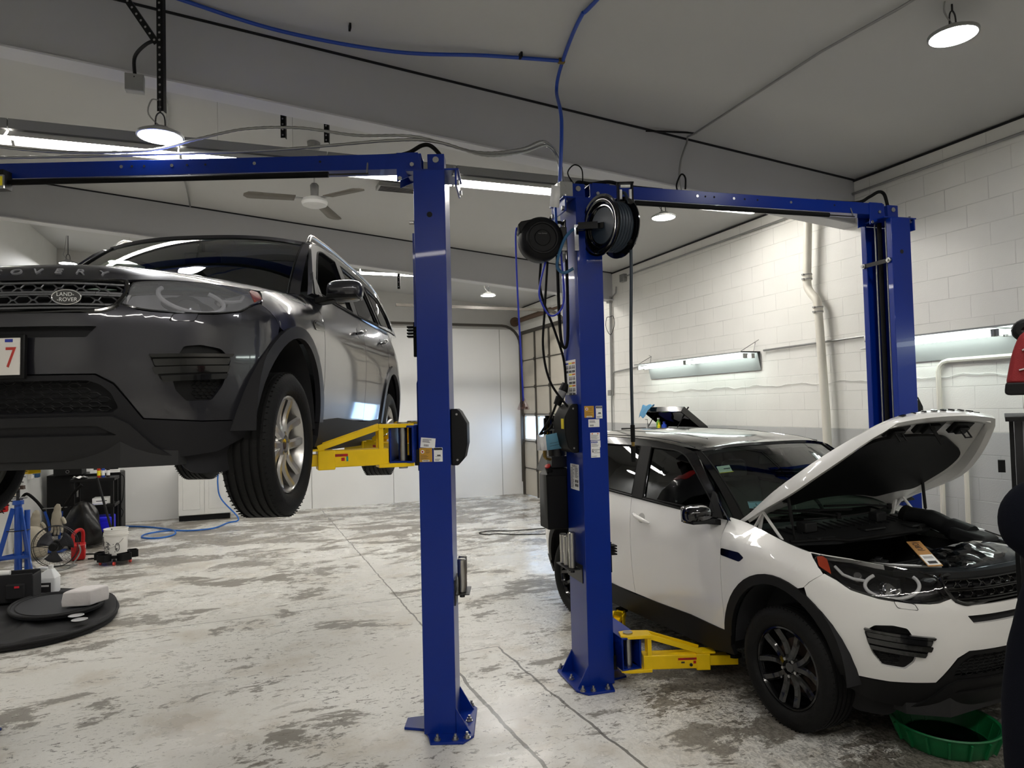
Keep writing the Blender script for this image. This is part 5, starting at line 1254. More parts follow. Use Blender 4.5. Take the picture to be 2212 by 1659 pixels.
# windscreen stickers, right-hand side
def wsst(u,v,w,h,nm,base,rows=()):
    p=Vector(WS(u,v));n=NRM(WS,u,v)[1];r=(Vector(WS(u+.05,v))-Vector(WS(u-.05,v))).normalized();up=n.cross(r);
    if up.z<0: up=-up
    rr_=up.cross(n);M=Matrix((rr_,up,n)).transposed().to_4x4();M.translation=p-n*.008
    o=MBM(M,MB().box((0,0,0),(w,h,.0015))).build(nm,base,carW)
    if rows:
        mb=MB();ms=[]
        for x,y,a,b,mt in rows:
            if mt not in ms: ms.append(mt)
            mb.box((x,y,.0015),(a,b,.001),m=ms.index(mt))
        MBM(M,mb).build('sticker_print',ms,o)
    return M,o
m_stb=mat('sticker_blue','8fb8d8',.4)
M_,o_=wsst(-.82,.17,.11,.075,'inspection_sticker',m_stb,[(0,.031,.10,.004,m_labt),(0,-.031,.10,.004,m_labt),(0,-.016,.05,.008,m_labt)])
txt('5',.03,m_labt,o_,M_@Matrix.Translation((0,.008,.0015)),.0004)
wsst(-.88,.68,.10,.07,'windscreen_tag',m_lab,[(0,-.04,.11,.006,m_laby),(.02,0,.05,.008,m_labt)])
# hose parts bag on the slam panel
def PW(x,y,z): 
    c,s=cos(.4192),sin(.4192);return (2.4867+x*s+y*c,4.7693-x*c+y*s,z)
t=thing('parts_bag','clear plastic bag with a cardboard header lying on the white car grille','parts bag',PW(.60,.02,1.06),.4192-pi/2)
import random as _r
_r.seed(5)
NX,NY=10,22;vs=[]
for i in range(NX+1):
    for j in range(NY+1):
        x=-.15+.34*i/NX;y=-.36+.70*j/NY;e=sin(pi*i/NX)*sin(pi*min(1,max(0,j/NY)));vs.append((x+_r.uniform(-.008,.008),y+_r.uniform(-.008,.008),.012+.075*max(0,e)**.6+_r.uniform(-.010,.010)))
mb=MB();W_=NY+1;mb.add(vs,[(i*W_+j,i*W_+j+1,(i+1)*W_+j+1,(i+1)*W_+j) for i in range(NX) for j in range(NY)])
m_poly=glassmat('clear_polythene','dfe3e8',.06,1.6);o=mb.build('plastic_bag',m_poly,t,ang=20);so=o.modifiers.new('s','SOLIDIFY');so.thickness=.001
mb=MB();mb.tube(cr([(.0,-.2,.03),(-.02,-.05,.035),(.0,.1,.035),(.02,.26,.03)],6),.026,12);mb.build('rubber_hose',m_rub,t)
m_card=mat('cardboard','a87b45',.7,var=.1,vs=12)
_x=Vector((.29,-.20,-.08)).normalized();_y=Vector((.20,.29,.03));_y=(_y-_x*_y.dot(_x)).normalized();Mc=Matrix((_x,_y,_x.cross(_y))).transposed().to_4x4();Mc.translation=(-.02,-.41,.065)
o=MBM(Mc,MB().box((0,0,0),(.33,.075,.004))).build('header_card',m_card,t)
txt('(URO)',.045,m_labt,o,Mc@Matrix.Translation((-.09,0,.003))@Matrix.Rotation(pi,4,'Z'),.0004)
MBM(Mc,MB().box((.09,0,.003),(.13,.068,.002))).build('barcode_label',m_lab,o)
mb=MB()
for k in range(9): mb.box((.11+.004*k,.0,.0045),(.0018,.045,.001))
for k in range(4): mb.box((.05+.008*k,0,.0045),(.002,.05,.001))
MBM(Mc,mb).build('barcode_print',m_labt,o)
# licence: drain pan under the nose
m_pan=mat('pan_green','0d6b3a',.45,var=.15,vs=8)
t=thing('drain_pan','green round oil drain pan on the floor under the white car bumper','drain pan',(2.50,4.17,0),.3)
MB().lathe([(0,.012),(.21,.014),(.235,.03),(.27,.13),(.285,.135),(.29,.128),(.282,.118),(.275,.12),(.245,.022),(.225,.0),(0,.0)],48).build('pan_body',m_pan,t)
for k in range(16):
    a=k*pi/8;mb=MB();mb.bar((.243*cos(a),.243*sin(a),.02),(.277*cos(a),.277*sin(a),.115),.012,.03,up=(cos(a),sin(a),0));mb.build('pan_rib',m_pan,t)
mb=MB();mb.add([(.24,-.13,.13),(.20,-.19,.13),(.31,-.20,.085),(.25,-.13,.115),(.20,-.20,.118),(.31,-.205,.075)],[(0,1,2),(5,4,3),(0,3,4,1),(1,4,5,2),(2,5,3,0)]);mb.build('pour_spout',m_pan,t)
MB().lathe([(0,.03),(.22,.03)],40).build('old_oil',mat('used_oil','050505',.05),t)
# ---------------- ceiling things ----------------
t=thing('ceiling_fan','white three-bladed ceiling fan with dusty blades behind the near fluorescent row','ceiling fan',BW(.70,7.5,4.24),TB)
cz=CZ(.70)-4.24
MB().lathe([(0,-.055),(.09,-.055),(.125,-.04),(.135,-.01),(.125,.02),(.10,.035),(.05,.05),(0,.05)],36).build('motor_housing',m_wht,t)
MB().lathe([(0,.05),(.04,.05),(.045,.17),(.03,.19),(0,.19)],20).build('neck',m_galv,t)
MB().cyl((0,0,.18),(0,0,cz-.08),.011,10).build('rod',m_wht,t)
MB().lathe([(0,cz),(.07,cz),(.06,cz-.07),(.02,cz-.10),(0,cz-.1)],20).build('canopy',m_galv,t)
m_blade=mat('dusty_blade','6f6a60',.7,var=.3,vs=10)
for k,a in enumerate((radians(206),radians(326),radians(86))):
    vs=[];ns=12
    for j in range(ns+1):
        q=j/ns;r=.20+.50*q;w=.065+.02*q if q<.85 else .085*max(.15,sqrt(max(0,1-((q-.85)/.16)**2)));z=.02-.02*q
        for sgn in(-1,1): vs.append((r,sgn*w,z+sgn*w*.12))
    M=Matrix.Rotation(a-TB,4,'Z')
    mb=MB();mb.add([M@Vector(v) for v in vs],[(2*j,2*j+1,2*j+3,2*j+2) for j in range(ns)]);o=mb.build('blade',m_blade,t);so=o.modifiers.new('s','SOLIDIFY');so.thickness=.006
    MBM(M,MB().bar((.10,0,.02),(.26,0,.02),.05,.006)).build('blade_iron',m_galv,t)
# air line on the ceiling
m_airb=mat('air_line_blue','0e3fa0',.4)
def cpt(x,y,dz=-.03):  # world x,y on the ceiling
    xb=x*CT+y*ST;return (x,y,CZ(xb)+dz)
def wB(xb,d,dz=-.03): p=BW(xb,d);return (p[0],p[1],CZ(xb)+dz)
mb=MB();mb.tube(cr([wB(-3.2,3.6,-.02),wB(-2.2,4.5,-.03),wB(-1.1,5.1,-.04),wB(-.384,5.30,-.02),wB(.3,5.33,-.05),wB(1.094,5.2,-.06),wB(1.75,4.98,-.03),wB(2.30,4.80,-.02)],8),.014,10);
mb.build('air_pipe',m_airb,None,label='blue air line running left along the ceiling to the brass tee',cat='air hose')
pv=[wB(2.3,-3,-.02),wB(2.25,1.5,-.02),wB(2.2,3.9,-.02),wB(2.18,4.2,-.03),wB(2.32,4.80,-.02),wB(2.38,5.05,-.12)];q=Vector(W2(-CX2-.14,-.03,COLH+.62));q2=Vector(W2(-CX2-.17,-.03,COLH+.12));q3=Vector(W2(-CX2-.24,-.05,COLH-.1))
mb=MB();mb.tube(cr(pv+[tuple(q),tuple(q2)],8),.014,10);mb.build('air_pipe',m_airb,None,label='blue air line dropping from the ceiling tee to the second lift post',cat='air hose')
mb=MB();mb.tube(cr([W2(-CX2-.22,-.06,COLH-.05),W2(-CX2-.22,-.08,COLH-.2),W2(-CX2-.18,-.08,COLH-.33)],6),.011,8);mb.build('air_pipe',m_airb,None,label='short dark blue air line between the column top box and the cord reel',cat='air hose')
p=wB(2.31,4.80,-.02);t=thing('pipe_tee','small brass tee joining the blue air lines on the ceiling','pipe fitting',p,TB)
MB().box((0,0,0),(.05,.035,.035)).build('tee_body',bpy.data.materials['brass'],t,bev=.004)
for i,(xb,d,lb) in enumerate(((2.0,4.87,'black clip holding the blue air line near the brass tee'),(.744,5.09,'black clip on the ceiling above the middle of the blue air line'),(3.74,5.45,'long rusty slot strip on the ceiling by the right grey conduit'))):
    t=thing('ceiling_clip',lb,'clip',wB(xb,d,-.02),TB+(.0 if i<2 else -.2));MB().box((0,0,0),(.015 if i<2 else .5,.05 if i<2 else .018,.04 if i<2 else .012)).build('clip_body',m_blk,t)
# flexible metal conduits draped over the left lift beam
m_flex=mat('flex_conduit','8f8f8d',.35,.8)
def flex(pts,lb,r=.010):
    P=cr(pts,14);mb=MB();mb.tube(P,[r*(1.12 if i%2 else .88) for i in range(len(P))],8)
    mb.build('flexible_conduit',m_flex,None,label=lb,cat='conduit')
Y0=4.57
flex([(-3.5,Y0,3.86),(-3.0,Y0,3.80),(-2.4,Y0,3.79),(-2.05,Y0,3.86),(-1.75,Y0+.05,3.94),(-1.4,Y0+.1,3.96),(-1.0,Y0+.08,3.89),(-.6,Y0,3.84),(-.2,Y0+.2,3.80),(0.1,4.95,3.88),(.28,5.1,3.99),(.40,5.25,3.92),(.43,5.25,3.70)],'armoured conduit sagging highest, running over the left lift beam to the post box')
flex([(-3.4,Y0+.03,3.78),(-2.6,Y0+.03,3.775),(-1.6,Y0+.03,3.785),(-.75,Y0,3.82),(-.45,Y0+.0,3.80),(-.15,Y0+.15,3.76),(.12,4.95,3.86),(.30,5.1,3.96),(.39,5.22,3.88),(.405,5.25,3.70)],'armoured conduit lying on the left lift beam and dipping between the two near posts')
# slotted steel brackets and boxes by the first lamp
def slot(a,b,lb,n,w=.04):
    a=Vector(a);b=Vector(b);t=thing('slotted_bracket',lb,'steel bracket',tuple(a),0);d=b-a
    mb=MB();mb.bar((0,0,0),d,w,.004,up=(0,1,0));mb.bar(Vector((w/2,.02,0)),d+Vector((w/2,.02,0)),.004,w,up=(0,1,0));o=mb.build('steel_angle',m_blk,t)
    mb=MB()
    for k in range(n):
        c=d*((k+.5)/n);mb.cyl(c+Vector((0,-.004,0)),c+Vector((0,-.0045,0)),.008,8)
    mb.build('slot_holes',m_grey,o)
hb=Vector(BW(-.51,5.1,0))
slot((hb.x,hb.y,4.06),(hb.x,hb.y,CZ(-.5)-.01),'black slotted steel angle hanging straight down to the first high bay lamp',18)
slot((hb.x-.02,hb.y,4.52),(hb.x-.32,hb.y-.1,CZ(-.8)-.01),'black slotted steel angle sloping up to the left from the first lamp bracket',12)
for x,z0,lb in((.345,4.54,'short black slotted bracket left of the fan rod'),(.73,4.54,'short black slotted bracket right of the fan rod')):
    p=BW(x,6.6);slot((p[0],p[1],z0),(p[0],p[1],CZ(x)-.01),lb,7)
p=BW(2.35,11.2);slot((p[0],p[1],4.0),(p[0],p[1],4.75),'black slotted bracket beside the dark car mirror in front of the far door track',10)
def jbox(loc,rz,lb,s=.1):
    t=thing('junction_box',lb,'junction box',loc,rz);MB().box((0,0,0),(s,s*.55,s)).build('box_body',m_galv,t,bev=.004);MB().box((0,-s*.29,0),(s*.94,.004,s*.94)).build('box_cover',m_galv,t);MB().cyl((0,-s*.30,s*.3),(0,-s*.31,s*.3),.005,8).build('cover_screw',m_dsteel,t);return t
jbox(BW(-.70,5.42,4.36),TB,'grey junction box on the near beam left of the first lamp bracket',.12)
mb=MB();mb.tube(cr([BW(-.70,5.42,4.42),BW(-.69,5.35,4.52),BW(-.60,5.2,4.55),BW(-.52,5.14,4.56)],6),.012,8);mb.build('conduit',m_blk,None,label='short dark conduit arching from the junction box to the lamp bracket',cat='conduit')
jbox(BW(3.86,5.47,3.96),TB,'grey junction box on the beam above the right overhead lift beam',.1)
mb=MB();mb.tube(cr([BW(3.8,5.45,3.97),BW(3.74,5.40,4.04),BW(3.78,5.38,4.14),BW(3.84,5.40,4.12),BW(3.85,5.42,4.02)],6),.008,8);mb.build('cable_loop',m_rub,None,label='looped dark cable beside the junction box above the right lift beam',cat='cable')
mb=MB();mb.tube([wB(3.97,-3),wB(3.96,1.5),wB(3.95,3.2),wB(3.9,3.8),wB(3.93,5.36)]+[wB(3.93,5.47,-.02)]+cr([wB(3.93,5.47,-.06),wB(3.85,5.47,-.25),wB(3.82,5.47,-.45),wB(3.84,5.47,-.55)],5)[1:],.010,8);mb.build('conduit',m_galv,None,label='thin grey conduit crossing the ceiling to the upper right past the slot strip',cat='conduit')
mb=MB();mb.tube(cr([wB(-.7,6.1),wB(-.66,7.2),wB(-.75,8.2),wB(-.68,9.6),wB(-.7,10.7)],4),.012,8);mb.build('conduit',m_galv,None,label='thin crooked grey conduit on the ceiling between the beams on the left',cat='conduit')
t=thing('air_vent','flat grey ceiling vent partly hidden behind the near blue post','vent',wB(1.78,8.3,-.04),TB);MB().box((0,0,0),(.55,.22,.05)).build('vent_body',m_galv,t)
mb=MB()
for k in range(5): mb.box((0,-.08+.04*k,-.028),(.5,.008,.006))
mb.build('vent_slats',m_dsteel,t)
# ---------------- right wall pipework ----------------
m_pipe=mat('white_pipe','d6d2c6',.4,var=.06,vs=4)
t=thing('drain_pipe','white painted vertical drain pipe with an offset bend on the block wall','pipe',BW(WR-.12,0,0),TB)
mb=MB();mb.tube([(0,6.06,4.36),(0,6.12,3.5),(0,6.13,3.40)]+cr([(0,6.13,3.40),(0,6.12,3.30),(0,6.07,3.22),(0,6.0,3.14),(0,5.985,3.05)],5)[1:]+[(0,5.98,3.0),(0,5.93,1.9),(0,5.90,.0)],.045,16);mb.build('pipe_run',m_pipe,t)
for y,z in((6.125,3.42),(5.983,3.03)):
    MB().lathe([(.048,-.04),(.053,-.04),(.053,.04),(.048,.04)],20,M=Matrix.Translation((0,y,z)),closed=True).build('pipe_coupling',m_pipe,t)
    for q in(-.025,.025):
        mb=MB();mb.lathe([(.054,-.006),(.056,-.006),(.056,.006),(.054,.006)],20,M=Matrix.Translation((0,y,z+q)),closed=True);mb.box((-.06,y,z+q),(.02,.03,.014));mb.build('hose_clamp',m_galv,t)
def wpipe(pts,lb,r=.013,mt=m_galv,name='conduit'):
    mb=MB();mb.tube([BW(WR-.03,y,z) for y,z in pts],r,8);return mb.build(name,mt,None,label=lb,cat='conduit')
wpipe([(10.35,4.20),(2.5,4.20)],'grey conduit running the length of the block wall just under the ceiling')
wpipe([(10.60,4.08),(10.62,3.97),(10.8,3.9),(10.84,3.9)],'short bent conduit between the two far wall boxes',.012)
wpipe([(10.84,3.84),(10.92,.3)],'grey vertical conduit right of the second lift post, from the far switch box')
wpipe([(10.80,3.84),(10.84,2.2)],'second grey vertical conduit beside it ending at a small outlet')
wpipe([(9.60,2.66),(10.75,2.60),(10.83,2.56),(10.86,2.48),(10.95,.2)],'grey conduit bending from the far wall light down the wall',.012)
wpipe([(6.98,2.66),(5.42,2.68),(5.36,2.66),(5.33,2.6)],'grey conduit from the near end of the wall light pair to the blue far post',.012)
wpipe([(2.6,2.36),(4.55,2.36)]+[(4.55+.1*sin(a),2.26+.1*cos(a)) for a in(.5,1.0,1.57)]+[(4.66,1.2),(4.67,.1)],'thick white painted conduit bending down the wall right of the far blue post',.022,m_pipe)
wpipe([(4.42,1.9),(4.43,.1)],'thin white vertical pipe on the wall behind the raised hood',.02,m_pipe)
mb=MB();mb.tube([BW(WR-.012,y,2.22+.012*sin(y*9)+.008*sin(y*23)) for y in[2.6+.07*k for k in range(118)]],.004,5);mb.build('wall_cable',m_wht,None,label='thin wavy painted cable running along the block wall under the lights',cat='cable')
jbox(BW(WR-.04,10.34,4.18),TB+pi/2,'grey box high in the corner by the far beam end',.13);jbox(BW(WR-.04,10.84,3.88),TB+pi/2,'grey switch box below the far beam end',.11);jbox(BW(WR-.04,10.9,2.24),TB+pi/2,'small grey outlet box on the wall right of the stickered post',.1)
mb=MB();mb.tube([BW(WR-.05,10.82+.16*cos(a),3.45+.16*sin(a)*(1+.2*sin(3*a))) for a in[k*pi/8 for k in range(36)]],.005,6);mb.build('coiled_cable',m_rub,None,label='thin black cable coiled on the wall right of the stickered post',cat='cable')
t=thing('wall_bracket_light','small white bent spout fixture on the wall beside the far blue post','fixture',BW(WR-.1,5.3,2.56),TB);mb=MB();mb.tube(cr([(.08,.1,.08),(0,.08,.10),(-.04,.02,.06),(-.04,0,.0)],5),.02,10);mb.build('spout',m_wht,t);MB().lathe([(0,.02),(.02,.02),(.09,-.01),(.09,-.02),(0,-.02)],20,M=Matrix.Translation((-.04,0,-.01))).build('shade',m_wht,t);MB().cyl((-.04,0,-.02),(-.04,0,-.06),.02,10).build('bulb',m_lab,t)
# ---------------- black tool chest with raised lid ----------------
t=thing('tool_chest','black tool chest with its lid propped open behind the white car roof','tool chest',BW(5.5,8.45,0),TB+pi/2)
MB().box((0,0,.83),(1.35,.55,1.66)).build('chest_body',m_blkg,t,bev=.01)
mb=MB();mb.box((0,0,1.665),(1.37,.57,.03));mb.build('worktop',m_blk,t,bev=.004)
for k in range(5):
    o=MB().box((0,.28,.25+.29*k),(1.28,.02,.26)).build('drawer',m_blkg,t,bev=.004);MB().box((0,.30,.25+.29*k+.09),(1.1,.02,.02)).build('drawer_handle',m_steel,o)
Ml=Matrix.Translation((0,-.26,1.70))@Matrix.Rotation(radians(-68)+pi/2*0,4,'X')
mb=MB();t_=.02
Mlid=Matrix.Translation((-.0,-.25,1.70))@Matrix.Rotation(radians(37),4,'X')
for c_,d_ in(((0,.23,.0),(.92,.46,.02)),((-.46,.23,-.04),(.02,.46,.08)),((.46,.23,-.04),(.02,.46,.08)),((0,.46,-.04),(.94,.02,.08))): mb.box(c_,d_)
mb2=MBM(Matrix.Translation((-.22,0,0))@Mlid,mb);o=mb2.build('lid',m_blkg,t,bev=.003)
m_deco=mat('lid_decal_white','b9b9bb',.4);m_decb=mat('lid_decal_blue','1a1c66',.4)
random.seed(11)
P1=[(-.30,.30),(-.22,.38),(-.05,.34),(.02,.26),(.10,.20),(.04,.14),(-.06,.18),(-.16,.22),(-.26,.20)]
mb=MB();mb.prism(P1,-.013,-.011);MBM(Matrix.Translation((-.22,0,0))@Mlid@Matrix.Translation((-.02,0,0)),mb).build('lid_decal',m_deco,o)
mb=MB();mb.prism([(-.05,.40),(.20,.40),(.33,.30),(.30,.18),(.16,.12),(.12,.22),(.0,.30)],-.0135,-.0115);MBM(Matrix.Translation((-.22,0,0))@Mlid,mb).build('lid_decal',m_decb,o)
for x in(-.50,.22):
    mb=MB();a=Vector((x,.12,1.68));b=(Matrix.Translation((-.22,0,0))@Mlid)@Vector((x+.15,.34,.09));mb.cyl(a,a.lerp(b,.55),.006,8);mb.cyl(a.lerp(b,.5),b,.010,8);mb.build('gas_strut',m_blk,t)
def bottle(x,y,lb,body,capm,r=.025,hh=.12,pump=False):
    p=Vector(BW(5.5,8.45,0));c,s=cos(TB+pi/2),sin(TB+pi/2)
    b=thing('bottle',lb,'bottle',(p.x+x*c-y*s,p.y+x*s+y*c,1.68),0)
    MB().lathe([(0,0),(r,0),(r,hh*.7),(r*.5,hh*.85),(r*.5,hh),(0,hh)],18).build('bottle_body',body,b)
    if pump:
        mb=MB();mb.cyl((0,0,hh),(0,0,hh+.04),.004,8);mb.box((-.012,0,hh+.045),(.04,.012,.01));mb.build('pump',capm,b)
    else: MB().cyl((0,0,hh),(0,0,hh+.02),r*.55,14).build('cap',capm,b)
bottle(.22,.12,'small white pump bottle on the black tool chest',m_lab,m_lab,.02,.08,True)
bottle(-.07,.12,'green and white can on the black tool chest in front of the lid',mat('can_green','6ea83c',.4),m_lab,.032,.13)
bottle(-.14,.16,'small yellow bottle beside the green can on the tool chest',m_laby,m_laby,.02,.07)
bottle(-.21,.12,'blue plastic jar right of the yellow bottle on the tool chest',mat('jar_blue','2a4fc0',.4),m_labb,.035,.08)
def cloth(name,lb,cat,loc,mt,w,d,drop,seed,rz=0):
    """a crumpled cloth lying over an edge"""
    _r.seed(seed);n=14;vs=[]
    for i in range(n+1):
        for j in range(n+1):
            u=i/n-.5;v=j/n-.5;r=hypot(u,v)*2
            vs.append((u*w*(1-.25*r)+_r.uniform(-.006,.006),v*d*(1-.2*r)+_r.uniform(-.006,.006),.02*sin(9*u+seed)*cos(7*v)+.02-drop*max(0,v+.05)**1.2*2+_r.uniform(-.004,.004)))
    t=thing(name,lb,cat,loc,rz);mb=MB();mb.add(vs,[(i*(n+1)+j,i*(n+1)+j+1,(i+1)*(n+1)+j+1,(i+1)*(n+1)+j) for i in range(n) for j in range(n)])
    o=mb.build(cat.replace(' ','_')+'_fabric',mt,t,ang=60,sub=1);so=o.modifiers.new('s','SOLIDIFY');so.thickness=.004;return t
_q=Vector((.10,.20,2.0));_c,_s=cos(TB+pi/2),sin(TB+pi/2);_o=Vector(BW(5.5,8.45,0));p=(_o.x+_q.x*_c-_q.y*_s,_o.y+_q.x*_s+_q.y*_c,1.985)
cloth('rag','crumpled blue shop rag hanging over the raised tool chest lid','rag',p,mat('rag_blue','5c93b8',.9,var=.2,vs=20),.26,.22,.16,3,TB+pi/2)
# ---------------- right foreground ----------------
m_cab=mat('cabinet_grey','6f7076',.4,var=.05,vs=3)
t=thing('steel_cabinet','tall grey steel cabinet with dark edge trim at the right edge of the photo','cabinet',(1.855,2.06,0),-.61);cb_=t
MB().box((.03,.2,.975),(.66,.50,1.95)).build('cabinet_body',m_cab,t,bev=.004)
for x,w,mt in((-.315,.012,m_blk),(-.298,.02,m_dsteel),(-.272,.03,m_cab),(-.250,.012,m_blk)): MB().box((x,-.055,.975),(w,.02,1.95)).build('edge_trim',mt,t)
MB().box((.02,.18,1.957),(.70,.56,.014)).build('cabinet_top',m_blk,t)
MB().box((-.345,.05,1.80),(.02,.03,.04)).build('latch',m_blk,t)
t=thing('red_bag','red and black tool bag standing on the grey cabinet at the right edge','bag',(1.80,2.12,1.968),-.61)
pr=[(-.20,.06,.0),(-.215,.13,.02),(-.19,.28,.05),(-.15,.40,.06),(-.1,.47,.05),(.2,.48,.05),(.2,.06,.02)]
m_redf=mat('red_fabric','7d1016',.75,var=.12,vs=30,bump=.2,bs=300)
Mx=Matrix(((1,0,0,0),(0,0,1,0),(0,1,0,0),(0,0,0,1)))
mb=MB();mb.prism(rc([(-.245,.095,.02),(-.225,.20,.06),(-.20,.262,.03),(.2,.262,.02),(.2,.095,.02)],.03),-.12,.12,M=Mx);bg_=mb.build('bag_body',m_redf,t,bev=.012)
mb=MB();mb.prism(rc([(-.250,.063,.02),(-.245,.102,.005),(.2,.102,.005),(.2,.063,.02)],.02),-.125,.125,M=Mx);mb.build('bag_base',m_blk,bg_,bev=.01)
mb=MB();mb.prism(rc([(-.20,.0,.02),(-.195,.066,.005),(.18,.066,.005),(.18,.0,.02)],.02),-.1,.1,M=Mx);mb.build('lower_pouch',m_redf,bg_,bev=.01)
mb=MB();mb.tube(cr([(-.19,-.0,.25),(-.205,0,.27),(-.18,0,.29),(-.1,0,.29)],5),.02,10);mb.build('bag_handle',m_blk,bg_)
mb=MB()
for a,b in(((-.20,.200),(-.17,.218)),((-.19,.195),(-.19,.165)),((-.17,.218),(-.165,.17)),((-.21,.14),(-.15,.155))): mb.bar((a[0],-.124,a[1]),(b[0],-.124,b[1]),.004,.008,up=(0,1,0))
mb.build('bag_logo',mat('logo_silver','b8b4b4',.4),bg_)
_ch=Matrix.Translation((1.855,2.06,0))@Matrix.Rotation(-.61,4,'Z');_ci=_ch.inverted()
mb=MB();mb.tube([_ci@Vector((1.63,2.00,1.85)),_ci@Vector((1.55,1.90,1.84)),_ci@Vector((1.54,1.885,1.87))],.008,8);mb.build('coat_hook',m_steel,cb_)
# jacket hanging on the cabinet
m_jk=mat('jacket_black','0a0c14',1.0,spec=.1,bump=.3,bs=500)
t=thing('jacket','dark navy jacket hanging down the front of the grey cabinet','jacket',(1.55,1.90,0),0)
vs=[];n=26;K=20
prof=[(1.80,.10),(1.79,.155),(1.765,.183),(1.73,.208),(1.69,.217),(1.65,.214),(1.62,.203),(1.60,.183),(1.58,.155),(1.55,.14),(1.51,.161),(1.455,.178),(1.39,.191),(1.34,.208),(1.275,.215),(1.215,.225),(1.15,.229),(1.03,.229),(.85,.22),(.75,.2)]
P_=[]
for z,r in prof: P_.append((z,r))
for i,(z,r) in enumerate(P_):
    for k in range(K):
        a=2*pi*k/K;f=1+(.05 if z<1.5 else .015)*sin(5*a+z*5)*abs(sin(a));xx,yy=r*cos(a),r*.40*sin(a)*f
        vs.append((xx*.93+yy*.3,yy-xx*.32,z))
mb=MB();mb.add(vs,[(i*K+k,i*K+(k+1)%K,(i+1)*K+(k+1)%K,(i+1)*K+k) for i in range(len(P_)-1) for k in range(K)]+[tuple(range(K)),tuple((len(P_)-1)*K+k for k in range(K))[::-1]]);jk=mb.build('jacket_body',m_jk,t,ang=80,sub=1)
mb=MB();mb.tube(cr([(.18,-.10,1.45),(.15,-.13,1.25),(.14,-.13,1.05),(.14,-.13,.85),(.14,-.12,.72)],5),[.05]*5+[.055]*5+[.06]*5+[.055]*5+[.05],14);mb.build('sleeve',m_jk,jk,sub=1)
mb=MB();mb.tube(cr([(-.02,.0,1.79),(0,0,1.845),(.02,0,1.79)],6),.006,8);mb.build('hanging_loop',m_jk,jk)
# ---------------- back left of the shop ----------------
t=thing('storage_cabinet','low white two-door cabinet against the back wall under the raised car','cabinet',BW(-.76,15.0,0),TB)
MB().box((0,0,.06),(.90,.5,.10)).build('plinth',m_blk,t);MB().box((0,.0,.56),(.92,.52,.90)).build('cabinet_body',m_wht,t,bev=.003)
for s in(-1,1):
    d=MB().box((s*.229,-.268,.56),(.45,.018,.88)).build('door',m_wht,t,bev=.002)
    MB().tube([(s*.229-.15,-.279,.22),(s*.229+.15,-.279,.22),(s*.229+.15,-.279,.90),(s*.229-.15,-.279,.90)],.004,4,closed=True).build('door_moulding',m_wht,d)
MB().box((.30,-.29,.9),(.02,.02,.03)).build('hook',m_blk,t)
m_ah=mat('hose_bright_blue','1d63b8',.45)
mb=MB();P=[(*BW(-.50,14.60)[:2],.98),(*BW(-.52,14.62)[:2],.7),(*BW(-.46,14.62)[:2],.4),(-5.25,13.3,.05),(-5.34,13.0,.015),(-5.36,12.43,.015),(-5.69,12.25,.015),(-6.1,12.30,.015),(-6.32,12.0,.015),(-6.2,11.66,.015),(-5.9,11.58,.015),(-5.78,11.85,.015),(-5.94,12.2,.03),(-6.4,12.6,.015),(-6.8,12.80,.015),(-7.2,12.9,.015)]
mb.tube(cr(P,8),.014,8);mb.build('air_hose',m_ah,None,label='bright blue air hose looped on the floor running up to the white cabinet',cat='hose')
mb=MB();mb.tube(cr([(.7,11.66,.008),(.51,11.65,.008),(.2,11.56,.008),(-.1,11.48,.008),(-.41,11.52,.008),(-.59,11.38,.008),(-.47,11.2,.008),(-.29,11.25,.008),(.04,11.13,.008),(.48,11.13,.008),(.8,11.15,.008)],6),.007,6);mb.build('extension_cord',m_rub,None,label='thin black extension cord lying on the floor between the two near posts',cat='cord')
# black tall cabinet and utility cart
t=thing('black_cabinet','black tall computer cabinet in the back left corner','cabinet',BW(-2.72,14.45,0),TB)
MB().box((.05,0,.52),(1.1,.6,1.04)).build('cabinet_body',m_blk,t,bev=.004)
MB().box((.62,-.1,.53),(.03,.45,1.02)).build('side_panel',m_blk,t)
mb=MB();mb.tube(cr([(.60,-.32,1.0),(.68,-.32,.95),(.66,-.32,.6),(.62,-.32,.45),(.66,-.32,.35),(.64,-.32,.25)],6),.006,6);mb.build('cable',m_rub,t)
t=thing('computer_tower','black desktop computer tower with a round badge on the black cabinet','computer',BW(-2.88,14.2,1.045),TB)
MB().box((0,0,.2),(.42,.40,.40)).build('tower_case',m_blk,t,bev=.004);MB().lathe([(.022,-.003),(.026,-.003),(.026,.003),(.022,.003)],20,M=Matrix.Translation((.0,-.203,.06))@Matrix.Rotation(pi/2,4,'X'),closed=True).build('round_badge',m_grey,t)
t=thing('utility_cart','black open shelf utility cart in front of the black cabinet','cart',BW(-2.28,12.95,0),TB)
for x in(-.27,.27):
    for y in(-.2,.2): MB().box((x,y,.58),(.045,.045,.94)).build('leg',m_blk,t)
for z in(.18,.62,1.04): MB().box((0,0,z),(.62,.46,.05)).build('shelf',m_blk,t,bev=.006)
for x in(-.25,.25):
    for y in(-.18,.18): MB().cyl((x-.015,y,.055),(x+.015,y,.055),.055,16).build('caster',m_rub,t)
MB().box((-.2,-.24,.85),(.02,.015,.12)).build('latch',m_steel,t)
def simple(nm,lb,cat,loc,rz,size,mt,bev=.004,extra=None):
    t=thing(nm,lb,cat,loc,rz);o=MB().box((0,0,size[2]/2),size).build(nm+'_body',mt,t,bev=bev)
    if extra: extra(t,o)
    return t
simple('storage_bin','bright blue plastic bin on the bottom shelf of the black cart','bin',BW(-2.24,12.90,.21),TB,(.46,.36,.24),mat('bin_blue','1414d8',.4),.02,lambda t,o:[MB().box((0,-.18,.05*k+.04),(.44,.01,.01)).build('bin_rib',bpy.data.materials['bin_blue'],o) for k in range(4)])
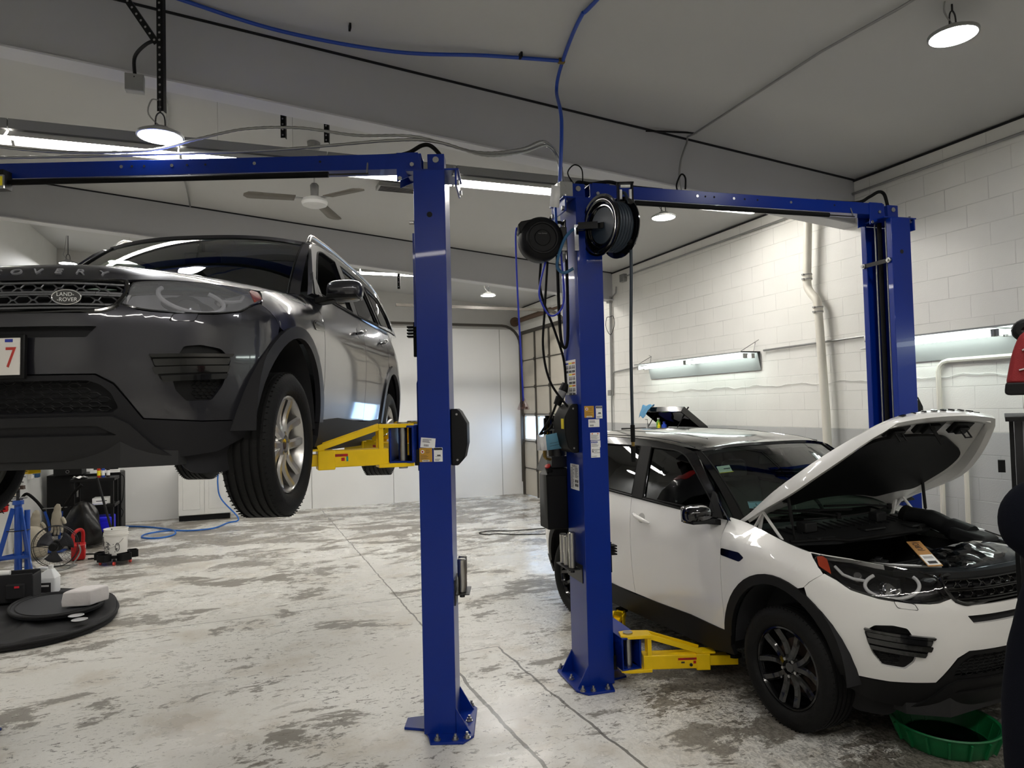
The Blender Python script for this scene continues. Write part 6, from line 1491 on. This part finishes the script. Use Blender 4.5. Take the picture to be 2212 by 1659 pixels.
simple('paper_box','white cardboard box lying on the middle shelf of the black cart','box',BW(-2.16,12.88,.655),TB,(.26,.25,.09),m_lab,.003,lambda t,o:MB().box((0,-.126,.045),(.15,.002,.012)).build('box_print',m_labt,o))
simple('document_tray','flat white tray with blue papers under the white box on the cart','tray',BW(-2.30,12.80,.647),TB,(.42,.18,.006),m_lab,.001,lambda t,o:MB().box((0,-.0,.008),(.38,.12,.004)).build('blue_paper',m_labb,o))
for x,w,c,lb in((-.06,.05,'cc3a22','red and yellow spray can on top of the black cart'),(.0,.055,'2c4fae','blue and white spray can on top of the black cart'),(.07,.05,'2a2320','dark spray can at the right of the cans on the cart')):
    b=thing('spray_can',lb,'can',BW(-2.22+x+.07,12.85,1.067),TB,'cans on the black cart')
    MB().cyl((0,0,0),(0,0,.16),.026,20).build('can_body',mat('can_'+c,c,.35,.3),b)
    MB().lathe([(.0265,.03),(.0268,.03),(.0268,.11),(.0265,.11)],20,closed=True).build('can_label',m_lab if c!='cc3a22' else m_laby,b);MB().cyl((0,0,.16),(0,0,.19),.018,14).build('can_cap',m_lab if c!='2a2320' else m_blk,b)
cloth('paper_towel','crumpled white paper towel on the left end of the black cart top','paper towel',BW(-2.46,12.8,1.075),m_lab,.26,.22,.05,8,TB)
simple('white_monitor','white framed dark screen behind the spray cans','monitor',BW(-2.33,14.1,1.05),TB,(.46,.05,.34),m_lab,.004,lambda t,o:MB().box((.02,-.027,.19),(.38,.004,.26)).build('screen',m_blkg,o))
# ---------------- bucket, dolly and broom ----------------
bx,by=-5.57,9.78
t=thing('bucket_dolly','black plastic bucket dolly with red wheels on the floor','dolly',(bx,by,0),.2)
MB().lathe([(0,.10),(.155,.10),(.16,.13),(.17,.13),(.17,.085),(0,.085)],32).build('dolly_base',m_blk,t)
for k in range(5):
    a=2*pi*k/5+.5;M=Matrix.Translation((.21*cos(a),.21*sin(a),.0))@Matrix.Rotation(a,4,'Z')
    mb=MB();pts=rc([(-.06,-.085),(.06,-.075),(.06,.075),(-.06,.085)],.03);n=len(pts);inn=[(x*.88,y*.9) for x,y in pts]
    vs=[(x,y,.06) for x,y in pts]+[(x,y,.155) for x,y in pts]+[(x,y,.155) for x,y in inn]+[(x,y,.075) for x,y in inn]
    fs=[tuple(range(n))[::-1]]+[(i,(i+1)%n,n+(i+1)%n,n+i) for i in range(n)]+[(n+i,n+(i+1)%n,2*n+(i+1)%n,2*n+i) for i in range(n)]+[(2*n+i,2*n+(i+1)%n,3*n+(i+1)%n,3*n+i) for i in range(n)]+[tuple(3*n+i for i in range(n))]
    mb.add(vs,fs);MBM(M,mb).build('tray_pocket',m_blk,t)
    a2=a+pi/5;p=Vector((.19*cos(a2),.19*sin(a2),.028));mb=MB();mb.cyl(p+Vector((-.012,0,0)),p+Vector((.012,0,0)),.028,16);w=mb.build('caster_wheel',mat('wheel_red','d8463a',.4) if k==0 else bpy.data.materials['wheel_red'],t);MB().box((p.x,p.y,.065),(.03,.03,.04)).build('caster_fork',m_blk,w)
t=thing('bucket','white plastic five gallon bucket with worn black print on the dolly','bucket',(bx,by,.10),-.3)
m_bk=mat('bucket_white','e4e2dc',.4)
MB().lathe([(0,.004),(.130,.004),(.135,.01),(.147,.30),(.155,.30),(.155,.32),(.148,.32),(.150,.37),(.157,.372),(.157,.38),(.146,.382),(.143,.36),(.127,.02),(0,.016)],40).build('bucket_body',m_bk,t)
MB().lathe([(.149,.285),(.158,.285),(.158,.292),(.149,.292)],40,closed=True).build('rim_band',m_bk,t)
mb=MB();mb.tube([(.150*cos(a),.150*sin(a)-.02,.25-.13*sin((a+pi)*1.0)) for a in[pi+pi*k/14 for k in range(15)]],.003,6);mb.build('wire_handle',m_galv,t)
mb=MB()
_r.seed(2)
for k in range(60):
    a=-pi/2+_r.choice([-.75,-.5,.0,.0,.1,.75])+_r.uniform(-.2,.2);z=.06+_r.random()*.16;r=.137+.012*z/.3+.001
    mb.box((r*cos(a),r*sin(a),z),(.003,_r.uniform(.006,.028),_r.uniform(.003,.012)),rz=a)
mb.build('bucket_print',m_labt,t)
mb=MB();mb.tube([(r_*1,0,0) for r_ in()]or[(.149*cos(-.65+.16*cos(q)),.149*sin(-.65+.16*cos(q)),.14+.055*sin(q)) for q in[2*pi*k/20 for k in range(20)]],.004,5,closed=True);mb.build('round_print',m_labt,t)
t=thing('broom_handle','black pole standing in the white bucket leaning left','pole',(bx-.02,by+.02,.14),0)
mb=MB();mb.cyl((.03,0,0),(-.40,.25,1.02),.016,12);mb.build('pole_shaft',m_blk,t)
# ---------------- floor fan ----------------
t=thing('floor_fan','round black wire-cage floor fan standing on the floor by the blue tripod','fan',(-6.2,9.45,0),.25)
Mf=Matrix.Translation((0,0,.31))@Matrix.Rotation(pi/2,4,'X')
R_=.275
mb=MB()
for k in range(48):
    a=2*pi*k/48;mb.tube([Mf@Vector((r*cos(a+.15*r),r*sin(a+.15*r),.03+.06*(1-(r/R_)**2))) for r in(.05,.12,.19,.25,R_)],.0011,3,cap=False)
for r in(.10,.17,.23): mb.tube([Mf@Vector((r*cos(a*pi/16),r*sin(a*pi/16),.03+.06*(1-(r/R_)**2))) for a in range(32)],.0014,4,closed=True)
mb.build('front_cage',m_dsteel,t)
mb=MB()
for k in range(36):
    a=2*pi*k/36;mb.tube([Mf@Vector((r*cos(a),r*sin(a),-.03-.07*(1-(r/R_)**2))) for r in(.06,.16,.25,R_)],.0011,3,cap=False)
mb.build('rear_cage',m_dsteel,t)
for z in(.03,-.03): MB().tube([Mf@Vector((R_*cos(a*pi/24),R_*sin(a*pi/24),z)) for a in range(48)],.005,6,closed=True).build('cage_ring',m_dsteel,t)
MB().lathe([(0,.1),(.045,.1),(.055,.085),(.055,.05),(0,.05)],24,M=Mf).build('hub_cap',m_blk,t)
MB().lathe([(0,-.03),(.07,-.03),(.08,-.06),(.07,-.16),(0,-.17)],24,M=Mf).build('motor',m_blk,t)
m_fb=mat('fan_blade','2e2e34',.4,.3)
for k in range(3):
    a0=2*pi*k/3+.4;vs=[]
    for i in range(6):
        for j in range(5):
            r=.05+.17*i/5;a=a0+(-.5+j/4)*(.9+.3*i/5);vs.append(Mf@Vector((r*cos(a),r*sin(a),.0+.025*(j/4-.5)*2)))
    mb=MB();mb.add(vs,[(i*5+j,i*5+j+1,(i+1)*5+j+1,(i+1)*5+j) for i in range(5) for j in range(4)]);o=mb.build('blade',m_fb,t);so=o.modifiers.new('s','SOLIDIFY');so.thickness=.002
mb=MB();mb.tube(cr([(R_+.01,.0,.31),(R_+.02,0,.2),(.18,0,.03),(.10,-.12,.012),(-.10,-.12,.012),(-.22,0,.02),(-R_-.02,0,.14),(-R_-.01,0,.31)],6),.011,8);mb.tube([(.16,0,.012),(.2,.18,.012),(-.2,.18,.012),(-.18,0,.012)],.011,8);mb.build('fan_stand',m_galv,t)
mb=MB();mb.tube(cr([(.0,.14,.25),(-.3,.1,.3),(-.45,.0,.2),(-.5,.1,.05),(-.35,.3,.01)],6),.005,6);mb.build('power_cord',m_rub,t)
# ---------------- blue tripod under-hoist stand ----------------
t=thing('tripod_stand','tall blue tripod support stand at the left edge near the floor fan','stand',(-5.9,8.32,0),.15)
m_tb=mat('stand_blue','1648a0',.35,.1,.3,var=.12,vs=6)
MB().cyl((0,0,.12),(0,0,1.07),.04,20).build('tube',m_tb,t);MB().cyl((.09,.02,.02),(.09,.02,.95),.03,16).build('pedal_tube',m_tb,t)
MB().lathe([(.042,1.02),(.06,1.02),(.06,1.07),(.042,1.07)],20,closed=True).build('collar',m_tb,t)
MB().cyl((0,0,1.05),(0,0,1.20),.02,14).build('screw',m_dsteel,t)
mb=MB();mb.box((0,0,1.205),(.14,.05,.012));mb.box((-.05,0,1.225),(.035,.05,.035));mb.box((.05,0,1.225),(.035,.05,.035));mb.build('saddle',mat('rusty_steel','4a3a32',.7,.5,var=.3,vs=30),t)
mb=MB();mb.cyl((-.10,0,1.09),(.10,.0,1.10),.012,8);mb.build('turn_handle',m_galv,t)
for k,a in enumerate((-2.4,-.55,1.6)):
    mb=MB();mb.bar((.05*cos(a),.05*sin(a),.98),(.30*cos(a),.30*sin(a),.012),.012,.05,up=(cos(a),sin(a),.0));lg=mb.build('leg',m_tb,t)
    mb=MB();mb.bar((.03*cos(a),.03*sin(a),.40),(.20*cos(a),.20*sin(a),.40),.01,.03);mb.build('leg_brace',m_tb,t)
for a,b in((-2.4,-.55),(-.55,1.6),(1.6,-2.4)):
    MB().bar((.205*cos(a),.205*sin(a),.42),(.205*cos(b),.205*sin(b),.42),.008,.03).build('tie_bar',m_tb,t)
mb=MB();mb.tube([(.12*cos(q*pi/6),.12*sin(q*pi/6),.72) for q in range(12)],.006,6,closed=True);mb.build('tie_ring',m_dsteel,t)
# ---------------- hand truck, gloves, bags ----------------
t=thing('hand_truck','blue hand truck with curved black grip handles behind the tripod stand','hand truck',(-7.05,10.7,0),.2)
for s,lean in((-1,0),(1,0)):
    mb=MB();mb.tube(cr([(s*.05,.05,.05),(s*.08,.05,.40),(s*.12,.0,.62)],5),.018,10);mb.build('frame_tube',m_tb,t)
    mb=MB();mb.tube(cr([(s*.12,0,.62),(s*.22,-.02,.78),(s*.34,-.05,.93 if s>0 else .90),(s*.42,-.05,1.0 if s>0 else .82)],6),.022,12);mb.build('grip',m_rub,t)
MB().box((0,-.05,.02),(.35,.22,.012)).build('toe_plate',m_tb,t)
for s in(-1,1): MB().cyl((s*.2,.1,.12),(s*.25,.1,.12),.12,24).build('wheel',m_rub,t)
mb=MB();mb.tube([(-.14,-.02,.66),(.2,-.02,.67)],.007,6);mb.build('cross_wire',m_galv,t)
m_tan=mat('tan_leather','a39c8c',.85,var=.15,vs=12)
def glove(loc,rz,lb,hh):
    t=thing('welding_glove',lb,'glove',loc,rz,'tan gloves on the hand truck')
    prof=[(.16,-.0,hh*1.0),(.13,0,hh*.8),(.11,.0,hh*.55),(.10,0,hh*.35)]
    mb=MB();mb.tube(cr([(.02,0,hh),(.0,0,hh*.75),(-.01,0,hh*.45),(-.0,0,hh*.25)],4),[.03]*2+[.055]*3+[.075]*3+[.085]*4+[.07],12);mb.v=[(x,y*.55,z) for x,y,z in mb.v];b=mb.build('glove_palm',m_tan,t,sub=1)
    for i,(dx,l) in enumerate(((-.06,.12),(-.02,.15),(.02,.15),(.06,.12))):
        mb=MB();mb.tube(cr([(dx,0,hh*.3),(dx*1.2,.0,hh*.3-l*.5),(dx*1.35,-.02,hh*.3-l)],3),[.021]*6+[.014],8);mb.build('finger',m_tan,b,sub=1)
    mb=MB();mb.tube(cr([(.07,0,hh*.55),(.11,-.01,hh*.45),(.13,-.02,hh*.33)],3),[.026]*6+[.018],8);mb.build('thumb',m_tan,b,sub=1)
glove((-6.86,10.5,.30),.0,'tan leather glove hanging nearest the floor fan on the hand truck',.45)
glove((-7.15,10.45,.25),.3,'tan leather glove hanging on the left side of the hand truck',.42)
def lump(nm,lb,cat,loc,mt,prof,seed,K=20,sx=1,sy=1,amp=.12,part=None,rz=0,sub=1):
    _r.seed(seed);ph=[_r.uniform(0,6) for _ in range(6)];vs=[]
    for i,(r,z) in enumerate(prof):
        for k in range(K):
            a=2*pi*k/K;f=1+amp*sin(3*a+ph[0]+z*7)+amp*.6*sin(5*a+ph[1]-z*13)+amp*.4*sin(8*a+ph[2]+z*5)
            vs.append((r*cos(a)*f*sx,r*sin(a)*f*sy,z+.03*amp*sin(4*a+ph[3])*10*r))
    t=thing(nm,lb,cat,loc,rz);mb=MB();n=len(prof)
    mb.add(vs,[(i*K+k,i*K+(k+1)%K,(i+1)*K+(k+1)%K,(i+1)*K+k) for i in range(n-1) for k in range(K)]+[tuple(range(K))[::-1],tuple((n-1)*K+k for k in range(K))]);mb.build(part or nm+'_body',mt,t,ang=(70 if sub else 30),sub=sub,bev=(0 if sub else .01));return t
m_bagm=mat('black_bag_sheet','0c0c0d',.3,bump=.5,bs=12)
lump('trash_bag','crumpled black plastic bag slumped between the hand truck and the cart','bag',(-6.76,10.98,0.02),m_bagm,[(.22,0),(.30,.10),(.30,.28),(.25,.45),(.20,.56),(.12,.66),(.04,.71)],4,sx=1.0,sy=.6,amp=.14)
lump('gray_tarp','grey beige cloth bundle low behind the blue tripod stand','cloth',(-7.0,10.15,0.01),m_tan,[(.20,0),(.25,.12),(.22,.3),(.15,.42),(.05,.47)],9,sx=1.0,sy=.6,amp=.16)
t=thing('battery_charger','red portable machine with a carry handle on the floor behind the fan','charger',(-6.28,10.08,0),.5)
MB().box((0,0,.12),(.17,.26,.22)).build('charger_body',m_red,t,bev=.02)
mb=MB();mb.tube(cr([(-.06,-.08,.22),(-.06,-.06,.36),(.0,0,.42),(.05,.06,.38),(.05,.08,.22)],5),.025,12);mb.build('carry_handle',m_red,t)
MB().box((.087,-.03,.18),(.004,.10,.04)).build('charger_label',m_lab,t)
mb=MB();mb.tube(cr([(.08,.08,.05),(.25,.1,.03),(.36,0,.01),(.3,-.12,.01),(.12,-.1,.01)],6),.010,8);mb.build('power_cord',m_rub,t)
# things on the left wall
def wallitem(nm,lb,cat,d,z,size,mt,extra=None):
    p=BW(WL+.0+size[0]/2+.005,d,z);t=thing(nm,lb,cat,p,TB);MB().box((0,0,0),size).build(nm+'_body',mt,t,bev=.006)
    if extra: extra(t)
    return t
p=BW(WL+.08,11.9,.72);t=thing('fire_extinguisher','small red extinguisher hanging low on the left wall','extinguisher',p,TB)
MB().lathe([(0,0),(.045,0),(.055,.02),(.055,.24),(.03,.29),(.015,.30),(0,.30)],20).build('cylinder',m_red,t);MB().box((0,-.02,.33),(.03,.09,.02)).build('valve_lever',m_blk,t);mb=MB();mb.tube(cr([(0,-.03,.32),(0,-.09,.2),(0,-.08,.03),(0,.0,-.02)],5),.007,6);mb.build('nozzle_hose',m_rub,t)
m_shelfy=mat('shelf_yellow','c09018',.5)
wallitem('wall_shelf','yellow shelf edge on the left wall under the raised car','shelf',12.5,1.33,(.24,1.0,.03),m_shelfy)
def bott(d,z,lb,c1,c2,hh=.22,w=.11):
    p=BW(WL+.14,d,z);b=thing('bottle',lb,'bottle',p,TB);MB().box((0,0,-hh*.5),(.07,w,hh)).build('bottle_body',mat('b_'+c1,c1,.4),b,bev=.015);MB().box((.036,0,-hh*.45),(.003,w*.8,hh*.45)).build('bottle_label',mat('l_'+c2,c2,.4),b);MB().box((0.036,0,-hh*.40),(.005,w*.6,hh*.06)).build('label_lettering',m_lab,b);return b
bott(13.0,1.30,'white bottle with a blue label stored on the left wall','e8e8e4','27508c')
bott(13.35,1.30,'blue bottle with a green label on the left wall','274e74','a6c02a')
bott(12.15,1.20,'cream and orange cardboard packet pinned on the left wall','e3d2b0','c88a2c',.28,.17)
bott(11.9,1.18,'black and white packet beside the cream packet on the left wall','1f1c1a','d8d8d4',.25,.09)
# ---------------- left foreground bags ----------------
m_cl=mat('black_canvas','17171a',.8,bump=.2,bs=300);m_clg=mat('grey_mesh_fabric','2b2c31',.75,bump=.1,bs=300)
t=thing('floor_mat','large black fabric bag lying flat on the floor at the lower left','bag',(0,0,0),0)
out=[(-4.62,6.10),(-4.36,6.20),(-4.12,6.42),(-4.02,6.8),(-4.10,7.2),(-4.30,7.55),(-4.6,7.9),(-5.1,8.1),(-5.6,8.1),(-5.95,7.6),(-5.9,6.9),(-5.5,6.4),(-5.1,6.15)]
oc=cr([(x,y,0) for x,y in out],4,closed=True);n=len(oc);cx_=sum(p.x for p in oc)/n;cy_=sum(p.y for p in oc)/n
vs=[];rings=[(1,.004),(1.005,.045),(.97,.075),(.90,.062),(.75,.05),(.4,.05)]
for i,(k,z) in enumerate(rings):
    for j,p in enumerate(oc): vs.append((cx_+(p.x-cx_)*k,cy_+(p.y-cy_)*k,z+.012*sin(j*.9+i)+.01*sin(j*.37)))
vs.append((cx_,cy_,.055))
mb=MB();mb.add([(x,y,max(.002,z)) for x,y,z in vs],[(i*n+j,i*n+(j+1)%n,(i+1)*n+(j+1)%n,(i+1)*n+j) for i in range(len(rings)-1) for j in range(n)]+[((len(rings)-1)*n+j,(len(rings)-1)*n+(j+1)%n,len(rings)*n) for j in range(n)]+[tuple(range(n))[::-1]]);mb.build('bag_body',m_cl,t,ang=70)
mb=MB();mb.tube([p+Vector((0,0,.055)) for p in oc],.014,8,closed=True);mb.build('piping',m_cl,t)
t=thing('folded_sunshade','dark grey oval mesh shade lying on top of the flat black bag','sunshade',(-4.78,7.28,.085),radians(-42))
E_=[(.56*cos(a*pi/24),.40*sin(a*pi/24)*(1+.12*cos(a*pi/24))) for a in range(48)]
mb=MB();mb.prism(E_,.0,.03);mb.build('shade_fabric',m_clg,t,bev=.01)
MB().tube([(x*.99,y*.99,.03) for x,y in E_],.016,8,closed=True).build('edge_hoop',m_cl,t);MB().tube([(x*.88,y*.86,.033) for x,y in E_],.006,6,closed=True).build('inner_hoop',m_cl,t)
lump('paper_bundle','white wrapped paper bundle resting on the dark oval shade','bundle',(-4.42,7.22,.125),mat('paper_white','dcd8d8',.7,bump=.4,bs=14),[(.05,0),(.17,.002),(.175,.06),(.165,.15),(.12,.165),(.04,.168)],6,K=4,sx=1.25,sy=.8,amp=.02,rz=.75,sub=0)
t=thing('cup_lids','two clear round lids under the white bundle on the black bag','lid',(-4.18,6.72,.10),0)
for x,y in((0,0),(-.12,.14)): MB().lathe([(.0,.0),(.055,.004),(.06,.012),(.07,.01)],24,M=Matrix.Translation((x,y,0))).build('lid',m_lamph,t)
t=thing('tool_tote','black open tool tote with a small red tag beside the white jug','tool bag',(-5.52,7.62,.07),.3)
mb=MB()
for c_,d_ in(((0,-.12,.15),(.55,.02,.30)),((0,.12,.15),(.55,.02,.30)),((-.27,0,.15),(.02,.26,.30)),((.27,0,.15),(.02,.26,.26)),((0,0,.02),(.55,.26,.03))): mb.box(c_,d_)
o=mb.build('tote_body',m_cl,t,bev=.02);MB().box((.12,-.14,.12),(.18,.04,.16)).build('pocket',m_cl,o,bev=.015);MB().box((.14,-.165,.17),(.045,.008,.02)).build('red_tag',mat('tag_red','e02a3a',.4),o)
mb=MB();mb.cyl((-.2,0,.30),(.02,.02,.29),.035,14);mb.build('white_roll',m_lab,t)
t=thing('plastic_jug','white plastic fluid jug with a black label behind the tool tote','jug',(-5.36,8.02,.02),.1)
m_jug=mat('jug_white','e6e8ea',.35)
mb=MB();mb.prism(rc([(-.12,-.07),(.12,-.07),(.12,.07),(-.12,.07)],.03),0,.20);b=mb.build('jug_body',m_jug,t,bev=.01)
mb=MB();mb.add([(-.12,-.07,.20),(.12,-.07,.20),(.12,.07,.20),(-.12,.07,.20),(.02,-.03,.30),(.07,-.03,.30),(.07,.03,.30),(.02,.03,.30)],[(0,1,5,4),(1,2,6,5),(2,3,7,6),(3,0,4,7),(4,5,6,7)]);mb.build('jug_shoulder',m_jug,b,bev=.008)
MB().cyl((.045,0,.29),(.045,0,.34),.026,18).build('jug_cap',m_lab,b);mb=MB();mb.tube(cr([(.02,0,.30),(-.06,0,.31),(-.11,0,.27),(-.11,0,.19)],5),.018,10);mb.build('jug_handle',m_jug,b)
MB().box((0,-.0715,.10),(.16,.003,.11)).build('jug_label',m_labt,b);MB().box((0,-.0735,.12),(.12,.002,.02)).build('label_lettering',m_lab,b)
